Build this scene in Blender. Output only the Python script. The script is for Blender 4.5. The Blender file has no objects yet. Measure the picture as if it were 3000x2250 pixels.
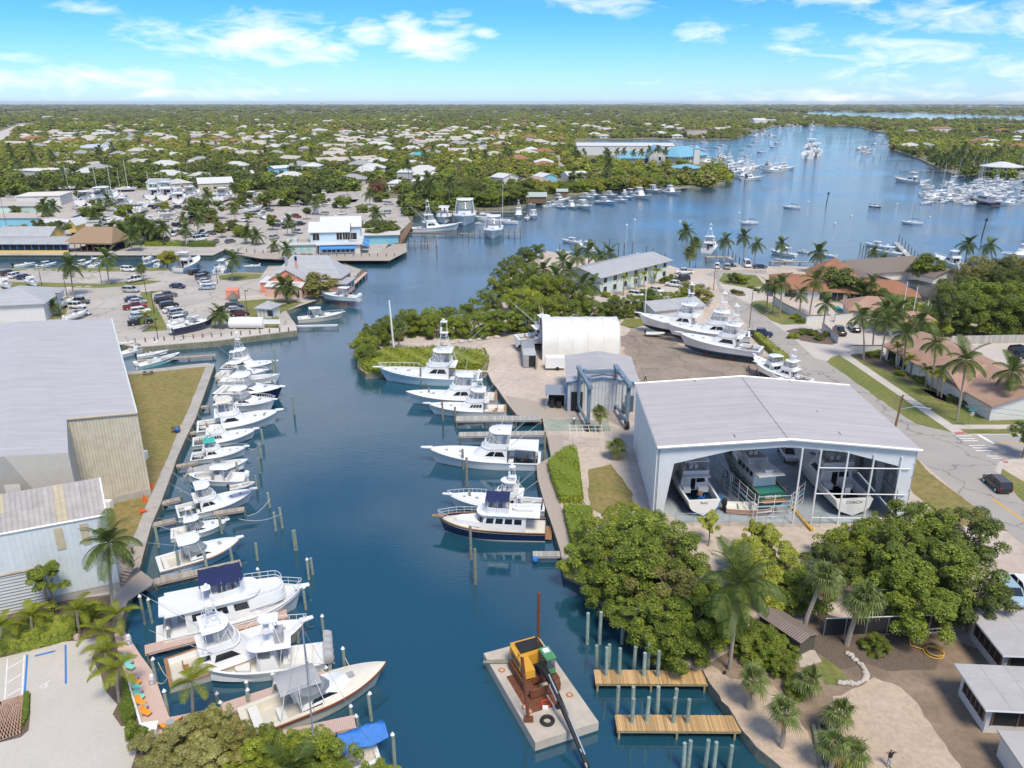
import bpy,bmesh,math,random
import numpy as np
from mathutils import Vector,Matrix,noise
C=bpy.context.scene.collection
SC=bpy.context.scene
R=random.Random(11)
NR=np.random.RandomState(11)
# ---------------------------------------------------------------- camera
F,CH=2300.0,52.0  # focal length in photo pixels (photo 3000 x 2250), camera height in metres
PITCH=math.atan(825/F)
cp,sp=math.cos(PITCH),math.sin(PITCH)
cam=bpy.data.cameras.new('camera');cam.sensor_width=36;cam.lens=36*F/3000
cam.clip_start=.5;cam.clip_end=60000
co=bpy.data.objects.new('camera',cam);C.objects.link(co)
co.location=(0,0,CH);co.rotation_euler=(math.pi/2-PITCH,0,0);SC.camera=co
# ---------------------------------------------------------------- sky, sun, exposure
SUN_EL,SUN_AZ=math.radians(58),math.radians(158)  # azimuth clockwise from +Y
SKY_STRENGTH,SUN_STRENGTH=.096,3.0
SC.view_settings.view_transform='Standard';SC.view_settings.look='None'
SC.view_settings.exposure=0.36;SC.view_settings.gamma=1;SC.view_settings.use_curve_mapping=False
SC.render.engine='CYCLES'
cy=SC.cycles
cy.max_bounces=6;cy.diffuse_bounces=2;cy.glossy_bounces=3;cy.transmission_bounces=4;cy.transparent_max_bounces=8
cy.volume_bounces=0;cy.use_denoising=True;cy.caustics_reflective=False;cy.caustics_refractive=False
def pix_dir(u,v):
 a,b=u-1500,1125-v
 return Vector((a,F*cp+b*sp,-F*sp+b*cp)).normalized()
wd=bpy.data.worlds.new('World');SC.world=wd;wd.use_nodes=True
nt=wd.node_tree;nt.nodes.clear()
def N(t,**k):
 n=nt.nodes.new(t)
 for a,b in k.items():setattr(n,a,b)
 return n
def lk(a,b):nt.links.new(a,b)
def mth(op,a,b=None,c=None,clamp=False):
 n=N('ShaderNodeMath',operation=op);n.use_clamp=clamp
 for i,x in enumerate((a,b,c)):
  if x is None:continue
  if isinstance(x,(int,float)):n.inputs[i].default_value=x
  else:lk(x,n.inputs[i])
 return n.outputs[0]
wo=N('ShaderNodeOutputWorld');bg=N('ShaderNodeBackground');bg.inputs[1].default_value=SKY_STRENGTH
sky=N('ShaderNodeTexSky',sky_type='NISHITA',sun_disc=False,sun_elevation=SUN_EL,sun_rotation=SUN_AZ)
sky.altitude=0;sky.air_density=1.0;sky.dust_density=.3;sky.ozone_density=3.5
tc=N('ShaderNodeTexCoord');sx=N('ShaderNodeSeparateXYZ');lk(tc.outputs['Generated'],sx.inputs[0])
az=mth('ARCTAN2',sx.outputs[0],sx.outputs[1]);el=mth('ARCSINE',sx.outputs[2])
ell=mth('MAXIMUM',el,0)
# clear tropical air: bluer than the standard atmosphere a few degrees above the horizon
gr=N('ShaderNodeValToRGB');lk(mth('MULTIPLY',ell,1.2),gr.inputs[0])
cr=gr.color_ramp;cr.elements[0].position=0;cr.elements[0].color=(0.840,1.170,1.770,1)
cr.elements[1].position=.17;cr.elements[1].color=(0.24,0.77,1.42,1)
e=cr.elements.new(.05);e.color=(0.60,1.02,1.58,1)
e=cr.elements.new(.10);e.color=(0.37,0.89,1.5,1)
e=cr.elements.new(.5);e.color=(0.540,0.930,1.425,1)
e=cr.elements.new(1);e.color=(1.050,1.275,1.500,1)
mx=N('ShaderNodeMix',data_type='RGBA',blend_type='MULTIPLY');mx.inputs[0].default_value=1
lk(sky.outputs[0],mx.inputs[6]);lk(gr.outputs[0],mx.inputs[7])
# clouds: wind-drawn cumulus and cirrus in azimuth / elevation
cv=N('ShaderNodeCombineXYZ');lk(az,cv.inputs[0]);lk(mth('MULTIPLY',el,3.4),cv.inputs[1])
nz=N('ShaderNodeTexNoise');lk(cv.outputs[0],nz.inputs[0]);nz.inputs['Scale'].default_value=15;nz.inputs['Detail'].default_value=7;nz.inputs['Roughness'].default_value=.6;nz.inputs['Distortion'].default_value=.45
cloud=None
for(u,v,su,sv,st)in[(500,100,120,26,.75),(640,140,150,34,.85),(790,95,150,45,.9),(900,140,120,40,1),(1075,100,62,36,1),(1190,75,60,34,.95),(1255,125,95,42,1),
(1310,62,62,24,.8),(1420,100,28,13,.9),(1760,15,120,28,.8),(2030,98,62,20,1),(2600,110,330,60,.62),(2850,60,260,60,.72),(2820,200,300,45,.6),(2450,285,420,20,.6),
(220,235,300,30,.75),(60,170,60,14,.8),(480,272,420,18,.55),(1900,245,160,11,.45),(220,18,70,14,.8),(2400,0,200,20,.6)]:
 d=pix_dir(u,v);a0=math.atan2(d.x,d.y);e0=math.asin(d.z)
 p=mth('POWER',mth('MULTIPLY',mth('SUBTRACT',az,a0),F/(su*1.25)),2);q=mth('POWER',mth('MULTIPLY',mth('SUBTRACT',el,e0),F/(sv*1.2)),2)
 g=mth('MULTIPLY',mth('EXPONENT',mth('MULTIPLY',mth('ADD',p,q),-.8)),st)
 cloud=g if cloud is None else mth('MAXIMUM',cloud,g)
low=mth('MULTIPLY',mth('SUBTRACT',mth('ADD',mth('MULTIPLY',nz.outputs[0],1.5),mth('MULTIPLY',cloud,.62)),1.0),1.9,clamp=True)
low=mth('MULTIPLY',low,mth('MULTIPLY',cloud,2.2,clamp=True))
# scattered fair-weather clouds overhead, laid out on a plane
dv=mth('MAXIMUM',sx.outputs[2],.05);hp=N('ShaderNodeCombineXYZ');lk(mth('DIVIDE',sx.outputs[0],dv),hp.inputs[0]);lk(mth('DIVIDE',sx.outputs[1],dv),hp.inputs[1])
n2=N('ShaderNodeTexNoise');lk(hp.outputs[0],n2.inputs[0]);n2.inputs['Scale'].default_value=1.1;n2.inputs['Detail'].default_value=7;n2.inputs['Roughness'].default_value=.55
# the cloud field closes up towards the horizon and breaks into gaps overhead
gap=mth('ADD',mth('MULTIPLY',mth('MULTIPLY',mth('SUBTRACT',el,.30),3.2,clamp=True),.32),.2)
hi=mth('MULTIPLY',mth('SUBTRACT',n2.outputs[0],gap),3.0,clamp=True)
hi=mth('MULTIPLY',hi,mth('MULTIPLY',mth('SUBTRACT',el,.105),5,clamp=True))
cm=mth('MAXIMUM',low,mth('MULTIPLY',hi,.9))
m2=N('ShaderNodeMix',data_type='RGBA');lk(mth('MULTIPLY',cm,.88),m2.inputs[0]);lk(mx.outputs[2],m2.inputs[6]);m2.inputs[7].default_value=(10.8,10.7,10.5,1)
lk(m2.outputs[2],bg.inputs[0]);lk(bg.outputs[0],wo.inputs[0])
sl=bpy.data.lights.new('sun','SUN');sl.energy=SUN_STRENGTH;sl.angle=math.radians(17);sl.color=(1,.91,.74)
so=bpy.data.objects.new('sun',sl);C.objects.link(so)
sd=Vector((math.sin(SUN_AZ)*math.cos(SUN_EL),math.cos(SUN_AZ)*math.cos(SUN_EL),math.sin(SUN_EL)))
so.rotation_euler=(-sd).to_track_quat('-Z','Y').to_euler();so.location=(0,0,200)
# ---------------------------------------------------------------- geometry helpers
GZ=1.2  # height of the quays and the land above the water
def W(u,v,z=GZ):  # a pixel of the photo on the level plane z
 a,b=u-1500,1125-v
 t=(z-CH)/(-F*sp+b*cp)
 return Vector((a*t,(F*cp+b*sp)*t,z))
def proj(p):
 zc=p[2]-CH;dep=p[1]*cp-zc*sp;up=p[1]*sp+zc*cp
 return 1500+F*p[0]/dep,1125-F*up/dep
def hgt(u,vg,vt,z=GZ):  # height of the point seen at row vt above the ground point (u, vg)
 p=W(u,vg,z);lo,hi=z,CH-.5
 for _ in range(40):
  m=(lo+hi)/2
  if proj((p.x,p.y,m))[1]>vt:lo=m
  else:hi=m
 return lo
class MB:
 def __init__(s):s.v=[];s.f=[];s.m=[]
 def add(s,vs,fs,mi=0):
  o=len(s.v);s.v+=[tuple(p)for p in vs];s.f+=[tuple(i+o for i in f)for f in fs];s.m+=[mi]*len(fs);return s
 def bx(s,x0,x1,y0,y1,z0,z1,mi=0):
  return s.add([(x0,y0,z0),(x1,y0,z0),(x1,y1,z0),(x0,y1,z0),(x0,y0,z1),(x1,y0,z1),(x1,y1,z1),(x0,y1,z1)],
  [(3,2,1,0),(4,5,6,7),(0,1,5,4),(1,2,6,5),(2,3,7,6),(3,0,4,7)],mi)
 def box(s,c,d,rz=0,mi=0,ry=0):
  b=MB().bx(-d[0]/2,d[0]/2,-d[1]/2,d[1]/2,-d[2]/2,d[2]/2)
  M=Matrix.Translation(c)@Matrix.Rotation(rz,4,'Z')@Matrix.Rotation(ry,4,'Y')
  return s.add([M@Vector(p)for p in b.v],b.f,mi)
 def loft(s,rings,mi=0,closed=True,c0=True,c1=True):
  n=len(rings[0]);vs=[p for r in rings for p in r];fs=[]
  for i in range(len(rings)-1):
   for j in range(n if closed else n-1):
    k=(j+1)%n;fs.append((i*n+j,i*n+k,(i+1)*n+k,(i+1)*n+j))
  if c0:fs.append(tuple(range(n-1,-1,-1)))
  if c1:fs.append(tuple((len(rings)-1)*n+j for j in range(n)))
  return s.add(vs,fs,mi)
 def cyl(s,p,q,r,r2=None,n=8,mi=0):
  p,q=Vector(p),Vector(q);d=(q-p)
  if d.length<1e-6:return s
  a=d.orthogonal().normalized();b=d.normalized().cross(a);r2=r if r2 is None else r2
  return s.loft([[o+(a*math.cos(t)+b*math.sin(t))*rr for t in[2*math.pi*k/n for k in range(n)]]for o,rr in((p,r),(q,r2))],mi)
 def tube(s,pts,r,n=5,mi=0,r2=None):
  pts=[Vector(p)for p in pts];rings=[];a=None
  for i,p in enumerate(pts):
   d=(pts[min(i+1,len(pts)-1)]-pts[max(i-1,0)]).normalized()
   a=d.orthogonal().normalized()if a is None else(a-d*a.dot(d)).normalized()
   b=d.cross(a);rr=r if r2 is None else r+(r2-r)*i/max(1,len(pts)-1)
   rings.append([p+(a*math.cos(2*math.pi*k/n)+b*math.sin(2*math.pi*k/n))*rr for k in range(n)])
  return s.loft(rings,mi)
 def prism(s,poly,z0,z1,mi=0):
  poly=[(p[0],p[1])for p in poly]
  if sum(poly[i-1][0]*poly[i][1]-poly[i][0]*poly[i-1][1]for i in range(len(poly)))<0:poly=poly[::-1]
  return s.loft([[(x,y,z0)for x,y in poly],[(x,y,z1)for x,y in poly]],mi)
 def ball(s,c,r,mi=0,nu=10,nv=6,sc=(1,1,1)):
  rings=[]
  for i in range(nv+1):
   t=math.pi*i/nv-math.pi/2;rr=max(math.cos(t),.02)
   rings.append([(c[0]+r*sc[0]*rr*math.cos(2*math.pi*k/nu),c[1]+r*sc[1]*rr*math.sin(2*math.pi*k/nu),c[2]+r*sc[2]*math.sin(t))for k in range(nu)])
  return s.loft(rings,mi)
 def torus(s,c,Rr,r,axis='y',nu=16,nv=8,mi=0):
  vs=[];fs=[]
  for i in range(nu):
   a=2*math.pi*i/nu
   for j in range(nv):
    b=2*math.pi*j/nv;rr=Rr+r*math.cos(b);p=(rr*math.cos(a),r*math.sin(b),rr*math.sin(a))
    if axis=='z':p=(p[0],p[2],p[1])
    if axis=='x':p=(p[1],p[0],p[2])
    vs.append((c[0]+p[0],c[1]+p[1],c[2]+p[2]))
    fs.append((i*nv+j,i*nv+(j+1)%nv,((i+1)%nu)*nv+(j+1)%nv,((i+1)%nu)*nv+j))
  return s.add(vs,fs,mi)
 def quad(s,*p,mi=0):return s.add(p,[tuple(range(len(p)))],mi)
 def join(s,o,mi=None):
  n=len(s.v);s.v+=o.v;s.f+=[tuple(i+n for i in f)for f in o.f];s.m+=o.m if mi is None else[mi]*len(o.f);return s
def mesh(name,mb,mats,smooth=False):
 me=bpy.data.meshes.new(name);me.from_pydata(mb.v,[],mb.f)
 for m in(mats if isinstance(mats,(list,tuple))else[mats]):me.materials.append(m)
 if any(mb.m):me.polygons.foreach_set('material_index',mb.m)
 if smooth:
  me.polygons.foreach_set('use_smooth',[True]*len(me.polygons));me.set_sharp_from_angle(angle=math.radians(38))
 me.update();return me
def fast_mesh(name,V,Q,mats,mi=None):  # numpy quads
 me=bpy.data.meshes.new(name);me.vertices.add(len(V));me.vertices.foreach_set('co',np.asarray(V,'f').ravel())
 n=len(Q);me.loops.add(n*4);me.loops.foreach_set('vertex_index',np.asarray(Q,'i').ravel())
 me.polygons.add(n);me.polygons.foreach_set('loop_start',np.arange(0,n*4,4));me.polygons.foreach_set('loop_total',np.full(n,4))
 for m in(mats if isinstance(mats,(list,tuple))else[mats]):me.materials.append(m)
 if mi is not None:me.polygons.foreach_set('material_index',np.asarray(mi,'i'))
 me.update(calc_edges=True);me.validate();return me
def put(name,me,parent=None,loc=(0,0,0),rz=0,sc=None):
 o=bpy.data.objects.new(name,me);C.objects.link(o);o.location=loc;o.rotation_euler=(0,0,rz)
 if sc is not None:o.scale=(sc,sc,sc)if isinstance(sc,(int,float))else sc
 if parent:o.parent=parent
 return o
def tag(o,label=None,cat=None,group=None,kind=None):
 for k,v in(('label',label),('category',cat),('group',group),('kind',kind)):
  if v:o[k]=v
 return o
def struct(name,mb,m,smooth=False):return tag(put(name,mesh(name,mb,m,smooth)),kind='structure')
SPLIT=set('window hatch seat tackle_locker post lean_to_post fascia rust_streak screen_post storage_rack table roof_unit chimney aft_seat blue_trim bimini_frame hardtop_frame'.split())
def islands(mb):  # the separate pieces of a shape
 p=list(range(len(mb.v)))
 def f(i):
  while p[i]!=i:p[i]=p[p[i]];i=p[i]
  return i
 for q in mb.f:
  for i in q[1:]:p[f(i)]=f(q[0])
 d={}
 for q,m in zip(mb.f,mb.m):d.setdefault(f(q[0]),[]).append((q,m))
 out=[]
 for g in d.values():
  ix={};b=MB()
  for q,m in g:
   b.f.append(tuple(ix.setdefault(i,len(ix))for i in q));b.m.append(m)
  b.v=[mb.v[i]for i in ix];out.append(b)
 return out or[mb]
class Thing:  # an Empty with parts, or (flat) one joined mesh
 def __init__(s,name,label,cat,loc=(0,0,0),rz=0,group=None,flat=False):
  s.name=name;s.flat=flat;s.loc=loc;s.rz=rz;s.tags=(label,cat,group);s.o=None
  if flat:s.mb=MB();s.mats=[]
  else:s.o=tag(put(name,None,None,loc,rz),*s.tags)
 def part(s,name,mb,m,parent=None,smooth=False,label=None,kind=None):
  if s.flat:
   ms=m if isinstance(m,(list,tuple))else[m]
   for x in ms:
    if x not in s.mats:s.mats.append(x)
   k=len(s.mb.v);s.mb.v+=mb.v;s.mb.f+=[tuple(i+k for i in f)for f in mb.f];s.mb.m+=[s.mats.index(ms[i])for i in mb.m];return None
  if name in SPLIT:
   for q in islands(mb)[1:]:put(name,mesh(name,q,m,smooth),parent or s.o)
   mb=islands(mb)[0]
  o=put(name,mesh(name,mb,m,smooth),parent or s.o)
  if label:o['label']=label
  if kind:o['kind']=kind
  return o
 def done(s):
  if s.flat:s.o=tag(put(s.name,mesh(s.name,s.mb,s.mats,True),None,s.loc,s.rz),*s.tags)
  return s.o
def dup(o,loc=None,rz=None,label=None,group=None,parent=None,sc=None):  # a thing with copies of its parts and sub-parts
 c=o.copy();C.objects.link(c)
 if parent:c.parent=parent
 if loc is not None:c.location=loc
 if rz is not None:c.rotation_euler=(0,0,rz)
 if sc is not None:c.scale=(sc,sc,sc)
 if label:c['label']=label
 if group:c['group']=group
 for ch in list(o.children):dup(ch,parent=c)
 return c
 # ---------------------------------------------------------------- materials
MATS={}
def mat(name,col,rough=.6,metal=0,var=.08,scale=1.5,bump=0,bscale=None,spec=None,col2=None,scale2=.15,amt2=.5,per_island=0,per_obj=0,coat=0,crack=0):
 if name in MATS:return MATS[name]
 m=bpy.data.materials.new(name);m.use_nodes=True;t=m.node_tree;b=t.nodes['Principled BSDF'];MATS[name]=m
 def n(k,**kw):
  x=t.nodes.new(k)
  for a,c in kw.items():setattr(x,a,c)
  return x
 L=t.links.new
 b.inputs['Roughness'].default_value=rough;b.inputs['Metallic'].default_value=metal
 if spec is not None:b.inputs['Specular IOR Level'].default_value=spec
 if coat:b.inputs['Coat Weight'].default_value=coat;b.inputs['Coat Roughness'].default_value=.1
 tc=n('ShaderNodeTexCoord');no=n('ShaderNodeTexNoise');no.inputs['Scale'].default_value=scale;no.inputs['Detail'].default_value=6;no.inputs['Roughness'].default_value=.65
 L(tc.outputs['Object'],no.inputs[0])
 rp=n('ShaderNodeMapRange');rp.inputs[1].default_value=.3;rp.inputs[2].default_value=.7;rp.inputs[3].default_value=1-var;rp.inputs[4].default_value=1+var
 L(no.outputs[0],rp.inputs[0])
 src=None
 if col2 is not None:
  n3=n('ShaderNodeTexNoise');n3.inputs['Scale'].default_value=scale2;n3.inputs['Detail'].default_value=8;n3.inputs['Roughness'].default_value=.6;L(tc.outputs['Object'],n3.inputs[0])
  r3=n('ShaderNodeMapRange');r3.inputs[1].default_value=.5-.22;r3.inputs[2].default_value=.5+.22;r3.inputs[3].default_value=0;r3.inputs[4].default_value=amt2*2
  r3.clamp=True;L(n3.outputs[0],r3.inputs[0])
  mc=n('ShaderNodeMix',data_type='RGBA');L(r3.outputs[0],mc.inputs[0]);mc.inputs[6].default_value=(*col,1);mc.inputs[7].default_value=(*col2,1);src=mc.outputs[2]
 vm=n('ShaderNodeVectorMath',operation='SCALE')
 if src:L(src,vm.inputs[0])
 else:vm.inputs[0].default_value=col
 f=rp.outputs[0]
 def vary(out,amt,f):
  r=n('ShaderNodeMapRange');r.inputs[3].default_value=1-amt;r.inputs[4].default_value=1+amt;L(out,r.inputs[0])
  mm=n('ShaderNodeMath',operation='MULTIPLY');L(r.outputs[0],mm.inputs[0]);L(f,mm.inputs[1]);return mm.outputs[0]
 if per_island:f=vary(n('ShaderNodeNewGeometry').outputs['Random Per Island'],per_island,f)
 if per_obj:f=vary(n('ShaderNodeObjectInfo').outputs['Random'],per_obj,f)
 if crack:  # wandering cracks and tar lines
  nd=n('ShaderNodeTexNoise');nd.inputs['Scale'].default_value=.35;nd.inputs['Detail'].default_value=5;L(tc.outputs['Object'],nd.inputs[0])
  va=n('ShaderNodeVectorMath',operation='MULTIPLY_ADD');va.inputs[1].default_value=(5,5,5);L(nd.outputs['Color'],va.inputs[0]);L(tc.outputs['Object'],va.inputs[2])
  vo=n('ShaderNodeTexVoronoi',feature='DISTANCE_TO_EDGE');vo.inputs['Scale'].default_value=crack;L(va.outputs[0],vo.inputs['Vector'])
  rc=n('ShaderNodeMapRange');rc.inputs[1].default_value=.004;rc.inputs[2].default_value=.022;rc.inputs[3].default_value=.62;rc.inputs[4].default_value=1;L(vo.outputs['Distance'],rc.inputs[0])
  mk=n('ShaderNodeMath',operation='MULTIPLY');L(rc.outputs[0],mk.inputs[0]);L(f,mk.inputs[1]);f=mk.outputs[0]
 L(f,vm.inputs['Scale']);L(vm.outputs[0],b.inputs['Base Color'])
 if bump:
  nb=n('ShaderNodeTexNoise');nb.inputs['Scale'].default_value=bscale or scale*3;nb.inputs['Detail'].default_value=5;L(tc.outputs['Object'],nb.inputs[0])
  bp=n('ShaderNodeBump');bp.inputs['Strength'].default_value=bump;bp.inputs['Distance'].default_value=.05;L(nb.outputs[0],bp.inputs['Height']);L(bp.outputs[0],b.inputs['Normal'])
 return m
def leafmat(name,c1,c2,rough=.5,trans=.25,obj=.18,isl=.4):
 m=bpy.data.materials.new(name);m.use_nodes=True;t=m.node_tree;b=t.nodes['Principled BSDF'];L=t.links.new;MATS[name]=m
 g=t.nodes.new('ShaderNodeNewGeometry');oi=t.nodes.new('ShaderNodeObjectInfo')
 mc=t.nodes.new('ShaderNodeMix');mc.data_type='RGBA';mc.inputs[6].default_value=(*c1,1);mc.inputs[7].default_value=(*c2,1)
 pw=t.nodes.new('ShaderNodeMath');pw.operation='POWER';pw.inputs[1].default_value=1.3;tc=t.nodes.new('ShaderNodeTexCoord');no=t.nodes.new('ShaderNodeTexNoise');no.inputs['Scale'].default_value=2.6;no.inputs['Detail'].default_value=3;L(tc.outputs['Object'],no.inputs[0])  # sprays of younger leaves
 am=t.nodes.new('ShaderNodeMapRange');am.inputs[1].default_value=.36;am.inputs[2].default_value=.66;am.inputs[3].default_value=.55;am.inputs[4].default_value=1.35;L(no.outputs[0],am.inputs[0]);ml=t.nodes.new('ShaderNodeMath');ml.operation='MULTIPLY';L(g.outputs['Random Per Island'],ml.inputs[0]);L(am.outputs[0],ml.inputs[1]);L(ml.outputs[0],pw.inputs[0]);L(pw.outputs[0],mc.inputs[0])
 r=t.nodes.new('ShaderNodeMapRange');r.inputs[3].default_value=1-obj;r.inputs[4].default_value=1+obj;L(oi.outputs['Random'],r.inputs[0])
 vm=t.nodes.new('ShaderNodeVectorMath');vm.operation='SCALE';L(mc.outputs[2],vm.inputs[0]);L(r.outputs[0],vm.inputs['Scale'])
 L(vm.outputs[0],b.inputs['Base Color']);b.inputs['Roughness'].default_value=rough;b.inputs['Specular IOR Level'].default_value=.3
 tr=t.nodes.new('ShaderNodeBsdfTranslucent');L(vm.outputs[0],tr.inputs[0]);ms=t.nodes.new('ShaderNodeMixShader');ms.inputs[0].default_value=trans
 L(b.outputs[0],ms.inputs[1]);L(tr.outputs[0],ms.inputs[2]);L(ms.outputs[0],t.nodes['Material Output'].inputs[0]);return m
def clear(name,col,alpha):  # glass and clear vinyl
 m=bpy.data.materials.new(name);m.use_nodes=True;t=m.node_tree;b=t.nodes['Principled BSDF'];MATS[name]=m
 b.inputs['Base Color'].default_value=(*col,1);b.inputs['Roughness'].default_value=.08;b.inputs['Alpha'].default_value=alpha;return m
white=mat('white_gelcoat',(.80,.80,.79),.28,var=.03,scale=.8,coat=.3)
cream=mat('cream_gelcoat',(.72,.67,.56),.3,var=.04)
deckw=mat('white_deck',(.74,.73,.69),.6,var=.05,scale=2)
solem=mat('cockpit_sole',(.62,.58,.50),.6,var=.08,scale=3)
teak=mat('teak',(.36,.19,.085),.45,var=.2,scale=6)
mahog=mat('mahogany',(.24,.06,.022),.25,var=.2,scale=5,coat=.6)
blackg=mat('dark_glass',(.012,.014,.018),.08,var=.1,spec=.7)
vinyl=clear('clear_vinyl',(.55,.58,.6),.38)
tint=clear('tinted_glass',(.10,.13,.16),.62)
alu=mat('aluminium',(.72,.73,.74),.3,.7,var=.05)
rail=mat('white_pipe',(.78,.78,.78),.3,var=.03)
greyc=mat('grey_canvas',(.36,.36,.36),.8,var=.08)
navyc=mat('navy_canvas',(.012,.02,.085),.8,var=.15)
tealc=mat('teal_canvas',(.04,.42,.36),.8,var=.1)
bluec=mat('blue_tarp',(.02,.17,.55),.6,var=.2,scale=3,bump=.6)
navyh=mat('navy_hull',(.008,.014,.06),.15,var=.05,coat=.5)
paleb=mat('pale_blue_hull',(.56,.72,.80),.2,var=.03,coat=.4)
skyb=mat('sky_blue_hull',(.30,.52,.72),.2,var=.03,coat=.4)
aqua=mat('aqua_hull',(.42,.70,.68),.2,var=.03,coat=.4)
turq=mat('turquoise',(.10,.56,.56),.5,var=.06)
greenh=mat('green_hull',(.012,.11,.085),.25,var=.08)
bottomb=mat('blue_bottom_paint',(.02,.09,.19),.7,var=.15)
blackb=mat('black_bottom_paint',(.015,.015,.018),.6,var=.15)
rubber=mat('black_rubber',(.018,.018,.019),.7,var=.2)
obgrey=mat('outboard_grey',(.42,.42,.41),.35,var=.04)
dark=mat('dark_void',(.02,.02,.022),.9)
steel=mat('galvanised_steel',(.48,.49,.50),.4,.6,var=.15,scale=4)
rust=mat('rust',(.16,.055,.025),.8,var=.35,scale=3,bump=.3)
concrete=mat('concrete',(.47,.44,.40),.85,var=.12,scale=1.2,col2=(.36,.33,.30),scale2=.4,bump=.2)
plankw=mat('weathered_planks',(.40,.34,.28),.8,var=.18,scale=5,per_island=.2)
plankn=mat('new_planks',(.52,.33,.15),.7,var=.15,scale=6,per_island=.28,per_obj=.3)
plankg=mat('grey_planks',(.42,.40,.36),.85,var=.15,scale=4,per_island=.2)
compo=mat('pink_composite_deck',(.60,.43,.36),.7,var=.05,scale=3)
pilem=mat('treated_pile',(.24,.29,.24),.85,var=.3,scale=2.2,bump=.3,per_obj=.15)
pilew=mat('new_pile',(.36,.31,.17),.85,var=.25,scale=2.2,bump=.3)
pileb=mat('brown_pile',(.17,.13,.10),.9,var=.3,scale=2.5,bump=.3,per_obj=.2)
pcap=mat('white_pile_cap',(.78,.78,.78),.5)
orange=mat('orange_plastic',(.85,.33,.03),.45,var=.04)
mint=mat('mint_plastic',(.22,.62,.50),.45,var=.04)
redp=mat('red_plastic',(.65,.05,.03),.45)
# ---------------------------------------------------------------- ground, water, roads
sandm=mat('yard_sand',(.60,.50,.415),.95,var=.14,scale=.9,col2=(.43,.36,.30),scale2=.12,amt2=.45,bump=.3)
landm=mat('scrub_land',(.12,.125,.05),.95,var=.3,scale=.05,col2=(.30,.27,.18),scale2=.012,amt2=.4)
lotm=mat('old_asphalt',(.52,.47,.415),.9,var=.08,scale=3,col2=(.39,.355,.32),scale2=.09,amt2=.5,bump=.15,crack=.09)
roadm=mat('road_asphalt',(.42,.385,.345),.9,var=.08,scale=5,col2=(.34,.31,.28),scale2=.12,amt2=.45,bump=.2,crack=.1)
pavem=mat('driveway_concrete',(.58,.52,.46),.85,var=.07,scale=2,col2=(.48,.43,.39),scale2=.2,amt2=.35)
grassm=mat('lawn_grass',(.12,.165,.03),.95,var=.3,scale=1.6,col2=(.25,.22,.07),scale2=.16,amt2=.45,bump=.8,bscale=14)
grassd=mat('dry_grass',(.20,.185,.045),.95,var=.28,scale=1.4,col2=(.29,.21,.085),scale2=.17,amt2=.5,bump=.8,bscale=12)
graveld=mat('white_gravel',(.52,.475,.42),.95,var=.22,scale=14,col2=(.59,.55,.49),scale2=.14,amt2=.4,bump=.5,bscale=30)
dirtm=mat('bare_dirt',(.36,.26,.18),.95,var=.25,scale=1.6,col2=(.155,.115,.08),scale2=.2,amt2=.5,bump=.6)
sandl=mat('pale_sand',(.55,.43,.32),.95,var=.16,scale=2.2,col2=(.43,.32,.23),scale2=.25,amt2=.4,bump=.6)
mulchm=mat('mulch',(.15,.11,.08),.95,var=.4,scale=6,bump=.8)
yardd=mat('stained_yard',(.37,.30,.235),.9,var=.15,scale=1.2,col2=(.22,.175,.14),scale2=.11,amt2=.5,bump=.3,crack=.13)
slabm=mat('painted_slab',(.43,.47,.49),.8,var=.2,scale=.7,col2=(.26,.33,.37),scale2=.2,amt2=.5)
greenslab=mat('algae_concrete',(.38,.42,.35),.85,var=.2,scale=1.2,col2=(.25,.28,.22),scale2=.3,amt2=.5)
bulkm=mat('bulkhead',(.30,.27,.215),.9,var=.3,scale=2,col2=(.14,.16,.10),scale2=.4,amt2=.5)
yellowp=mat('yellow_paint',(.62,.36,.05),.8,var=.12);whitep=mat('white_paint',(.76,.75,.72),.8,var=.1);bluep=mat('blue_paint',(.04,.20,.52),.8,var=.1)
redpad=mat('red_pad',(.48,.17,.15),.85)
def ppoly(px,z):return[W(u,v,z)for u,v in px]
ORGANIC={'dirt_lot':.7,'sand_patch':.9,'mulch_patch':.7,'yard':1.2,'verge':.3,'planting_bed':.25,'lawn':.3,'slipway':.25,'shed_floor':.5,'gravel_lot':.12}
def sheet(name,px,dz,m):  # soft grounds get a ragged edge
 P=ppoly(px,GZ+dz);k=ORGANIC.get(name,0)
 if k and name in ORGANIC:
  Q=[]
  for a,b in zip(P,P[1:]+P[:1]):
   n=max(1,min(60,int((b-a).length/.7)));t=(b-a).normalized()
   for i in range(n):
    q=a.lerp(b,i/n);w=min(1,(b-a).length/8)*k;e=noise.noise(q*.55)*.8+noise.noise(q*1.7+Vector((9,3,1)))*.45
    Q.append(q+Vector((-t.y,t.x,0))*e*w)
  P=Q
 return struct(name,MB().quad(*P),m)
def slab(name,px,z1,m,z0=-2.5):  # land with vertical sides standing in the water
 p=[(q.x,q.y)for q in ppoly(px,z1)]
 mb=MB().prism(p,z0,z1);mb.m=[1]*len(p)+[0,0];return struct(name,mb,m+[bulkm])
wm=bpy.data.materials.new('water');wm.use_nodes=True;t=wm.node_tree;b=t.nodes['Principled BSDF'];MATS['water']=wm
b.inputs['Base Color'].default_value=(.013,.068,.105,1);b.inputs['Roughness'].default_value=.035;b.inputs['IOR'].default_value=2.0
tcn=t.nodes.new('ShaderNodeTexCoord');hs=[]
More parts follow.
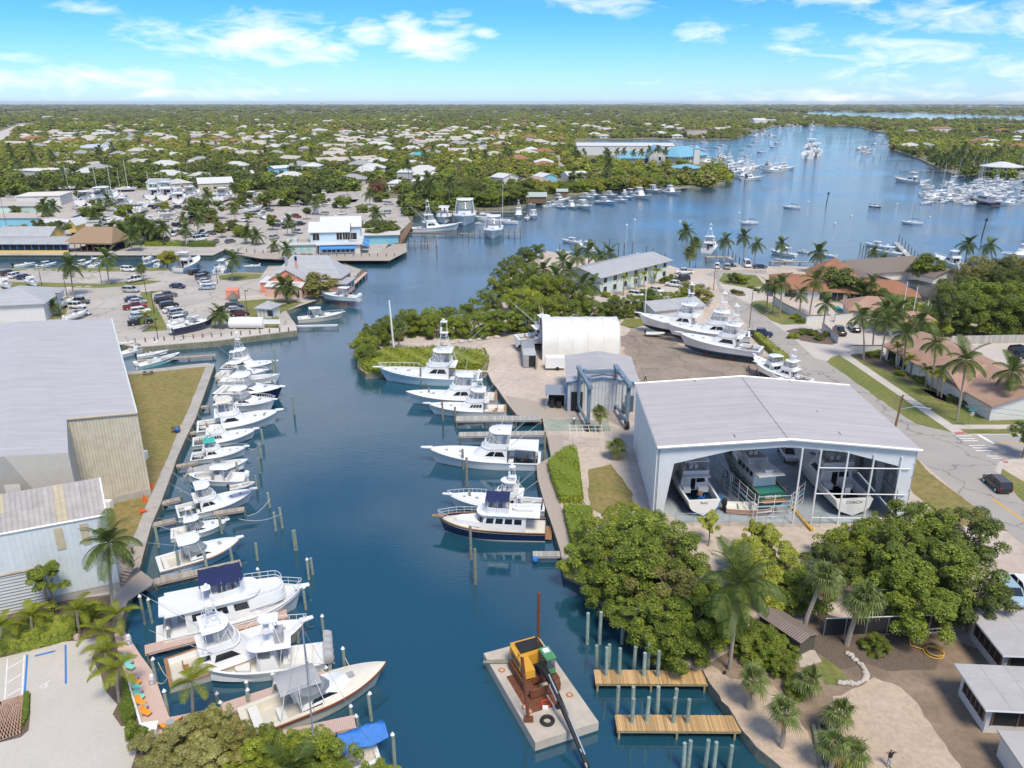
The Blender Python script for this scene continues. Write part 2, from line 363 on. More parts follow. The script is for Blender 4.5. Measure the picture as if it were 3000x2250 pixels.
for scv,s in(((1.0,1.7,1),.16),((1,2.4,1),1.1)):
 mp=t.nodes.new('ShaderNodeMapping');mp.inputs['Scale'].default_value=scv;t.links.new(tcn.outputs['Object'],mp.inputs[0])
 x=t.nodes.new('ShaderNodeTexNoise');x.inputs['Scale'].default_value=s;x.inputs['Detail'].default_value=4;t.links.new(mp.outputs[0],x.inputs[0]);hs.append(x.outputs[0])
 # calm in the basin, ruffled by the breeze in the open reach
brz=t.nodes.new('ShaderNodeTexNoise');brz.inputs['Scale'].default_value=.018;brz.inputs['Detail'].default_value=3;t.links.new(tcn.outputs['Object'],brz.inputs[0])
sxy=t.nodes.new('ShaderNodeSeparateXYZ');t.links.new(tcn.outputs['Object'],sxy.inputs[0])
ry=t.nodes.new('ShaderNodeMapRange');ry.inputs[1].default_value=90;ry.inputs[2].default_value=260;ry.inputs[3].default_value=.015;ry.inputs[4].default_value=.16;t.links.new(sxy.outputs[1],ry.inputs[0])
rb=t.nodes.new('ShaderNodeMapRange');rb.inputs[1].default_value=.35;rb.inputs[2].default_value=.65;rb.inputs[3].default_value=.5;rb.inputs[4].default_value=1.5;t.links.new(brz.outputs[0],rb.inputs[0])
ms_=t.nodes.new('ShaderNodeMath');ms_.operation='MULTIPLY';t.links.new(ry.outputs[0],ms_.inputs[0]);t.links.new(rb.outputs[0],ms_.inputs[1])
ad=t.nodes.new('ShaderNodeMath');ad.operation='ADD';t.links.new(hs[0],ad.inputs[0]);t.links.new(hs[1],ad.inputs[1])
bp=t.nodes.new('ShaderNodeBump');bp.inputs['Distance'].default_value=.6;t.links.new(ms_.outputs[0],bp.inputs['Strength']);t.links.new(ad.outputs[0],bp.inputs['Height']);t.links.new(bp.outputs[0],b.inputs['Normal'])
struct('water',MB().quad((-1500,-60,0),(4000,-60,0),(4000,7000,0),(-1500,7000,0)),wm)
MAIN=[(-900,2500),(1050,2500),(1000,2330),(900,2270),(760,2205),(690,2150),(653,2102),(647,2070),(497,2102),(449,1968),(411,1917),(397,1895),(363,1845),(357,1842),(361,1800),(374,1758),(407,1666),(429,1590),(443,1540),(469,1481),(508,1375),(519,1340),(544,1285),(574,1225),(590,1179),(617,1103),(630,1067),(606,1064),(401,1087),(330,1092),(325,1040),(345,1008),(400,1019),(630,1001),(720,989),(872,970),(867,950),(837,912),(902,884),(957,872),(997,855),(1030,830),(1068,797),(1060,788),(1011,772),(786,778),(770,798),(690,796),(620,806),(512,800),(480,784),(330,782),(217,785),(0,786),(-700,790),(-700,747),(0,747),(271,747),(515,747),(623,747),(658,731),(690,737),(762,750),(805,754),(911,757),(1110,755),(1150,700),(1205,650),(1215,622),(1330,617),(1500,612),(1540,602),(1545,590),(1600,585),(1653,575),(1725,567),(1870,552),(1935,547),(1997,549),(2073,548),(2145,531),(2150,515),(2120,500),(2072,455),(1985,434),(1978,422),(1780,420),(1722,415),(1722,409),(1762,408),(1850,407),(2015,407),(2141,407),(2188,395),(2202,388),(2254,374),(2276,370),(2352,368),(2435,368),(2511,371),(2562,384),(2600,390),(2612,410),(2612,439),(2670,454),(2699,468),(2764,498),(2800,511),(2869,520),(3000,527),(3600,540),(5500,420),(5500,306.5),(-2500,306.5),(-2500,500)]
PEN=[(2330,2290),(2279,2239),(2215,2187),(2174,2134),(2134,2071),(2076,1996),(2059,1961),(1960,1945),(1850,1830),(1760,1745),(1700,1690),(1655,1668),(1641,1609),(1620,1545),(1596,1476),(1575,1401),(1572,1362),(1614,1338),(1604,1285),(1596,1262),(1590,1225),(1512,1213),(1485,1179),(1455,1135),(1441,1119),(1428,1090),(1300,1080),(1150,1088),(1070,1095),(1048,1075),(1050,1030),(1090,1000),(1150,968),(1300,945),(1420,900),(1470,860),(1490,800),(1530,765),(1600,735),(1700,752),(1850,765),(1961,777),(1988,786),(2092,787),(2140,783),(2240,779),(2300,778),(2450,787),(2508,784),(2587,787),(2625,808),(2671,811),(2736,810),(2780,815),(2807,811),(2959,814),(3000,824),(3700,850),(4500,1300),(4500,2600),(2500,2600)]
slab('ground',MAIN,GZ,[landm]);slab('ground',PEN,GZ,[sandm])
LOT1=[(-700,790),(217,787),(480,786),(512,802),(620,808),(690,799),(770,802),(786,781),(1010,776),(1058,790),(1028,828),(957,870),(837,910),(866,950),(870,968),(720,987),(630,999),(400,1017),(345,1007),(327,1040),(332,1089),(401,1086),(606,1063),(629,1068),(617,1103),(590,1179),(519,1340),(443,1540),(407,1664),(372,1758),(359,1800),(355,1842),(-900,2300),(-900,1010)]
LOT2=[(-700,748),(271,748),(623,748),(658,732),(690,738),(762,751),(911,756),(1108,754),(1149,700),(1203,650),(1180,610),(1170,585),(1060,570),(1030,560),(900,570),(780,560),(700,566),(560,560),(300,556),(180,558),(60,575),(-700,600)]
sheet('parking_lot',LOT1,.006,lotm);sheet('parking_lot',LOT2,.006,lotm)
for px in[[(0,789),(217,787),(347,784),(496,786),(496,793),(345,795),(275,798),(80,791),(0,798)],
[(0,823),(49,826),(155,828),(293,831),(423,820),(477,824),(423,834),(298,843),(136,842),(54,847),(0,835)],
[(138,894),(184,872),(230,867),(195,880),(195,918),(174,934),(140,936)],
[(410,856),(480,850),(445,861),(447,880),(461,904),(488,953),(491,967),(412,973),(434,960),(420,905),(411,880)],
[(688,800),(770,803),(760,815),(700,822),(645,820),(640,808)],
[(694,883),(775,876),(862,881),(890,886),(835,911),(810,921),(821,940),(816,960),(748,960),(745,932),(713,921),(696,896)],
[(300,1090),(450,720),(520,700)][:0]or[(290,720),(420,712),(520,705),(520,712),(300,726)]]:
 sheet('lawn',px,.014,grassm)
sheet('path',[(345,1000),(600,985),(720,972),(835,952),(866,952),(870,967),(720,986),(630,998),(400,1016),(345,1007)],.014,pavem)
sheet('path',[(690,878),(775,870),(880,873),(1005,852),(1000,845),(900,855),(700,868)],.02,pavem)
sheet('lawn',[(340,1095),(401,1089),(604,1074),(578,1135),(552,1200),(519,1271),(492,1340),(457,1418),(427,1486),(400,1554),(375,1600),(320,1610),(290,1400),(330,1240)],.014,grassd)
sheet('pavement',[(604,1073),(606,1064),(629,1067),(616,1103),(589,1179),(573,1225),(543,1285),(518,1340),(507,1375),(468,1481),(442,1540),(428,1590),(378,1600),(400,1554),(427,1486),(457,1418),(492,1340),(519,1271),(552,1200),(578,1135)],.022,concrete)
sheet('pavement',[(330,1091),(401,1086),(606,1064),(604,1073),(401,1095),(335,1099)],.022,concrete)
sheet('gravel_lot',[(-400,1960),(13,1923),(76,1914),(191,1879),(236,1876),(300,1862),(268,1927),(293,1971),(309,2025),(344,2064),(330,2092),(354,2127),(387,2131),(379,2182),(402,2197),(382,2260),(330,2420),(-400,2420)],.03,graveld)
sheet('planting_bed',[(268,1927),(293,1971),(309,2025),(344,2064),(330,2092),(354,2127),(387,2131),(410,2115),(378,1995),(355,1930),(335,1858),(300,1862)],.034,mulchm)
sheet('planting_bed',[(387,2131),(379,2182),(402,2197),(382,2260),(330,2420),(900,2420),(760,2210),(655,2104),(440,2160),(417,2122)],.034,mulchm)
sheet('planting_bed',[(70,2035),(91,2030),(88,2100),(84,2140),(60,2160),(-40,2185),(-40,2190),(63,2147)],.038,mulchm)
sheet('planting_bed',[(-300,1900),(120,1770),(330,1740),(345,1800),(335,1856),(236,1876),(191,1879),(13,1923),(-300,1990)],.034,mulchm)
# parking bay with blue lines
sheet('parking_bay',[(19,1925),(194,1888),(195,2003),(12,2053)],.036,pavem)
def strip(name,a,b,w,dz,m,z=GZ):  # painted line from pixel a to pixel b, w metres wide
 p,q=W(*a,z+dz),W(*b,z+dz);d=(q-p).normalized();n=Vector((-d.y,d.x,0))*w/2
 return struct(name,MB().quad(p-n,q-n,q+n,p+n),m)
for a,b,w,m in[((80,1918),(72,2036),.18,bluep),((192,1889),(193,2003),.18,bluep),((102,1922),(162,1907),.28,bluep),((71,1920),(64,2040),.14,whitep),((22,1930),(14,2050),.12,whitep),
((24,1958),(68,1932),.14,whitep),((22,2000),(66,1972),.14,whitep),((20,2040),(65,2014),.14,whitep)]:
 strip('marking',a,b,w,.042,m)
wc=MB();p0=W(130,2008,GZ+.042)  # wheelchair symbol on the bay
def stroke(mb,pts,w,z):
 for(x0,y0),(x1,y1)in zip(pts,pts[1:]):
  d=Vector((x1-x0,y1-y0,0)).normalized();n=Vector((-d.y,d.x,0))*w/2;a=Vector((x0,y0,z));b_=Vector((x1,y1,z));mb.quad(a-n,b_-n,b_+n,a+n)
sc=.42
def wpts(l):return[(p0.x+(x*.8+y*.25)*sc,p0.y+(y*.9-x*.2)*sc)for x,y in l]
stroke(wc,wpts([(-.2,1.3),(-.2,.2),(.7,.2),(1.1,-.7)]),.08,p0.z);stroke(wc,wpts([(-.2,.8),(.5,.8)]),.08,p0.z+.001)
stroke(wc,wpts([(.55*math.cos(a)*1.3-.1,.55*math.sin(a)*1.3-.25)for a in[math.radians(x)for x in range(150,400,25)]]),.08,p0.z+.002)
wc.loft([[(x,y,p0.z+.003)for x,y in wpts([(-.2+.22*math.cos(a),1.65+.22*math.sin(a))for a in[k*math.pi/4 for k in range(8)]])]],c0=False)
struct('marking',wc,whitep)
# boardwalk of pinkish boards, timber quays
BW=[(335,1858),(362,1846),(396,1895),(410,1917),(448,1968),(496,2101),(646,2071),(652,2101),(600,2140),(440,2160),(417,2120),(375,1995),(350,1930)]
sheet('boardwalk',BW,.05,compo)
pv=[(6,2054),(70,2035),(63,2147),(-60,2190),(-60,2075)]
sheet('paver_path',pv,.03,sandm)
# road, pavements, drives of the east side
ROAD=[(2065,803),(2095,813),(2103,845),(2130,883),(2155,916),(2236,1000),(2298,1050),(2685,1339),(2797,1438),(2887,1503),(2978,1580),(3150,1720),(3400,1720),(3150,1560),(3000,1470),(2925,1400),(2914,1375),(2925,1353),(2960,1344),(3300,1330),(3300,1272),(2834,1271),(2788,1267),(2685,1243),(2625,1205),(2422,1058),(2388,1050),(2331,997),(2298,970),(2260,943),(2225,916),(2190,891),(2152,867),(2112,840),(2108,824),(2125,803),(2245,801),(2245,791),(2100,791)]
sheet('road',ROAD,.012,roadm)
sheet('driveway',[(2255,940),(2361,948),(2480,945),(2560,970),(2610,1010),(2600,1045),(2492,1042),(2465,1042),(2440,1043),(2422,1058),(2388,1050),(2331,997),(2298,970)],.02,pavem)
sheet('driveway',[(2106,831),(2170,838),(2228,852),(2245,870),(2195,888),(2152,867),(2118,845)],.02,pavem)
sheet('planting_bed',[(2300,970),(2325,963),(2363,962),(2401,973),(2434,994),(2450,1005),(2439,1010),(2393,1006),(2347,998)],.028,mulchm)
sheet('planting_bed',[(2136,850),(2150,846),(2178,855),(2186,866),(2165,868),(2145,862)],.028,mulchm)
sheet('lawn',[(2106,822),(2120,800),(2215,806),(2240,835),(2200,845),(2160,838),(2122,832)],.026,grassm)
sheet('lawn',[(2197,893),(2210,882),(2240,880),(2300,915),(2360,950),(2290,951),(2262,940),(2225,916)],.026,grassm)
sheet('pavement',[(2460,1040),(2490,1041),(2652,1151),(2829,1269),(2796,1271),(2630,1156)],.03,pavem)
sheet('pavement',[(2788,1244),(3300,1244),(3300,1256),(2806,1256)],.032,pavem)
sheet('verge',[(2422,1059),(2440,1045),(2460,1040),(2630,1156),(2796,1270),(2788,1266),(2685,1242),(2625,1204)],.026,grassm)
sheet('verge',[(2812,1257),(3300,1257),(3300,1271),(2834,1270)],.026,grassm)
sheet('lawn',[(2490,1041),(2560,1040),(2700,1060),(3300,1150),(3300,1244),(2788,1244),(2652,1151)],.024,grassm)
sheet('planting_bed',[(2491,1038),(2530,1035),(2579,1040),(2631,1080),(2696,1137),(2753,1175),(2890,1186),(3300,1189),(3300,1205),(2890,1197),(2807,1191),(2739,1164),(2698,1137),(2644,1107),(2574,1077),(2519,1053)],.03,mulchm)
sheet('parking_lot',[(2850,1008),(3300,1005),(3300,1070),(2870,1070)],.03,pavem)
sheet('verge',[(2685,1343),(2724,1386),(2797,1440),(2887,1505),(2952,1556),(2850,1548),(2779,1528),(2706,1470),(2670,1440),(2666,1400)],.012,grassd)
sheet('verge',[(2925,1400),(2935,1372),(2980,1400),(3300,1560),(3300,1590),(3150,1560),(3000,1470)],.016,grassm)
sheet('pavement',[(2918,1380),(2925,1354),(2960,1345),(3300,1332),(3300,1350),(2970,1358),(2938,1368),(2930,1395)],.03,pavem)
sheet('tactile_pad',[(2794,1266),(2824,1264),(2829,1271),(2800,1272)],.036,redpad);sheet('tactile_pad',[(2938,1351),(2952,1350),(2955,1356),(2942,1357)],.036,redpad)
for a,b,w in[((2800,1277),(2846,1277),.3),((2810,1285),(2856,1285),.3),((2819,1291),(2865,1291),.3),((2839,1305),(2886,1305),.3),((2850,1312),(2897,1312),.3),((2859,1320),(2906,1320),.3),((2890,1336),(2927,1336),.25),((2903,1342),(2936,1343),.25),((2866,1273),(2912,1300),.6)]:strip('marking',a,b,w,.02,whitep)
strip('marking',(2917,1298),(3300,1298),.3,.02,yellowp);strip('marking',(2906,1460),(3150,1632),.35,.02,yellowp);strip('marking',(2840,1273),(3300,1274),.14,.021,whitep)
# boatyard surfaces
sheet('yard',[(1817,991),(1846,963),(1957,985),(1988,1010),(2200,1035),(2300,1060),(2420,1125),(2130,1115),(1874,1121),(1841,1063)],.01,yardd)
sheet('lawn',[(1816,952),(1830,935),(1905,932),(1915,948),(1850,962)],.014,grassm)
sheet('slipway',[(1594,1227),(1780,1232),(1790,1262),(1598,1263)],.014,greenslab)
sheet('lawn',[(1725,1375),(1790,1360),(1850,1440),(1860,1520),(1780,1515),(1730,1490),(1722,1440)],.012,grassd)
sheet('lawn',[(1760,920),(1900,880),(2010,860),(2040,905),(2000,925),(1900,925)],.012,grassm)
sheet('parking_lot',[(1870,870),(2015,815),(2080,822),(2040,880),(1960,890),(1890,885),(1740,885),(1742,872)],.02,pavem)
sheet('shed_floor',[(1845,1249),(2480,1245),(2658,1466),(2560,1535),(2000,1530),(1930,1490)],.014,slabm)
sheet('dirt_lot',[(2060,1961),(2100,1925),(2180,1890),(2300,1850),(2420,1800),(2700,1840),(2860,1900),(3300,1980),(3300,2480),(2500,2480),(2330,2289),(2279,2238),(2215,2186),(2174,2133),(2135,2071),(2077,1996)],.008,dirtm)
sheet('sand_patch',[(2440,2040),(2560,1985),(2640,2010),(2700,2080),(2770,2180),(2850,2300),(2800,2470),(2560,2470),(2450,2300),(2420,2130)],.016,sandl)
sheet('sand_patch',[(2061,1962),(2085,1950),(2140,1985),(2260,2010),(2330,2090),(2390,2200),(2430,2300),(2450,2470),(2345,2300),(2279,2238),(2215,2186),(2174,2133),(2135,2071),(2078,1996)],.016,sandl)
sheet('sand_patch',[(2330,1900),(2390,1905),(2410,1940),(2345,1955)],.018,sandm)
sheet('mulch_patch',[(2310,1850),(2700,1862),(2760,1900),(2740,1960),(2600,1965),(2540,1945),(2450,1970),(2420,1930),(2330,1880)],.014,mulchm)
sheet('verge',[(2415,1925),(2470,1965),(2490,2010),(2420,2005),(2390,1960)],.02,grassm)
# inland streets and far water
for px in[[(1010,595),(1042,592),(1092,548),(1078,536),(1062,545)],[(930,587),(1180,580),(1180,592),(930,598)],[(1620,460),(1640,455),(1672,508),(1650,512)]]:sheet('road',px,.02,lotm)
sheet('motorway',[(-200,420),(0,385),(60,363),(108,361),(108,366),(60,376),(42,395),(20,412),(-200,470)],.03,pavem)
sheet('lawn',[(150,548),(320,528),(315,545),(170,556)],.02,grassm)
sheet('lagoon',[(2308,334),(2395,326.5),(2681,331),(3000,340),(3900,360),(3900,380),(3000,353),(2760,354),(2609,350),(2440,341)],.06,wm)
sheet('lagoon',[(1775,315),(2060,311),(2530,311.2),(3000,317),(3900,322),(3900,316),(3000,312),(2500,308.3),(2060,309.5)],.06,wm)
# ---------------------------------------------------------------- buildings
def ztop(u,vt,vg):  # height of a point at (u, vt) whose foot on the ground appears at row vg
 lo,hi=GZ,CH-2
 for _ in range(40):
  m=(lo+hi)/2;p=W(u,vt,m)
  if proj((p.x,p.y,GZ))[1]<vg:lo=m
  else:hi=m
 return lo
def ribbed(name,col,sp_,ang=0,axis='X',var=.06,rough=.45,metal=.0,bump=.5,col2=None):
 m=mat(name,col,rough,metal,var=var,scale=.35,col2=col2,scale2=.12,amt2=.4);t=m.node_tree;b=t.nodes['Principled BSDF']
 tc=t.nodes.new('ShaderNodeTexCoord');mp=t.nodes.new('ShaderNodeMapping');mp.inputs['Rotation'].default_value=(0,0,-ang);t.links.new(tc.outputs['Object'],mp.inputs[0])
 w=t.nodes.new('ShaderNodeTexWave');w.bands_direction=axis;w.wave_profile='SAW';w.inputs['Scale'].default_value=.3142/sp_;t.links.new(mp.outputs[0],w.inputs[0])
 pw=t.nodes.new('ShaderNodeMath');pw.operation='POWER';pw.inputs[1].default_value=5;t.links.new(w.outputs[1],pw.inputs[0])
 bp=t.nodes.new('ShaderNodeBump');bp.inputs['Strength'].default_value=bump;bp.inputs['Distance'].default_value=.08;t.links.new(pw.outputs[0],bp.inputs['Height']);t.links.new(bp.outputs[0],b.inputs['Normal'])
 m2=t.nodes.new('ShaderNodeMapping');m2.inputs['Scale'].default_value=(1.2,.012,1)if axis=='X' else(.012,1.2,1);t.links.new(mp.outputs[0],m2.inputs[0]);ns=t.nodes.new('ShaderNodeTexNoise');ns.inputs['Scale'].default_value=1.0;ns.inputs['Detail'].default_value=5;t.links.new(m2.outputs[0],ns.inputs[0])
 r=t.nodes.new('ShaderNodeMapRange');r.inputs[1].default_value=.3;r.inputs[2].default_value=.7;r.inputs[3].default_value=.88;r.inputs[4].default_value=1.06;t.links.new(ns.outputs[0],r.inputs[0])
 sb=t.nodes.new('ShaderNodeMath');sb.operation='MULTIPLY_ADD';sb.inputs[1].default_value=-.25;t.links.new(pw.outputs[0],sb.inputs[0]);t.links.new(r.outputs[0],sb.inputs[2])
 vs=t.nodes.new('ShaderNodeVectorMath');vs.operation='SCALE';t.links.new(b.inputs['Base Color'].links[0].from_socket,vs.inputs[0]);t.links.new(sb.outputs[0],vs.inputs['Scale']);t.links.new(vs.outputs[0],b.inputs['Base Color']);return m
wallw=mat('white_render',(.64,.64,.62),.8,var=.05,col2=(.60,.59,.56),scale2=.3,amt2=.25)
walltan=mat('tan_render',(.50,.44,.36),.85,var=.08);wallgrey=mat('grey_render',(.42,.43,.43),.85,var=.08)
wallblue=mat('sky_blue_render',(.22,.50,.62),.8,var=.07);wallmint=mat('mint_render',(.56,.70,.62),.8,var=.05);wally=mat('yellow_render',(.72,.52,.15),.8,var=.06);wallpale=mat('pale_blue_boards',(.50,.63,.72),.75,var=.05)
pink=mat('salmon_render',(.72,.27,.17),.8,var=.06);pinkp=mat('pale_salmon_boards',(.70,.42,.34),.8,var=.06)
roofw=mat('white_metal_roof',(.66,.66,.64),.45,var=.05,col2=(.64,.63,.61),scale2=.2,amt2=.3);roofg=ribbed('grey_metal_roof',(.45,.45,.45),.45,axis='X');roofgy=ribbed('grey_seam_roof',(.45,.455,.46),.45,axis='Y')
rooft=mat('terracotta_shingle',(.36,.17,.095),.9,var=.25,scale=5,col2=(.26,.12,.07),scale2=.3,amt2=.4,bump=.5);roofs=mat('salmon_shingle',(.42,.275,.20),.9,var=.2,scale=5,col2=(.34,.19,.13),scale2=.25,amt2=.4,bump=.5)
roofbr=mat('brown_shingle',(.20,.165,.14),.9,var=.2,scale=5,bump=.5);roofb=ribbed('blue_metal_roof',(.20,.46,.60),.5,axis='X');roofteal=ribbed('teal_metal_roof',(.10,.48,.52),.5,axis='X')
thatch=mat('palm_thatch',(.33,.225,.14),.95,var=.35,scale=5,bump=1.0,bscale=18);frameb=mat('blue_trim',(.05,.17,.40),.6);wood=mat('brown_wood',(.20,.12,.07),.8,var=.25,scale=4)
def frame_of(A,B,z=GZ):
 a,b_=W(*A,z),W(*B,z);d=b_-a;return a,math.atan2(d.y,d.x),Vector((d.x,d.y,0)).length
def roof(kind,w,d,h,rise,ov=.5,th=.2,x0=0,y0=0):
 mb=MB();a,b_,c,e=x0-ov,x0+w+ov,y0-ov,y0+d+ov;k=rise/(d/2 if kind in('gx','hip')else w/2)*ov if kind!='flat' else 0;z=h-(k if kind in('gx','gy','hip')else 0)
 def both(*pts):mb.loft([[(p[0],p[1],p[2])for p in pts],[(p[0],p[1],p[2]+th)for p in pts]])
 xm,ym,zr=x0+w/2,y0+d/2,h+rise
 if kind=='gx':both((a,c,z),(b_,c,z),(b_,ym,zr),(a,ym,zr));both((a,ym,zr),(b_,ym,zr),(b_,e,z),(a,e,z))
 elif kind=='gy':both((a,c,z),(xm,c,zr),(xm,e,zr),(a,e,z));both((xm,c,zr),(b_,c,z),(b_,e,z),(xm,e,zr))
 elif kind=='hip':
  if w>=d:r0,r1=(x0+d/2,ym,zr),(x0+w-d/2+.01,ym,zr)
  else:r0,r1=(xm,y0+w/2,zr),(xm,y0+d-w/2,zr)
  if w>=d:fs=[((a,c,z),(b_,c,z),r1,r0),((b_,e,z),(a,e,z),r0,r1),((b_,c,z),(b_,e,z),r1),((a,e,z),(a,c,z),r0)]
  else:fs=[((a,c,z),(b_,c,z),r0),((b_,c,z),(b_,e,z),r1,r0),((b_,e,z),(a,e,z),r1),((a,e,z),(a,c,z),r0,r1)]
  for f in fs:both(*f)
 elif kind=='mono':both((a,c,h),(b_,c,h),(b_,e,h+rise),(a,e,h+rise))
 else:both((a,c,h),(b_,c,h),(b_,e,h+.02),(a,e,h+.02))
 return mb
def walls(kind,w,d,h,rise,x0=0,y0=0,z0=-.3):
 mb=MB();x1,y1=x0+w,y0+d;h-=.02
 if kind=='gy':mb.add([(x0,y0,z0),(x1,y0,z0),(x1,y0,h),(x0+w/2,y0,h+rise),(x0,y0,h),(x0,y1,z0),(x1,y1,z0),(x1,y1,h),(x0+w/2,y1,h+rise),(x0,y1,h)],[(0,1,2,3,4),(9,8,7,6,5),(1,6,7,2),(5,0,4,9)])
 elif kind=='gx':mb.add([(x0,y0,z0),(x1,y0,z0),(x1,y0,h),(x0,y0,h),(x0,y1,z0),(x1,y1,z0),(x1,y1,h),(x0,y1,h),(x0,y0+d/2,h+rise),(x1,y0+d/2,h+rise)],[(0,1,2,3),(5,4,7,6),(1,5,6,9,2),(4,0,3,8,7)])
 elif kind=='mono':mb.add([(x0,y0,z0),(x1,y0,z0),(x1,y0,h),(x0,y0,h),(x0,y1,z0),(x1,y1,z0),(x1,y1,h+rise),(x0,y1,h+rise)],[(0,1,2,3),(5,4,7,6),(1,5,6,2),(4,0,3,7)])
 else:mb.bx(x0,x1,y0,y1,z0,h)
 return mb
def window(T,face,a,b_,z0,z1,w,d,x0=0,y0=0,glass=None,fm=None,name='window',mull=0,th=.07):
 def pt(s,z,o):
  return{'f':(x0+s,y0-o,z),'b':(x0+w-s,y0+d+o,z),'r':(x0+w+o,y0+s,z),'l':(x0-o,y0+d-s,z)}[face]
 fr_=MB()
 def bar(s0,s1,y0_,y1_):fr_.loft([[pt(s0,y0_,0),pt(s1,y0_,0),pt(s1,y1_,0),pt(s0,y1_,0)],[pt(s0,y0_,th),pt(s1,y0_,th),pt(s1,y1_,th),pt(s0,y1_,th)]])
 g=.09;bar(a-g,b_+g,z0-g,z0);bar(a-g,b_+g,z1,z1+g);bar(a-g,a,z0,z1);bar(b_,b_+g,z0,z1)
 for i in range(mull):s=a+(b_-a)*(i+1)/(mull+1);bar(s-.03,s+.03,z0,z1)
 f=T.part(name,fr_,fm or white);T.part('pane',MB().quad(pt(a,z0,.03),pt(b_,z0,.03),pt(b_,z1,.03),pt(a,z1,.03)),glass or blackg,parent=f)
def ribs(mb,w,d,h,rise,kind,sp_,ov=.5,th=.2,r=.035):
 if kind=='gx':
  n=int((w+2*ov)/sp_)
  for i in range(n+1):
   x=-ov+i*sp_;k=rise/(d/2)*ov
   for ya,yb in((-ov,d/2),(d+ov,d/2)):mb.cyl((x,ya,h-k+th),(x,yb,h+rise+th),r,n=4)
 return mb
def house(name,label,A,B,d,h,kind='gx',rise=2,wm_=None,rm=None,wins=(),cat='house',group=None,flat=False,ov=.5,doors=(),T=None,x0=0,y0=0,w=None,seam=0,zb=0,fm=None):
 if T is None:a,rz,w=frame_of(A,B);T=Thing(name,label,cat,a,rz,group,flat)
 wl=walls(kind,w,d,h,rise,x0,y0,zb-.3)
 T.part('wall',wl,wm_ or wallw);ro=T.part('roof',roof(kind,w,d,h,rise,ov,.2,x0,y0),rm or roofw)
 if seam:T.part('roof_seam',ribs(MB(),w,d,h,rise,kind,seam),rm or roofw,parent=ro,kind='stuff')
 for(f,a_,b_,z0,z1,*m_)in wins:window(T,f,a_,b_,z0,z1,w,d,x0,y0,mull=m_[0]if m_ else 0,fm=fm)
 for(f,a_,b_,z0,z1,dm)in doors:window(T,f,a_,b_,z0,z1,w,d,x0,y0,glass=dm,name='door',fm=fm)
 return T
def P3(T,*uvz):return[tuple(W(u,v,z)-Vector(T.loc))for u,v,z in uvz]
# --- large grey-roofed warehouse
zE=hgt(426,1449,1210);T=Thing('warehouse','large warehouse with lilac grey metal roof and cream ribbed end wall','warehouse',W(426,1449))
o_=Vector(T.loc);FR,BR,I_,FW=[W(*p)-o_ for p in((401,1210,zE),(327,934,zE),(195,1228,zE+.9),(200,1326,zE+.9))]
RB,RF,LB,LF=[W(*p)-o_ for p in((65,941,zE+2.4),(12,1337,zE+1.9),(-330,975,zE),(-520,1400,zE-.3))]
X_=BR.lerp(RB,.55);ang=math.atan2((BR-FR).y,(BR-FR).x);whr=ribbed('warehouse_roof',(.50,.475,.475),.42,ang=ang,axis='X',var=.03,bump=.35)
def gq(mb,*pts):mb.quad(*[tuple(p)for p in pts])
def down(p,z=0):return Vector((p.x,p.y,z))
mb=MB();gq(mb,FR,BR,X_,I_);gq(mb,I_,X_,RB,RF,FW);r0=T.part('roof',mb,whr)
mb=MB();gq(mb,RF,RB,LB,LF);T.part('roof',mb,whr)
wc_=ribbed('cream_cladding',(.70,.64,.52),.38,ang=math.atan2((FR-I_).y,(FR-I_).x),axis='X',bump=.6)
iv=(I_-FR).normalized()
mb=MB();gq(mb,down(I_,.9),down(FR,.9),FR,I_);T.part('wall',mb,wc_)
mb=MB();gq(mb,down(FW),down(I_),I_,FW);gq(mb,down(LF),down(FW),FW,RF,LF);T.part('wall',mb,mat('taupe_cladding',(.52,.48,.42),.7,var=.05))
mb=MB();gq(mb,down(FR),down(BR),BR,FR);gq(mb,down(BR),down(LB),LB,RB,BR);T.part('wall',mb,mat('pale_cladding',(.62,.70,.68),.6,var=.05))
mb=MB();n_=38
for i in range(n_+1):p=I_.lerp(FR,i/n_)+Vector((.03,-.05,0));mb.cyl((p.x,p.y,.9),(p.x,p.y,p.z-.25),.05,n=4)
T.part('cladding_rib',mb,wc_,kind='stuff')
mb=MB();a_,b_=down(I_),down(FR)+(FR-I_).normalized()*.05;nn_=Vector(((FR-I_).y,-(FR-I_).x,0)).normalized()*.12;mb.loft([[tuple(a_),tuple(b_),tuple(b_+Vector((0,0,.95))),tuple(a_+Vector((0,0,.95)))],[tuple(a_+nn_),tuple(b_+nn_),tuple(b_+nn_+Vector((0,0,.95))),tuple(a_+nn_+Vector((0,0,.95)))]]);T.part('base_course',mb,concrete)
mb=MB();mb.cyl(I_+nn_,FR+nn_,.16,n=6);T.part('gutter',mb,mat('tan_trim',(.45,.38,.27),.6));mb=MB().cyl(FR+Vector((0,0,.05)),BR+Vector((0,0,.05)),.14,n=5);T.part('gutter',mb,mat('pale_trim',(.66,.72,.68),.6))
mb=MB();gq(mb,*[FW.lerp(RF,f)+Vector((0,-.06,-dz))for f,dz in((.86,5.2),(1.1,5.2),(1.1,3.4),(.86,3.4))]);T.part('vent',mb,mat('louvre',(.62,.61,.56),.6))
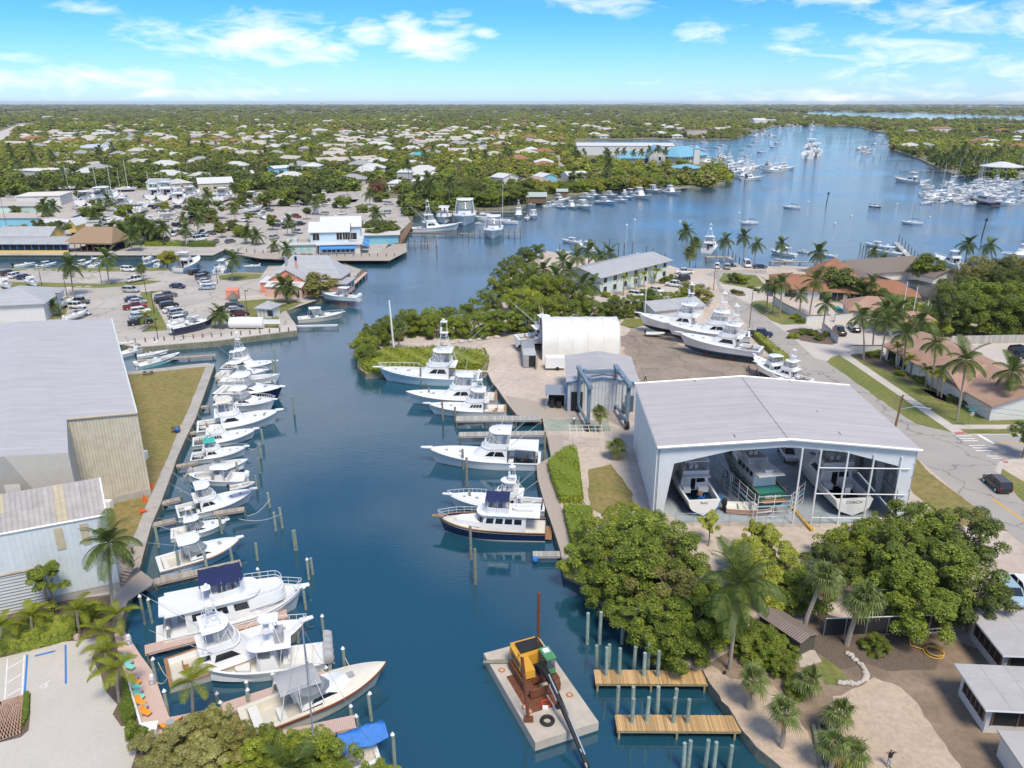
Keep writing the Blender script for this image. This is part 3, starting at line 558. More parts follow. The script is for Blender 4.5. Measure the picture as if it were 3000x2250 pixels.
# --- lower shed in front of it, made of separate sheets
z2=hgt(327,1725,1508);T=Thing('shed','lean-to shed with ribbed grey roof, tan skylights and white sheet walls','shed',W(327,1725));o_=Vector(T.loc)
e1,e0=W(312,1508,z2)-o_,W(-260,1613,z2)-o_;t1,t0=W(292,1401,z2+1.9)-o_,W(-260,1494,z2+1.9)-o_
shr=mat('shed_roof_sheet',(.44,.41,.39),.6,var=.12,scale=.8,col2=(.36,.33,.31),scale2=.5,amt2=.4,per_obj=.06);sky_=mat('skylight_sheet',(.50,.43,.30),.5,var=.1);swl=mat('shed_wall_sheet',(.63,.68,.70),.5,var=.05,per_obj=.03,col2=(.52,.56,.58),scale2=.4,amt2=.3)
NP=34
for i in range(NP):
 f,g=i/NP,(i+1)/NP-.004;a,b_,c,d_=e0.lerp(e1,f),e0.lerp(e1,g),t0.lerp(t1,g),t0.lerp(t1,f);up=Vector((0,0,.05))
 for j,(s0,s1)in enumerate(((0,.5),(.5,1))):
  q=[a.lerp(d_,s0),b_.lerp(c,s0),b_.lerp(c,s1),a.lerp(d_,s1)];mb=MB().loft([[tuple(p)for p in q],[tuple(p+up*(1+j*.6))for p in q]]);mb.cyl(q[0]+up*2,q[3]+up*2,.05,n=4)
  T.part('roof_sheet',mb,sky_ if i in(14,15,25,26)and(j==1 or i>20)else shr)
for i in range(NP):
 f,g=i/NP,(i+1)/NP;a,b_=e0.lerp(e1,f),e0.lerp(e1,g);n_=Vector(((b_-a).y,-(b_-a).x,0)).normalized()*.05
 z0_=4.6 if i<20 else.9;mb=MB().loft([[tuple(down(a,z0_)),tuple(down(b_,z0_)),tuple(b_),tuple(a)],[tuple(down(a,z0_)+n_),tuple(down(b_,z0_)+n_),tuple(b_+n_),tuple(a+n_)]]);mb.cyl(down(a,z0_)+n_,a+n_,.035,n=4);T.part('wall_sheet',mb,swl)
mb=MB();gq(mb,down(e1),down(t1),t1,e1);T.part('wall',mb,swl);mb=MB();gq(mb,down(e0),down(e0.lerp(e1,20/NP)),down(e0.lerp(e1,20/NP),4.6),down(e0,4.6));
dr=T.part('roller_door',mb,mat('roller_door',(.60,.61,.60),.5,var=.06));mb=MB()
for k in range(12):a,b_=down(e0,.3+k*.37),down(e0.lerp(e1,19.9/NP),.3+k*.37);mb.cyl(a+Vector((.05,-.08,0)),b_+Vector((.05,-.08,0)),.05,n=4)
T.part('door_rib',mb,MATS['roller_door'],parent=dr,kind='stuff')
mb=MB().cyl(down(e0.lerp(e1,20/NP))+Vector((.05,-.1,0)),down(e0.lerp(e1,20/NP),4.7)+Vector((.05,-.1,0)),.14,n=5);mb.cyl(down(e0,4.65)+Vector((0,-.1,0)),down(e0.lerp(e1,20/NP),4.65)+Vector((0,-.1,0)),.14,n=5);T.part('door_frame',mb,mat('rusty_frame',(.45,.33,.24),.8,var=.3,scale=2))
mb=MB();gq(mb,down(e0.lerp(e1,20/NP))-Vector((0,-.02,0)),down(e1),down(e1,1.0),down(e0.lerp(e1,20/NP),1.0));T.part('base_course',mb,concrete)
mb=MB().cyl(e0+Vector((0,-.12,.05)),e1+Vector((0,-.12,.05)),.13,n=6);mb.cyl(e1,t1,.13,n=5);T.part('gutter',mb,white)
for u0,v0,u1,v1 in((142,1544,173,1576),(227,1528,258,1559)):
 f=(W(u0,v0,z2-1)-o_-e0).length/(e1-e0).length;ff=[(.705,.752),(.845,.892)][u0>200];n_=Vector((.06,-.13,0));a,b_=e0.lerp(e1,ff[0]),e0.lerp(e1,ff[1]);mb=MB();gq(mb,down(a,a.z-3.0)+n_,down(b_,b_.z-3.0)+n_,down(b_,b_.z-.5)+n_,down(a,a.z-.5)+n_);T.part('shutter',mb,sky_)
 # --- open boatyard shed
zS=ztop(1934,1309,1528);a,b_=W(1934,1309,zS),W(2688,1317,zS);base=Vector((a.x,a.y,GZ));d_=b_-a;rz=math.atan2(d_.y,d_.x);Wd=Vector((d_.x,d_.y)).length;Dp=(W(1841,1127,zS)-a).length
hE=zS-GZ;rs=1.25;T=Thing('boat_shed','huge open-fronted boat shed with pale grey roof and white portal frame','shed',base,rz)
shw=mat('shed_sheeting',(.60,.66,.71),.5,var=.04,col2=(.52,.58,.62),scale2=.2,amt2=.3);shroof=ribbed('shed_roof',(.50,.465,.45),.4,axis='Y',var=.04,bump=.4);frw=mat('frame_white',(.68,.71,.74),.5,var=.05,col2=(.55,.50,.42),scale2=.5,amt2=.12)
ro=T.part('roof',roof('gy',Wd,Dp,hE,rs,.35,.12),shroof)
mb=MB();mb.tube([(-.4,-.4,hE+.05),(Wd/2,-.4,hE+rs+.1),(Wd+.4,-.4,hE+.05)],.2,6);mb.tube([(-.4,Dp+.4,hE+.05),(Wd/2,Dp+.4,hE+rs+.1),(Wd+.4,Dp+.4,hE+.05)],.18,6);T.part('fascia',mb,white)
mb=MB().box((Wd/2,Dp/2,hE+rs+.16),(.5,Dp,.06));T.part('ridge_cap',mb,shroof,parent=ro)
mb=MB()
for x,y0_,y1_ in((.30,.55,1.6),(.30,1.6,1.9),(.27,21,22.5),(.72,20.5,23),(.73,.8,3),(.72,10,10.5)):zz=hE+rs*(1-abs(x-.5)*2)+.13;mb.box((x*Wd,min(y1_,Dp-.3),zz),(.12,min(.9,y1_-y0_),.02))
T.part('rust_streak',mb,rust,parent=ro)
mb=MB()
for i in range(28):mb.box((-.36,i*Dp/28+.3,hE-.02),(.14,.28,.12));mb.box((Wd+.36,i*Dp/28+.3,hE-.02),(.14,.28,.12))
T.part('eave_clip',mb,white,parent=ro,kind='stuff')
def portal(y,wide=.35,deep=1.0,m=None):
 mb=MB()
 for sg in(0,1):
  X=lambda x:x if sg==0 else Wd-x
  pg=[(0,0),(.8*deep,0),(1.9*deep,hE-2.3*deep),(8.8,hE+rs*.55-1.15*deep),(Wd/2,hE+rs-1.1*deep),(Wd/2,hE+rs-.12),(0,hE-.12)]
  mb.loft([[(X(x),y,z)for x,z in pg],[(X(x),y+wide,z)for x,z in pg]])
 return T.part('portal_frame',mb,m or frw)
portal(.05)
for f in(.33,.66,.985):portal(Dp*f-.3,.25,.75)
for i in range(5):  # left side sheets
 y0_=i*Dp/5;mb=MB().bx(-.12,-.04,y0_+.03,y0_+Dp/5-.03,.35,hE-.15);T.part('wall_sheet',mb,shw)
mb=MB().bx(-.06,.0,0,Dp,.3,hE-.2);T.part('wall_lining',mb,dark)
for i in range(4):y0_=i*Dp/4;T.part('wall_sheet',MB().bx(Wd+.04,Wd+.1,y0_+.03,y0_+Dp/4-.03,.2,hE-.3),ribbed('inner_sheeting',(.48,.50,.51),.3,axis='Y'))
for z in(1.2,3,4.8,6.6,8.4):T.part('girt',MB().bx(Wd-.14,Wd+.02,0,Dp,z,z+.16),steel)
for x in(.555,.628,.735,.837,.945):T.part('post',MB().cyl((x*Wd,-.12,0),(x*Wd,-.12,hE+rs*(1-abs(x-.5)*2)-1.1),.12,n=6),white)
for z in(1.0,4.4,8.0):T.part('girt',MB().cyl((.628*Wd,-.2,z),(.985*Wd,-.2,z),.08,n=5),white)
mb=MB()
for f in(.15,.35,.65,.85):mb.bx(f*Wd-.08,f*Wd+.08,0,Dp,hE+rs*(1-abs(f-.5)*2)-.3,hE+rs*(1-abs(f-.5)*2)-.1)
T.part('purlin',mb,steel);T.part('yellow_beam',MB().box((.6*Wd,1.2,.25),(.35,6.5,.3),rz=.12),yellowp);T.part('downpipe',MB().tube([(-.3,.1,hE-.3),(-.3,.1,1.2),(-2.2,-.6,.4)],.09,5),white)
SHED=T
# --- fabric shelter
A,B=(1590,1056),(1814,1056);a,rz,w=frame_of(A,B);zt=ztop(1700,914,1010)-GZ;T=Thing('fabric_shelter','tall white fabric boat shelter with rounded top in the yard','shelter',a,rz)
fab=mat('shelter_fabric',(.76,.75,.70),.6,var=.05,scale=.6,col2=(.62,.58,.50),scale2=.35,amt2=.3,bump=.15,bscale=.8);sd_=11.5
def arch(x,r=1.0,n=16):return[(x,sd_/2-sd_/2*r*(abs(math.cos(t))**.62)*(1 if math.cos(t)>0 else-1),zt*r*(math.sin(t)**.72 if math.sin(t)>0 else 0))for t in[math.pi*i/n for i in range(n+1)]]
for i in range(5):T.part('fabric_panel',MB().loft([arch(w*(i+g)/5+.02,1-.008*math.sin(math.pi*g))for g in(0,.25,.5,.75,.99)],closed=False,c0=False,c1=False),fab,smooth=True)
for i in range(6):T.part('frame_hoop',MB().tube(arch(w*i/5,1.004),.09,5),white)
T.part('frame_hoop',MB().tube(arch(0,.97),.22,5),mat('brown_curtain',(.25,.20,.16),.9))
# --- yard workshop with blue trim
zW=ztop(1664,1118,1204)-GZ;a,b_=W(1664,1118,zW+GZ),W(1869,1121,zW+GZ);d_=b_-a;w=Vector((d_.x,d_.y)).length;dd=(W(1639,1044,zW+GZ)-a).length
T=Thing('workshop','grey metal workshop with blue trimmed gable behind the boat hoist','workshop',(a.x,a.y,GZ),math.atan2(d_.y,d_.x));wsm=ribbed('workshop_sheet',(.58,.60,.62),.6,axis='X',bump=.8)
T.part('wall',walls('gy',w,dd,zW,1.0),wsm);T.part('roof',roof('gy',w,dd,zW,1.0,.3,.12),ribbed('workshop_roof',(.46,.435,.425),.4,axis='Y',bump=.35))
mb=MB();mb.tube([(-.3,-.36,zW-.05),(w/2,-.36,zW+.98),(w+.3,-.36,zW-.05)],.14,5);mb.cyl((-.1,-.15,0),(-.1,-.15,zW),.12,n=5);mb.cyl((w+.1,-.15,0),(w+.1,-.15,zW),.12,n=5);T.part('blue_trim',mb,frameb)
window(T,'f',.6,2.6,.05,3.6,w,dd,glass=dark,name='door',fm=steel);window(T,'f',w-2.0,w-.6,.05,3.0,w,dd,glass=mat('blue_door',(.07,.11,.15),.5),name='door',fm=steel);window(T,'l',dd-3.5,dd-.8,.05,4.5,w,dd,glass=dark,name='door',fm=steel)
mb=roof('mono',3.6,3.5,2.8,.5,.1,.08,-3.8,.5);T.part('lean_to_roof',mb,steel);mb=MB()
for x,y in((-3.7,.6),(-.4,.6),(-3.7,3.8)):mb.cyl((x,y,0),(x,y,2.9),.07,n=5)
T.part('lean_to_post',mb,steel);T.part('storage_rack',MB().bx(-3,-2.2,1.2,2.6,0,1.6).bx(-1.9,-1.0,1,2,0,1.2).bx(-3.3,-.5,2.8,3.2,0,2.0),dark)
# --- white waterfront restaurant
T=Thing('restaurant','white two-storey waterfront restaurant with blue awnings','restaurant',*frame_of((936,748),(1056,745))[:2]);w=frame_of((936,748),(1056,745))[2]
T.part('wall',walls('flat',w,16,3.6,0),wallw);T.part('roof',roof('flat',w,16,3.6,0,.9,.25),roofw)
for i in range(7):window(T,'f',1.2+i*(w-3)/7,1.2+(i+.82)*(w-3)/7,1.0,2.6,w,16)
for i in range(4):window(T,'r',1.2+i*3.4,3.6+i*3.4,.9,2.7,w,16,mull=1)
blaw=mat('blue_awning',(.05,.25,.60),.7,var=.06)
T.part('awning',MB().loft([[(.4,-1.6,2.5),(w-1.5,-1.6,2.5)],[(.4,-.05,3.5),(w-1.5,-.05,3.5)]],closed=False,c0=False,c1=False).loft([[(.4,-1.6,2.2),(w-1.5,-1.6,2.2)],[(.4,-1.6,2.5),(w-1.5,-1.6,2.5)]],closed=False,c0=False,c1=False),blaw)
for y in(.5,9.5):T.part('awning',MB().loft([[(w+3.0,y,2.3),(w+3.0,y+6.5,2.3)],[(w+.9,y,3.55),(w+.9,y+6.5,3.55)]],closed=False,c0=False,c1=False),blaw)
x0=-3.2;wu=w-.8
T.part('wall',walls('gx',wu,10,7.6,2.6,x0,4.5,3.86),wallpale);T.part('roof',roof('gx',wu,10,7.6,2.6,.6,.2,x0,4.5),roofw)
for s,e in((.9,3.2),(9.2,11.2),(11.4,13.4),(14.2,16.2),(16.4,18.4)):window(T,'f',s,min(e,wu-.4),4.6,7.0,wu,10,x0,4.5,mull=1)
window(T,'r',1.5,4.5,4.8,6.8,wu,10,x0,4.5,mull=1);window(T,'r',5.5,8.5,4.8,6.8,wu,10,x0,4.5,mull=1);window(T,'r',4,6,7.6,8.8,wu,10,x0,4.5)
T.part('wall',walls('gx',14,9,7.8,2.8,wu-13.5,15.5),wallpale);T.part('roof',roof('gx',14,9,7.8,2.8,.6,.2,wu-13.5,15.5),roofw)
T.part('wall',walls('hip',9,8,7.2,2,-2.2,22),wallpale);T.part('roof',roof('hip',9,8,7.2,2.0,.6,.2,-2.2,22),roofw);window(T,'f',1,2.2,4.2,6.2,9,8,-2.2,22);window(T,'f',6,7,4.2,6.2,9,8,-2.2,22)
T.part('terrace',MB().bx(-13,-.3,1.0,13,3.3,3.6),plankw);T.part('wall',MB().bx(-11.5,-.5,1.5,12.5,-.3,3.3),mat('mural_wall',(.60,.66,.67),.8,var=.12,scale=1.2,col2=(.66,.50,.48),scale2=.9,amt2=.35))
mb=MB()
for x in range(13):mb.cyl((-12.8+x,1.1,3.6),(-12.8+x,1.1,4.6),.04,n=4)
mb.cyl((-12.9,1.1,4.6),(-.4,1.1,4.6),.06,n=4);mb.cyl((-12.9,1.1,4.6),(-12.9,12.8,4.6),.06,n=4);mb.bx(-12.9,-.4,1.08,1.12,3.7,4.4);T.part('railing',mb,rail)
mb=MB();mb.bx(-12,-10.8,7,9.5,3.6,4.6);mb.bx(-9.5,-8,6,9.5,3.6,4.9);T.part('roof_unit',mb,mat('roof_unit',(.55,.58,.6),.6))
for x in(-11,-8.4,-5.8,-3.2):u=MB().loft([[(x+1.4*math.cos(k*math.pi/4),-1+1.4*math.sin(k*math.pi/4),2.2)for k in range(8)],[(x+.1*math.cos(k*math.pi/4),-1+.1*math.sin(k*math.pi/4),2.8)for k in range(8)]]).cyl((x,-1,0),(x,-1,2.3),.04,n=5);T.part('parasol',u,mat('green_parasol',(.10,.42,.33),.7))
T.part('umbrella_table',MB(),white)if False else None
T.part('rear_roof',roof('flat',17,18,3.4,0,.3,.25,w-3,20),mat('low_flat_roof',(.62,.58,.53),.8,var=.1));T.part('wall',walls('flat',16,17,3.4,0,w-2.5,20.5),wallblue)
for i in range(8):window(T,'r',1+i*2,2.5+i*2,.2,2.8,16,17,w-2.5,20.5,glass=dark)
# --- salmon pink restaurant
a,rz,w=frame_of((778,870),(888,873));w/=.62;T=Thing('restaurant','salmon pink restaurant with pale grey metal roofs and porch','restaurant',a,rz)
house(None,None,None,None,12,4.2,'gy',3.0,pink,roofgy,T=T,w=w,y0=5,ov=.6)
house(None,None,None,None,5,2.9,'mono',.9,pinkp,roofw,T=T,w=w-1,x0=.5,y0=0,ov=.5,wins=[('f',9,10.2,.8,2.2),('f',12,13.2,.8,2.2),('r',1,3,.8,2.2)],doors=[('f',14.2,15.4,0,2.2,dark)])
house(None,None,None,None,15,4.3,'hip',5.0,pink,roofgy,T=T,w=32,x0=-2,y0=15,ov=.8,wins=[('f',21,24,1,3)])
house(None,None,None,None,13,3.0,'flat',0,pinkp,roofgy,T=T,w=18,x0=w-1,y0=8.5,ov=.9,wins=[('r',1,4,.8,2.4),('r',5,8,.8,2.4),('r',9,12,.8,2.4)])
house(None,None,None,None,8,3.1,'mono',.5,pink,roofw,T=T,w=6,x0=-5,y0=7,wins=[('f',3.4,4.4,1.5,2.3)]);house(None,None,None,None,7,3.4,'mono',.4,pink,roofw,T=T,w=9,x0=-3,y0=24,ov=.2)
mb=MB().bx(3,4,18,19,6,9.2).bx(0,1.2,26,27,3.6,4.6);T.part('chimney',mb,steel)
T.part('gable_panel',MB().loft([[(w*.3,4.9,3.2),(w*.7,4.9,3.2)],[(w*.5,4.9,6.3),(w*.5+.01,4.9,6.3)]],closed=False,c0=False,c1=False),pink)
T.o.scale=(.62,.62,.98)
house('ticket_kiosk','little white kiosk with hipped grey roof on the picnic lawn',(755,930),(795,933),4.2,2.6,'hip',1.1,wallw,roofg,cat='kiosk',wins=[('f',3,4.4,.7,2.0)],doors=[('f',1.0,1.9,0,2,mat('cream_door',(.7,.6,.45),.6))],fm=frameb)
house('utility_box','open topped salmon pink bin enclosure at the car park edge',(664,882),(700,880),4,2.6,'flat',-.2,pink,pink,cat='enclosure',ov=.05)
house('kiosk','tiny teal hut with pointed dark roof beside parked cars',(673,893),(691,893),1.8,2.2,'hip',1.2,mat('teal_hut',(.08,.42,.40),.7),roofbr,cat='hut')
# --- tiki hut, yellow restaurant and neighbours along the north canal
a,rz,w=frame_of((204,738),(328,740));T=Thing('tiki_hut','open tiki hut with big brown palm thatch roof by the canal','hut',a,rz)
T.part('roof',MB().loft([[(-1,-.9,3.0),(w+1,-.9,3.0),(w+1,12,3.0),(-1,12,3.0)],[(-1.1,-1,3.5),(w+1.1,-1,3.5),(w+1.1,12.1,3.5),(-1.1,12.1,3.5)],[(w*.24,5,8.2),(w*.93,5,8.2),(w*.93,6.4,8.2),(w*.24,6.4,8.2)]]),thatch)
mb=MB()
for i in range(8):mb.cyl((i*w/7,.1,-.2),(i*w/7,.1,3.3),.14,n=6);mb.cyl((i*w/7,11,-.2),(i*w/7,11,3.3),.14,n=6)
T.part('post',mb,wood);T.part('bar_counter',MB().bx(1,w-1,5,6,0,1.1).bx(.5,w-.5,9,9.2,0,2.8),dark)
for i in range(5):T.part('table',MB().cyl((2+i*(w-4)/4,2,0),(2+i*(w-4)/4,2,.72),.06,n=5).cyl((2+i*(w-4)/4,2,.72),(2+i*(w-4)/4,2,.78),.6,n=8),wood)
a,rz,w=frame_of((-30,741),(202,741));T=Thing('restaurant','yellow canal restaurant with grey roofs and blue porch posts','restaurant',a,rz)
T.part('knee_wall',MB().bx(0,w,-.05,.1,0,.9),wally);T.part('porch_screen',MB().bx(.2,w-.2,.3,.36,.9,3.0),dark);mb=MB()
for i in range(12):x=i*w/11;T.part('porch_post',MB().bx(x-.1,x+.1,-.12,.08,.9,3.1),bluep)
T.part('porch_roof',roof('mono',w,6,3.1,1.6,.6,.2),roofg);house(None,None,None,None,10,5.0,'gx',2.6,wally,roofg,T=T,w=w*.66,x0=0,y0=6.2,ov=.5)
house('house','bright yellow house half hidden behind the thatched hut',(205,690),(225,690),8,4.5,'gy',2,wally,roofw)
house('shop','long sky blue flat-roofed building with high slit windows',(-60,668),(205,668),12,4.2,'mono',.5,wallblue,mat('tan_flat_roof',(.48,.42,.37),.9,var=.12),cat='shop',wins=[('f',34,37,2.6,3.2),('f',64,67,2.6,3.2),('f',79,82,2.6,3.2)])
house('shop','mint green walled building with low ribbed grey roof',(-60,632),(119,632),14,4.5,'gx',1.2,wallmint,mat('old_ribbed_roof',(.46,.42,.38),.8,var=.15),cat='shop')
house('warehouse','cream flat-roofed building at the end of the storage yard',(52,605),(180,602),20,5,'flat',0,wallw,mat('cream_roof',(.72,.66,.58),.8,var=.08),cat='warehouse')
house('office','white low roof with blue fascia next to the round dark tree',(112,678),(290,672),8,3.4,'mono',.6,wallw,roofw,cat='office')
a,rz,w=frame_of((-60,950),(136,940));zz=hgt(134,940,862)-GZ
house('shed','pale ribbed hip roof building at the edge of the car park',(-60,950),(136,940),16,4.6,'hip',2.6,wallw,roofgy,cat='shed',ov=.7)
# --- grey-roofed office on the point
house('office','two-storey pale green office under a long silver metal roof',(1757,867),(1956,813),13,5.4,'gx',1.5,mat('pale_green_render',(.60,.69,.66),.8,var=.05),roofg,cat='office',ov=1.0,wins=[('f',x,x+1.6,z,z+1.5)for x in(1.5,6,11,16,21,26,31)for z in(.8,3.4)])
house('shed','low ribbed grey shed roof behind the hauled-out boats',(1917,946),(2060,930),9,3.0,'gx',1.2,wallw,roofg,cat='shed')
# --- houses on the east side
def multi(name,label,A,B,blocks,cat='house'):
 a,rz,w=frame_of(A,B);T=Thing(name,label,cat,a,rz)
 for(x0,y0,w_,d_,h,kind,rise,wm_,rm,wins)in blocks:house(None,None,None,None,d_,h,kind,rise,wm_,rm,wins,T=T,w=w_,x0=x0,y0=y0,ov=.8)
 return T
multi('house','terracotta hip-roofed house with walled pool courtyard',(2262,884),(2475,900),[(0,6,36,11,3.0,'hip',2.6,wallw,rooft,[('f',12,18,.2,2.4,3),('f',19,26,.2,2.4,3),('f',3,6,.3,2.3)]),(9,16,13,13,4.2,'hip',4.6,wallw,rooft,[]),(-1,13,9,9,3.0,'hip',1.6,wallw,rooft,[])])
multi('house','brown shingle house with white gables near the solar pool cage',(2490,866),(2690,850),[(0,0,15,12,3.0,'gy',2.4,wallw,roofbr,[]),(6,12,36,11,3.2,'hip',2.8,wallw,roofbr,[]),(30,2,10,12,3.0,'gy',2.0,wallw,roofbr,[])])
multi('house','long salmon shingle building with white walls along the mulch bed',(2812,1187),(3080,1187),[(0,0,34,12,3.0,'gx',2.4,wallw,roofs,[('f',11.5,18.5,.1,2.7)])])
multi('house','salmon roofed wing running diagonally along the palms and mulch bed',(2588,1052),(2811,1184),[(0,0.3,34,15,3.0,'gx',2.5,wallw,roofs,[('f',1,4,.2,2.4),('f',5.5,8,.2,2.4)])])
multi('house','salmon roofed wing with garage beside the parked dark pickups',(2605,985),(2690,992),[(0,0,11,8,3.0,'hip',2.2,wallw,roofs,[('f',3,4.2,0,2.2),('f',8,11,.8,2.2)])])
multi('house','small square pavilion with salmon shingle roof by the pool',(2462,935),(2560,940),[(2,0,12,9,2.8,'hip',2.2,wallw,roofs,[])])
# --- flat-roofed bungalows, lower right corner
bun=mat('bungalow_roof',(.45,.43,.41),.85,var=.06,per_obj=.03,col2=(.36,.34,.33),scale2=.4,amt2=.3)
def bungalow(label,uv,w,d,h,rz,rows,extra=None):
 T=Thing('bungalow',label,'bungalow',W(*uv),rz);T.part('wall',MB().bx(.8,w-.3,.9,d-.3,-.2,h-.05),wallw)
 T.part('screen',MB().bx(.76,.82,1.3,d-.8,.9,h-.25).bx(1.2,w*.75,.84,.9,.9,h-.25),dark)
 mb=MB()
 for i in range(6):mb.bx(.70,.84,1.2+i*(d-2.2)/5,1.3+i*(d-2.2)/5,.9,h-.2)
 for i in range(6):mb.bx(1.2+i*w*.14,1.3+i*w*.14,.78,.92,.9,h-.2)
 T.part('screen_post',mb,wood);ro=T.part('roof',MB().bx(0,w,0,d,h,h+.16),white)
 for i in range(rows):
  for j in range(3):
   o0,o1=(0,.33,.66,1)[j]+(.06 if i%2 and j else 0),(0,.33,.66,1)[j+1]+(.06 if i%2 and j<2 else 0);T.part('roof_sheet',MB().bx(w*i/rows+.02,w*(i+1)/rows-.02,d*o0+.02,d*min(1,o1)-.02,h+.16,h+.185+.01*((i+j)%2)),bun,parent=ro)
 for x,y in(extra or()):T.part('roof_vent',MB().cyl((x,y,h),(x,y,h+.5),.12,n=8),steel)
 return T
p_=W(2815,2082,GZ+3);bungalow('nearest flat white-roofed bungalow with dark screened porch on the sand lot',(2866,2168),15,5.8,3.0,math.radians(-4),7)
bungalow('flat pale roof bungalow behind the big dark tree, partly hidden',(2918,2003),14,7.0,3.0,math.radians(-3),4)
T=Thing('shed','low white annex with stained roof at the corner of the bungalow','shed',W(2975,2300),math.radians(-4));T.part('wall',MB().bx(0,8,-6,3,-.2,2.3),wallw);T.part('roof',MB().bx(-.3,8,-6.3,3.2,2.3,2.45),bun)
T=Thing('shed','brown corrugated garden shed roof among the bushes','shed',W(2222,1842),math.radians(-58));T.part('wall',MB().bx(0,5,0,2.3,-.2,1.7),mat('dark_shed',(.09,.085,.065),.8));T.part('roof',roof('gx',5,2.3,1.7,.3,.2,.06),ribbed('brown_roof',(.32,.25,.21),.25,axis='X',bump=1))
# --- blue-roofed yacht club and the great white storage shed
house('storage_shed','enormous long white boat storage shed beyond the blue roofs',(1690,454),(1975,455),45,9,'gx',2.0,wallw,roofw,cat='shed',ov=.5)
house('clubhouse','blue-roofed pavilion with white walls, left of the yacht club tower',(1815,478),(1890,478),22,5,'hip',5,wallw,roofb,cat='clubhouse',ov=2)
house('clubhouse','white gabled block with steep blue roof in the yacht club',(1902,480),(1952,480),24,9,'gy',6,wallw,roofb,cat='clubhouse',ov=1.5,wins=[('f',8,10,3,6),('f',14,16,3,6)])
house('clubhouse','long blue roof with little white tower beside the docks',(1990,478),(2070,470),26,6,'hip',7,wallw,roofb,cat='clubhouse',ov=2,wins=[('f',4+i*4,6+i*4,2,5)for i in range(8)])
house('clubhouse','low blue-roofed terrace building at the waterfront lawn',(1985,510),(2055,506),14,4,'hip',2,wallw,roofb,cat='clubhouse',ov=2)
T=Thing('bell_tower','small square white tower with pointed blue roof at the yacht club','tower',W(2038,480),0);T.part('wall',MB().bx(-2.5,2.5,-2.5,2.5,0,13),wallw);T.part('roof',MB().loft([[(-3,-3,13),(3,-3,13),(3,3,13),(-3,3,13)],[(-.1,-.1,16),(.1,-.1,16),(.1,.1,16),(-.1,.1,16)]]),roofb)
a=W(2930,515);T=Thing('pavilion','round stilted pavilion with white conical roof above the marina','pavilion',a,0)
cir=lambda r,z:[(r*math.cos(k*math.pi/8),r*.9*math.sin(k*math.pi/8),z)for k in range(16)]
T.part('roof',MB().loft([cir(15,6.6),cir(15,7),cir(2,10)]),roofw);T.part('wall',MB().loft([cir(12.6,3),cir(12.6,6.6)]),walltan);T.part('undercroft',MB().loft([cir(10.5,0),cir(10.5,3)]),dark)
for k in range(0,16):p=cir(12.6,0)[k];T.part('post',MB().cyl(p,(p[0],p[1],3.2),.35,n=6),walltan)
for k in range(16):p,q=cir(12.7,0)[k],cir(12.7,0)[(k+1)%16];P_,Q=Vector(p),Vector(q);T.part('window',MB().quad(P_.lerp(Q,.15)+Vector((0,0,4.2)),P_.lerp(Q,.85)+Vector((0,0,4.2)),P_.lerp(Q,.85)+Vector((0,0,5.9)),P_.lerp(Q,.15)+Vector((0,0,5.9))),blackg)
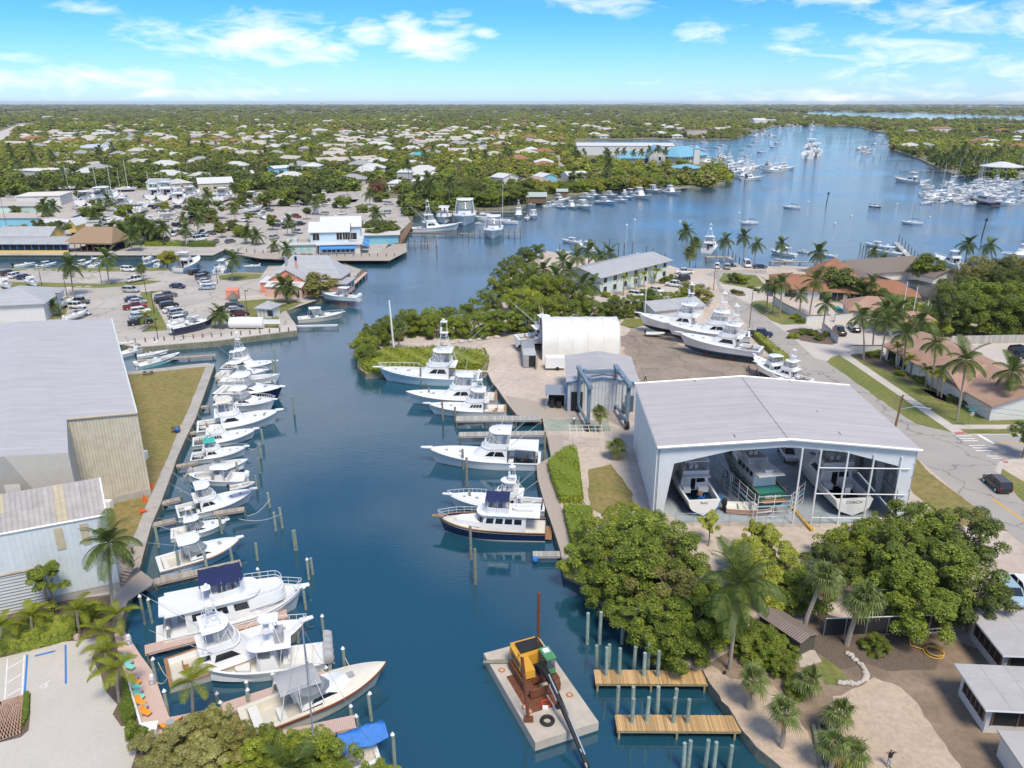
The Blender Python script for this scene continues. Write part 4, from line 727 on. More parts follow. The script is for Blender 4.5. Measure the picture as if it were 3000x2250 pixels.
# dock shelters and named mid-distance houses
for A,B,l,k,rm,wm_,d_,h in[((1542,594),(1600,594),'green metal roofed boat shelter at the corner of the mangrove docks','gx',mat('sage_roof',(.40,.46,.41),.6),wood,10,3.2),((1632,578),(1662,578),'second green-roofed boat shelter behind the docked boats','gx',mat('sage_roof',(.4,.46,.41),.6),wood,8,3.2),
((1474,542),(1518,538),'white gabled cottage at the left end of the mangrove shore','gy',roofw,wallw,12,4.5),((1520,546),(1600,548),'brown-roofed shore house between two cottages','hip',mat('khaki_roof',(.34,.27,.20),.9,var=.2),walltan,14,3.4),((1590,538),(1632,536),'pale blue cottage with white roof by the mangrove shore','gy',roofw,wallblue,14,4.2),((1664,530),(1722,528),'long low white-roofed shore house','gx',roofw,wallw,12,3.6),
((1538,452),(1574,452),'white house with stepped hip roof among dark trees','hip',roofw,wallw,16,5),((1566,490),(1622,490),'white house with grey porch beside the side street','hip',roofw,wallw,16,4),((1205,470),(1240,470),'teal hip-roofed house standing in dense trees','hip',roofteal,wallw,16,5),
((885,505),(936,505),'white-roofed house with mint walls in the wooded block','hip',roofw,wallmint,16,4.5),((786,510),(804,512),'sky blue gabled cottage in the wooded block','gy',roofw,wallblue,14,4.5),((1137,556),(1178,556),'white hip-roofed house at the street bend','hip',roofw,wallw,15,3.8),((1164,534),(1206,534),'grey two-storey house with white hip roof','hip',roofw,wallgrey,15,6.5),((1206,552),(1250,552),'white pyramid-roofed house right of the street bend','hip',roofw,wallw,17,4.5),
((1350,562),(1398,560),'white-roofed cottage half sunk in the mangroves','gx',roofw,wallw,12,3.4),((1068,512),(1102,512),'pale bungalow at the end of the street','hip',roofw,walltan,13,3.4),((430,553),(490,553),'grey-roofed bungalow with green porch posts behind the storage yard','gx',roofg,wallmint,12,3.6),((504,556),(566,552),'cream house with grey roof next to the silver-roofed hall','hip',mat('lt_grey_roof',(.52,.5,.48),.8),walltan,14,3.6),((584,560),(684,556),'wide silver-roofed hall with brick base in the storage yard','gx',roofw,walltan,16,4.4),((552,532),(600,532),'grey hip-roofed house behind the silver-roofed hall','hip',mat('lt_grey_roof',(.5,.5,.5),.8),wallw,14,4),((700,528),(746,526),'pale blue gabled house behind the boat storage yard','gx',roofw,wallblue,12,4),
((255,445),(330,440),'pale blue-grey roofed house group in dark trees','hip',mat('bluegrey_roof',(.50,.54,.58),.7),wallw,18,4),((300,454),(350,452),'white hip roof in front of the blue-grey house group','hip',roofw,wallw,16,4),((108,528),(200,520),'large white flat-roofed hall behind the yellow-green trees','flat',mat('cream_roof',(.7,.66,.6),.8),wallw,26,6),((455,502),(530,500),'white carport roof beside the row of palms','mono',roofw,wallw,10,3.4),((2012,402),(2070,402),'brown stucco apartment house on the basin shore','flat',mat('tan_flat_roof',(.5,.42,.36),.9),walltan,18,10),((2210,366),(2246,366),'long white boat barn at the upper river marina','gx',roofw,wallw,40,10),((2735,386),(2795,384),'terracotta-roofed mansion on the wooded bank','hip',rooft,wallw,18,5),((2862,425),(2915,423),'orange-brown hip roof on the wooded bank','hip',rooft,walltan,18,4.5),((2660,440),(2700,438),'grey-roofed bank house by the wooden docks','hip',mat('lt_grey_roof',(.5,.5,.5),.8),wallw,16,4.5),((940,312),(948,312),'tall grey control tower on the horizon','flat',wallgrey,wallgrey,12,42)]:
 w_=frame_of(A,B)[2];house('house' if 'tower' not in l and 'shelter' not in l else('control_tower' if 'tower' in l else 'boat_shelter'),l,A,B,d_,h,k,min(w_,d_)*.17,wm_,rm,cat='house' if 'tower' not in l and 'shelter' not in l else('tower' if 'tower' in l else 'shelter'),wins=[('f',w_*f,w_*(f+.12),1,2.4)for f in(.15,.42,.7)]if k in('hip','gx')and 'shelter' not in l else[])
 # ---------------------------------------------------------------- boats (local x runs from the transom, x=0, to the stem, x=L; z=0 is the waterline)
def ring(x0,x1,w0,w1,c,z,m=7,k=8,nose=2.0,zn=0):
 xm=x1-c;pts=[(x0+(xm-x0)*i/m,-(w0+(w1-w0)*i/m),z)for i in range(m)]
 for i in range(k+1):
  a=-math.pi/2+math.pi*i/k;s_=math.sin(a);c_=abs(math.cos(a))**(2/nose)
  pts.append((xm+c*c_,w1*(abs(s_)**(2/nose))*(1 if s_>0 else-1),z+zn*c_))
 return pts+[(x,-y,zz)for x,y,zz in reversed(pts[:m])]
class Sec:  # a superstructure between two outlines
 def __init__(s,z0,a,z1,b,nose=2.0,m=7,k=8):s.A=ring(*a,z0,m,k,nose);s.B=ring(*b,z1,m,k,nose);s.m=m;s.k=k
 def mb(s,cap0=False):return MB().loft([s.A,s.B],c0=cap0)
 def at(s,a,t,side):  # a: 0..1 along the side from aft, 1..2 round to the nose; side -1 starboard, 1 port
  h=s.m+s.k/2;f=a*s.m if a<=1 else s.m+(a-1)*s.k/2
  i=min(int(f),int(h)-1);g=f-i
  p=Vector(s.A[i]).lerp(Vector(s.A[i+1]),g).lerp(Vector(s.B[i]).lerp(Vector(s.B[i+1]),g),t)
  d=Vector(s.A[i+1])-Vector(s.A[i]);n=Vector((d.y,-d.x,0)).normalized();p+=n*.025
  return(p.x,p.y*(1 if side<0 else-1),p.z)
 def win(s,mb,a0,a1,t0,t1,b0=None,b1=None,sides=(-1,1),n=6):  # bottom runs a0..a1 at t0, top b0..b1 at t1
  b0=a0 if b0 is None else b0;b1=a1 if b1 is None else b1
  for sd_ in sides:
   lo=[s.at(a0+(a1-a0)*i/n,t0,sd_)for i in range(n+1)];hi=[s.at(b0+(b1-b0)*i/n,t1,sd_)for i in range(n+1)]
   mb.loft([lo,hi],closed=False,c0=False,c1=False)
  return mb
class Hull:
 def __init__(s,L,B,h0,h1,full=.5,flare=.86,draft=.6,tran=.9,rake=.07,keel=None,p=2.3,dip=0):
  s.L,s.B,s.h0,s.h1,s.full,s.flare,s.draft,s.tran,s.rake,s.p,s.dip=L,B,h0,h1,full,flare,draft,tran,rake,p,dip
 def b(s,t):return s.B/2*((s.tran+(1-s.tran)*t/s.full)if t<s.full else max(0,1-((t-s.full)/(1-s.full))**s.p)**.9)
 def bw(s,t):return s.b(t)*(s.flare if t<.35 else s.flare*(1-.62*((t-.35)/.65)**1.6))
 def h(s,t):return s.h0+(s.h1-s.h0)*t**2.0-s.dip*math.sin(math.pi*min(1,t*1.1))
 def x(s,t,z):  # raked stem
  return s.L*t*(1-s.rake*(1-max(0,min(1,z/max(.1,s.h(t)))))*t**3)
 def shell(s,n=22,boot=.1,keelz=None):
  d=s.draft if keelz is None else keelz;rows=[]
  ts=[i/n for i in range(n+1)]
  for t in ts:
   hb=s.h(t);b_,w=s.b(t),s.bw(t);kd=d*(1-.75*max(0,(t-.72)/.28)**1.5)
   prof=[(0.0,-kd),(w*.8,-kd*.35),(w,0.0),(w+(b_-w)*.12,boot),(w+(b_-w)*.45,hb*.5),(w+(b_-w)*.85,hb*.86),(b_,hb)]
   rows.append([(s.x(t,z),-y,z)for y,z in reversed(prof)]+[(s.x(t,z),y,z)for y,z in prof[1:]])
  mb=MB();nn=len(rows[0])
  for i in range(n):
   for j in range(nn-1):
    k=j if j<nn//2 else nn-2-j;zone=2 if k>=4 else(1 if k==3 else 0)  # 0 topsides 1 boot 2 bottom
    mb.add([rows[i][j],rows[i+1][j],rows[i+1][j+1],rows[i][j+1]],[(0,1,2,3)],{0:0,1:1,2:2}[zone])
  mb.add(rows[0],[tuple(range(nn-1,-1,-1))],0);return mb
 def deck(s,t0,t1=1,camber=.12,n=14,inset=0.0,dz=-.02):
  mb=MB();rows=[]
  for i in range(n+1):
   t=t0+(t1-t0)*i/n;b_=max(0,s.b(t)-inset);z=s.h(t)+dz;X=s.x(t,s.h(t))
   rows.append([(X,-b_,z),(X,-b_*.5,z+camber*.75*b_/s.B*2),(X,0,z+camber*b_/s.B*2),(X,b_*.5,z+camber*.75*b_/s.B*2),(X,b_,z)])
  return mb.loft(rows,closed=False,c0=False,c1=False)
 def well(s,t0,t1,sole,cw=.28,n=8,tw=.35,split=False):  # coaming, inner walls and sole of a cockpit; returns (coaming, sole)
  co_,so_=MB(),MB();a=[];s.cap=MB();top=s.cap if split else co_
  for i in range(n+1):
   t=t0+(t1-t0)*i/n;b_=s.b(t);X=s.x(t,s.h(t));z=s.h(t);a.append((X,b_,z))
  x0=a[0][0]+tw;inn=[(max(x,x0),max(.02,b_-cw),z)for x,b_,z in a]
  for sg in(1,-1):
   top.loft([[(x,sg*b_,z)for x,b_,z in a],[(x,sg*b_,z)for x,b_,z in inn]],closed=False,c0=False,c1=False)
   co_.loft([[(x,sg*b_,z)for x,b_,z in inn],[(x,sg*b_*.96,sole)for x,b_,z in inn]],closed=False,c0=False,c1=False)
  z=a[0][2];top.quad((0,-a[0][1],z),(0,a[0][1],z),(x0,inn[0][1],z),(x0,-inn[0][1],z));co_.quad((x0,-inn[0][1],z),(x0,inn[0][1],z),(x0,inn[0][1]*.96,sole),(x0,-inn[0][1]*.96,sole))
  q=inn[-1];co_.quad((q[0],-q[1],q[2]),(q[0],q[1],q[2]),(q[0],q[1]*.96,sole),(q[0],-q[1]*.96,sole))
  so_.loft([[(x,-b_*.97,sole)for x,b_,z in inn],[(x,b_*.97,sole)for x,b_,z in inn]],closed=False,c0=False,c1=False)
  return co_,so_
 def railing(s,t0,t1=.985,hgt_=.65,r=.028,n=9,inset=.1,mid=False):
  mb=MB();ls=[]
  for sg in(-1,1):
   pts=[]
   for i in range(n+1):
    t=t0+(t1-t0)*i/n;X=s.x(t,s.h(t));y=sg*max(.03,s.b(t)-inset);z=s.h(t)
    hh=hgt_*min(1,.25+i*1.0);pts.append((X+(.25 if i==n else 0),y,z+hh));mb.cyl((X,y,z),(X,y,z+hh),r*.8,n=4)
   ls.append(pts);mb.tube(pts,r,4)
   if mid:mb.tube([(p[0],p[1],p[2]-hgt_*.45)for p in pts],r*.7,4)
  mb.cyl(ls[0][-1],ls[1][-1],r,n=4);return mb
 def rubrail(s,z=0,r=.035,t0=0,n=18):
  mb=MB()
  for sg in(-1,1):mb.tube([(s.x(t,s.h(t)),sg*(s.b(t)+.005),s.h(t)+z)for t in[t0+(1-t0)*i/n for i in range(n+1)]],r,4)
  return mb
def chair(mb,x,y,z,k=1,back=True):
 mb.cyl((x,y,z),(x,y,z+.4*k),.05,n=5);mb.bx(x-.25*k,x+.25*k,y-.25*k,y+.25*k,z+.4*k,z+.52*k)
 if back:mb.bx(x-.28*k,x-.16*k,y-.25*k,y+.25*k,z+.52*k,z+1.0*k)
def outboard(mb,x,y,z,k=1,tilt=.0):
 M=Matrix.Translation((x,y,z))@Matrix.Rotation(tilt,4,'Y');b_=MB()
 b_.loft([[(px*s_,py*s_,pz)for px,py in[(.12,-.24),(.12,.24),(-.25,.28),(-.62,.18),(-.62,-.18),(-.25,-.28)]]for pz,s_ in((.25,.85),(.5,1),(.95,.95),(1.12,.6))])
 b_.bx(-.4,-.1,-.1,.1,-.8,.25);b_.bx(-.65,-.05,-.03,.03,-.6,-.5)
 mb.add([M@(Vector(p)*k)for p in b_.v],b_.f)
def place(S,B,z=0,L=None,k=1):
 a,b_=W(*S,z),W(*B,z);d=b_-a;Lw=d.length*k
 return a,math.atan2(d.y,d.x),(L or Lw)
HULLW=(white,blackb,blackb)
def sportfish(S,B,label,z=0,hull=None,bottom=None,boot=None,beam=.31,tower=False,out=True,top='hard',topm=None,rails=False,pulpit=True,teakc=False,win='wedge',encl=True,cockpit=None,dinghy=False,mez=False,flat=False,name='sport_fishing_boat',group=None,keelz=None,house=1.0,stern_text=None,L=None,hb=1.0,canopy=None,name_=None):
 loc,rz,L=place(S,B,z,L);L*=1.04;k=L/16;T=Thing(name,label,'boat',loc,rz,group,flat)
 hm=hull or white;H=Hull(L,L*beam,1.12*k*hb,2.25*k*hb,.5,.85,.9*k,.9,.08)
 T.part('hull',H.shell(keelz=keelz,boot=.14*k),[hm,boot or hm,bottom or blackb],smooth=True)
 T.part('foredeck',H.deck(.29,1,.16*k),white,smooth=True)
 cw,so_=H.well(0,.3,.45*k,.3*k,tw=.4*k,split=teakc);T.part('coaming',cw,white)
 if teakc:T.part('covering_board',H.cap,teak);T.part('cockpit_sole',so_,cockpit or solem)
 if teakc or hull is None:T.part('rub_rail',H.rubrail(-.05,.03*k),teak if teakc else greyc)
 zb=H.h(.3)+.02;b0=L*beam/2
 A=Sec(zb,(.29*L,.62*L,b0*.80,b0*.74,.10*L),zb+1.75*k,(.29*L,.50*L,b0*.72,b0*.68,.06*L))
 T.part('cabin',A.mb(),white,smooth=True)
 wn=MB()
 if win=='wedge':A.win(wn,.10,1.0,.38,.80,.22,.86)
 elif win=='split':A.win(wn,.10,.58,.42,.80,.24,.58);A.win(wn,.62,.98,.42,.80,.62,.86)
 elif win=='panes':
  for i in range(4):A.win(wn,.12+i*.2,.29+i*.2,.42,.78,.12+i*.2,.28+i*.19)
 elif win=='swoop':A.win(wn,.02,1.25,.52,.60,.35,1.1);A.win(wn,.2,1.15,.44,.78,.45,1.0)
 elif win=='wrap':A.win(wn,.06,1.95,.40,.76,.15,1.95)
 T.part('window',wn,blackg)
 dr=MB();xx=.29*L-.03;dr.quad((xx,-.1*k,.55*k),(xx,.6*k,.55*k),(xx,.6*k,zb+1.3*k),(xx,-.1*k,zb+1.3*k));dr.quad((xx,-b0*.6,zb+.45*k),(xx,-.25*k,zb+.45*k),(xx,-.25*k,zb+1.25*k),(xx,-b0*.55,zb+1.25*k));T.part('cabin_door',dr,blackg)
 # bulkhead below the door
 bk=MB().bx(.29*L,.29*L+.05,-b0*.9,b0*.9,.45*k,zb+.1);T.part('bulkhead',bk,white)
 zf=zb+1.75*k
 fb=MB();o0=ring(.285*L,.515*L,b0*.76,b0*.70,.08*L,zf);o1=ring(.27*L,.49*L,b0*.74,b0*.66,.07*L,zf+.75*k);i1=ring(.275*L,.478*L,b0*.68,b0*.60,.06*L,zf+.75*k);i0=ring(.275*L,.478*L,b0*.68,b0*.60,.06*L,zf+.14*k)
 fb.loft([ring(.22*L,.52*L,b0*.74,b0*.72,.08*L,zf-.05),ring(.22*L,.52*L,b0*.74,b0*.72,.08*L,zf+.06)]);fb.loft([o0,o1,i1,i0],c0=False);T.part('flybridge',fb,white,smooth=True)
 st=MB();st.bx(.40*L,.43*L,-.55*k,.55*k,zf+.1,zf+1.05*k);chair(st,.365*L,-.4*k,zf+.1,k);chair(st,.365*L,.4*k,zf+.1,k);st.bx(.445*L,.465*L,-b0*.45,b0*.45,zf+.1,zf+.55*k);T.part('helm',st,deckw)
 zt=zf+2.25*k
 if top:
  hx0,hx1=.255*L,.455*L;hw=b0*.70
  if top=='hard':tp=MB().loft([ring(hx0,hx1,hw*.95,hw,.09*L,zt),ring(hx0,hx1,hw,hw*1.03,.095*L,zt+.05*k),ring(hx0+.1,hx1-.1,hw*.9,hw*.9,.09*L,zt+.14*k)])
  elif top=='oval':tp=MB().loft([ring(hx0+.04*L,hx1,hw*.7,hw*.75,.10*L,zt),ring(hx0+.04*L,hx1,hw*.7,hw*.75,.1*L,zt+.1*k)])
  else:tp=MB().loft([[(hx0+(hx1-hx0)*i/6,y*hw,zt-.25*k*(abs(y)**2)-.06*k*math.cos(i*math.pi))for y in(-1,-.66,-.33,0,.33,.66,1)]for i in range(7)],closed=False,c0=False,c1=False)
  T.part('hardtop' if top in('hard','oval')else 'canopy',tp,topm or white,smooth=True)
  fr_=MB()
  for sg in(-1,1):
   for xa,xb in((.28,.275),(.36,.36),(.45,.43)):fr_.cyl((xa*L,sg*b0*.68,zf+.7*k),(xb*L,sg*hw*.92,zt),.035*k,n=5)
   fr_.cyl((.36*L,sg*b0*.68,zf+.75*k),(.43*L,sg*hw*.9,zt),.03*k,n=4)
  T.part('hardtop_frame',fr_,rail)
  if encl:
   en=MB();r0=ring(.30*L,.482*L,b0*.64,b0*.62,.065*L,zf+.74*k);r1=ring(.30*L,.44*L,hw*.9,hw*.9,.07*L,zt);n0=2;n1=len(r0)-2
   en.loft([r0[n0:n1],r1[n0:n1]],closed=False,c0=False,c1=False);T.part('clear_curtain',en,vinyl)
  an=MB();an.ball((.36*L,.25*k,zt+.3*k),.28*k,sc=(1,1,.6),nu=10,nv=5)
  for sg in(-.7,.6):an.cyl((.35*L,sg*hw,zt+.1),(.31*L,sg*hw,zt+3.0*k),.022,.012,n=4)
  T.part('antenna',an,white)
 if tower:
  tw_=MB();zz=zt+tower*k;xc=.34*L;legs=[]
  for sx_,bx_ in((.235,-.35*k),(.445,.35*k)):
   for sg in(-1,1):
    a_=(sx_*L,sg*b0*.72,zf-.1);b_=(xc+bx_,sg*.42*k,zz);tw_.cyl(a_,b_,.05*k,.04*k,n=5);legs.append((Vector(a_),Vector(b_)))
  for f_ in(.45,.62,.78,.92):
   q=[a_.lerp(b_,f_)for a_,b_ in legs]
   for i,j in((0,1),(1,3),(3,2),(2,0)):tw_.cyl(q[i],q[j],.03*k,n=4)
  T.part('tower',tw_,rail)
  pl=MB();pl.loft([ring(xc-.7*k,xc+.7*k,.5*k,.5*k,.4*k,zz),ring(xc-.7*k,xc+.7*k,.5*k,.5*k,.4*k,zz+.07)]);pl.bx(xc+.25*k,xc+.55*k,-.35*k,.35*k,zz,zz+.8*k)
  pl.loft([ring(xc-.6*k,xc+.5*k,.45*k,.45*k,.35*k,zz+1.75*k),ring(xc-.55*k,xc+.45*k,.4*k,.4*k,.3*k,zz+1.86*k)])
  for sg in(-1,1):
   for dx in(-.5,.4):pl.cyl((xc+dx*k,sg*.42*k,zz),(xc+dx*k,sg*.38*k,zz+1.75*k),.028*k,n=4)
  pl.ball((xc,0,zz+2.05*k),.22*k,nu=8,nv=5);T.part('tower_platform',pl,white)
 if out:
  for sg in(-1,1):
   ou=MB();p=Vector((.30*L,sg*b0*.78,zf+.2*k));q=p+Vector((-.36*L,sg*1.2*k,.34*L));ou.cyl(p,q,.04*k,.018*k,n=5)
   m_=p.lerp(q,.45)+Vector((.02*L,sg*.35*k,0));ou.tube([p.lerp(q,.1),m_,p.lerp(q,.85)],.014,3);T.part('outrigger',ou,alu)
 if rails:T.part('bow_rail',H.railing(.58,r=.03*k,hgt_=.7*k),rail)
 if pulpit:
  pu=MB();z1=H.h(1);pu.loft([[(x,-w,z1+.02),(x,w,z1+.02),(x,w,z1+.14),(x,-w,z1+.14)]for x,w in((.955*L,.38*k),(L,.32*k),(1.055*L,.2*k))]);T.part('pulpit',pu,white)
 ha=MB()
 for t,w in((.70,.3),(.83,.22)):X=t*L;zz=H.h(t)+.16*k*H.b(t)/(L*beam)*2;ha.bx(X-w*k,X+w*k,-w*k,w*k,zz-.05,zz+.045)
 T.part('hatch',ha,greyc)
 fc=MB();chair(fc,.13*L,0,.45*k,1.25*k);fc.bx(.13*L+.3*k,.13*L+.75*k,-.2*k,.2*k,.62*k,.68*k);T.part('fighting_chair',fc,teak if not cockpit else white)
 bx_=MB();bx_.bx(.235*L,.28*L,-b0*.72,-b0*.15,.45*k,1.1*k);bx_.bx(.235*L,.28*L,b0*.3,b0*.72,.45*k,1.2*k);T.part('tackle_locker',bx_,white)
 ld=MB()
 for sg in(-.18,.18):ld.cyl((.262*L,b0*.55+sg*k,.5*k),(.285*L,b0*.55+sg*k,zf),.02,n=4)
 for i in range(6):zz=.8*k+i*.33*k;ld.cyl((.27*L,b0*.55-.18*k,zz),(.27*L,b0*.55+.18*k,zz),.02,n=4)
 T.part('ladder',ld,alu)
 if canopy:T.part('cockpit_awning',MB().loft([[(.02*L,-b0*.8,zf+.0),(.02*L,b0*.8,zf+.0)],[(.25*L,-b0*.7,zf+.15),(.25*L,b0*.7,zf+.15)]],closed=False,c0=False,c1=False),canopy)
 if stern_text:txt(T,stern_text,(-.02,0,.75*k),.55*k,stern_text and blackg)
 return T.done()
def txt(T,s,loc,size,m,rz=-math.pi/2,parent=None):
 cu=bpy.data.curves.new('lettering','FONT');cu.body=s;cu.size=size;cu.align_x='CENTER';cu.align_y='CENTER';cu.extrude=.004;cu.materials.append(m)
 tmp=bpy.data.objects.new('lettering',cu);C.objects.link(tmp);dg=bpy.context.evaluated_depsgraph_get();me=bpy.data.meshes.new_from_object(tmp.evaluated_get(dg));bpy.data.objects.remove(tmp)
 o=put('lettering',me,parent or(T.o if isinstance(T,Thing)else T),loc);o.rotation_euler=(math.pi/2,0,rz);return o
def console(S,B,label,z=0,hull=None,n_ob=2,ttop=True,topm=None,obm=None,tower=False,out=False,flat=False,name='centre_console_boat',group=None,bottom=None,beam=.29,cover=None,L=None,keelz=None,tilt=.0,text=None):
 loc,rz,L=place(S,B,z,L);k=L/10;T=Thing(name,label,'boat',loc,rz,group,flat);H=Hull(L,L*beam,.82*k,1.45*k,.48,.82,.45*k,.93,.09)
 T.part('hull',H.shell(boot=.08*k,keelz=keelz),[hull or white,hull or white,bottom or blackb],smooth=True)
 cw,so_=H.well(.03,.90,.30*k,.22*k,n=14,tw=.5*k);T.part('coaming',cw,white);T.part('cockpit_sole',so_,deckw);T.part('bow_deck',H.deck(.88,1,.05),white)
 co_=MB();co_.loft([ring(.36*L,.56*L,.62*k,.58*k,.06*L,.3*k),ring(.40*L,.54*L,.55*k,.5*k,.06*L,1.55*k)]);T.part('console',co_,white,smooth=True)
 ws=MB();Sx=Sec(1.5*k,(.42*L,.545*L,.52*k,.5*k,.06*L),2.0*k,(.42*L,.52*L,.48*k,.46*k,.06*L));Sx.win(ws,.2,1.99,.0,1.0);T.part('windscreen',ws,tint)
 se=MB();se.bx(.28*L,.335*L,-.75*k,.75*k,.3*k,.95*k);se.bx(.275*L,.29*L,-.75*k,.75*k,.95*k,1.4*k);se.bx(.055*L,.10*L,-.9*k,.9*k,.3*k,.75*k);se.loft([ring(.60*L,.72*L,.55*k,.4*k,.05*L,.3*k),ring(.60*L,.72*L,.55*k,.4*k,.05*L,.75*k)])
 T.part('seat',se,deckw)
 if ttop:
  zt=2.45*k;tp=MB().loft([ring(.27*L,.60*L,.95*k,.95*k,.11*L,zt,nose=2.3),ring(.26*L,.61*L,1.0*k,1.0*k,.12*L,zt+.06*k,nose=2.3),ring(.28*L,.59*L,.9*k,.9*k,.11*L,zt+.12*k,nose=2.3)]);T.part('t_top',tp,topm or white,smooth=True)
  fr_=MB()
  for sg in(-1,1):
   for x0,x1 in((.37,.33),(.52,.53)):fr_.tube([(x0*L,sg*.62*k,.35*k),((x0+x1)/2*L,sg*.72*k,1.5*k),(x1*L,sg*.85*k,zt)],.035*k,4)
  T.part('t_top_frame',fr_,rail)
  if tower:
   tw_=MB();xc=.42*L
   for dx,dy in((-.9,-.7),(-.9,.7),(.8,-.7),(.8,.7)):tw_.cyl((xc+dx*k,dy*k,zt),(xc+dx*.35*k,dy*.45*k,zt+2.0*k),.035*k,n=4)
   T.part('tower',tw_,rail);pl=MB().loft([ring(xc-.8*k,xc+.8*k,.55*k,.55*k,.45*k,zt+2.0*k),ring(xc-.8*k,xc+.8*k,.55*k,.55*k,.45*k,zt+2.1*k)]);pl.bx(xc,xc+.4*k,-.35*k,.35*k,zt+1.0*k,zt+1.4*k);T.part('tower_platform',pl,white)
   T.part('tower_seat',MB().box((xc-.7*k,0,zt+.6*k),(.7*k,.9*k,.9*k)),greyc)
 if cover:T.part('boat_cover',MB().loft([[(x*L,y*H.b(x)*.98,H.h(x)+(.75*k if abs(y)<.1 else(.5*k if abs(y)<.6 else.03)))for y in(-1,-.5,0,.5,1)]for x in(.08,.2,.35,.5,.62)],closed=False,c0=False,c1=False),cover)
 for i in range(n_ob):
  ob=MB();outboard(ob,-.05,(i-(n_ob-1)/2)*.75*k,.62*k,1.05*k,tilt);T.part('outboard_motor',ob,obm or white,smooth=True)
 if out:
  for sg in(-1,1):T.part('outrigger',MB().cyl((.42*L,sg*.9*k,2.4*k),(-.1*L,sg*2.0*k,2.9*k),.03*k,.015,n=4),alu)
 if text:txt(T,text,(.3*L,-H.b(.3)*.93,.5*k),.42*k,greyc,rz=0)
 return T.done()
def cruiser(S,B,label,z=0,hull=None,top='hard',topm=None,flat=False,name='express_cruiser',group=None,bottom=None,beam=.31,L=None,rails=True,rake=.1,n_ob=0,keelz=None,wood=False,arch=False,encl=True,tower=False,out=False,rimm=None):
 loc,rz,L=place(S,B,z,L);k=L/11;T=Thing(name,label,'boat',loc,rz,group,flat);H=Hull(L,L*beam,.95*k,1.6*k,.5,.84,.6*k,.92,.09)
 T.part('hull',H.shell(boot=.1*k,keelz=keelz),[hull or white,hull or white,bottom or blackb],smooth=True);b0=L*beam/2
 T.part('foredeck',H.deck(.5,1,.3*k),cream if wood else white,smooth=True)
 cw,so_=H.well(0,.52,.42*k,.3*k,tw=.5*k);T.part('coaming',cw,cream if wood else white);T.part('cockpit_sole',so_,solem)
 if wood or rimm:T.part('rub_rail',H.rubrail(-.12*k,.07*k),rimm or mahog)
 tr=Sec(H.h(.55),(.36*L,.80*L,b0*.82,b0*.70,.25*L),H.h(.55)+.55*k,(.40*L,.70*L,b0*.72,b0*.58,.20*L));T.part('cabin',tr.mb(),white,smooth=True)
 wn=MB();tr.win(wn,.35,1.25,.35,.8,.45,1.15);T.part('window',wn,blackg)
 zw=H.h(.5)+.5*k;ws=Sec(zw,(.34*L,.60*L,b0*.80,b0*.72,.14*L),zw+.85*k,(.34*L,.50*L,b0*.72,b0*.66,.12*L));wsb=MB();ws.win(wsb,.1,2.0,0,1,.25,2.0);T.part('windscreen',wsb,tint)
 se=MB();se.bx(.40*L,.44*L,-b0*.6,-b0*.1,.42*k,1.3*k);se.bx(.40*L,.44*L,b0*.1,b0*.6,.42*k,1.3*k);se.bx(.06*L,.12*L,-b0*.7,b0*.7,.42*k,.95*k);se.bx(.22*L,.27*L,-b0*.72,b0*.1,.42*k,.95*k);T.part('seat',se,deckw)
 zt=zw+1.5*k
 if top:
  hw=b0*.72
  if top=='hard':tp=MB().loft([ring(.25*L,.52*L,hw,hw,.1*L,zt),ring(.25*L,.52*L,hw*1.03,hw*1.03,.11*L,zt+.06*k),ring(.27*L,.50*L,hw*.9,hw*.9,.1*L,zt+.13*k)])
  else:tp=MB().loft([[((.24+.27*i/6)*L,y*hw,zt-.32*k*abs(y)**2.5-.1*k*abs(i-3)/3)for y in(-1,-.8,-.5,0,.5,.8,1)]for i in range(7)],closed=False,c0=False,c1=False)
  T.part('hardtop' if top=='hard' else 'canopy',tp,topm or white,smooth=True);fr_=MB()
  for sg in(-1,1):
   for xa,xb in((.22,.27),(.36,.36),(.52,.47)):fr_.cyl((xa*L,sg*b0*.86,H.h(.3)),(xb*L,sg*hw*.95,zt-.1),.03*k,n=4)
  T.part('hardtop_frame',fr_,rail)
  if encl:e_=MB();r0=ring(.30*L,.56*L,b0*.78,b0*.7,.12*L,zw+.3*k);r1=ring(.27*L,.50*L,hw*.93,hw*.93,.1*L,zt-.1);e_.loft([r0[1:-1],r1[1:-1]],closed=False,c0=False,c1=False);T.part('clear_curtain',e_,vinyl)
 if tower:
  tw_=MB();xc=.36*L
  for dx,dy in((-.14,-.8),(-.14,.8),(.12,-.8),(.12,.8)):tw_.cyl((xc+dx*L,dy*b0,H.h(.3)),(xc+dx*.25*L,dy*.28*b0,zt+1.9*k),.04*k,n=4)
  T.part('tower',tw_,rail);T.part('tower_platform',MB().loft([ring(xc-.7*k,xc+.7*k,.5*k,.5*k,.35*k,zt+1.9*k),ring(xc-.7*k,xc+.7*k,.5*k,.5*k,.35*k,zt+2.0*k)]),white)
 if out:
  for sg in(-1,1):T.part('outrigger',MB().cyl((.38*L,sg*b0*.8,zt-.2),(-.15*L,sg*(b0+.9*k),zt+2.6*k),.035*k,.015,n=4),alu)
 if rails:T.part('bow_rail',H.railing(.55,r=.025*k,hgt_=.55*k),rail)
 if not wood:T.part('pulpit',MB().loft([[(x,-w,H.h(1)),(x,w,H.h(1)),(x,w,H.h(1)+.1),(x,-w,H.h(1)+.1)]for x,w in((.95*L,.3*k),(1.04*L,.16*k))]),white)
 T.part('hatch',MB().box((.74*L,0,H.h(.74)+.3*k),(.5*k,.5*k,.06)),greyc)
 for i in range(n_ob):ob=MB();outboard(ob,-.05,(i-(n_ob-1)/2)*.75*k,.7*k,1.05*k);T.part('outboard_motor',ob,white,smooth=True)
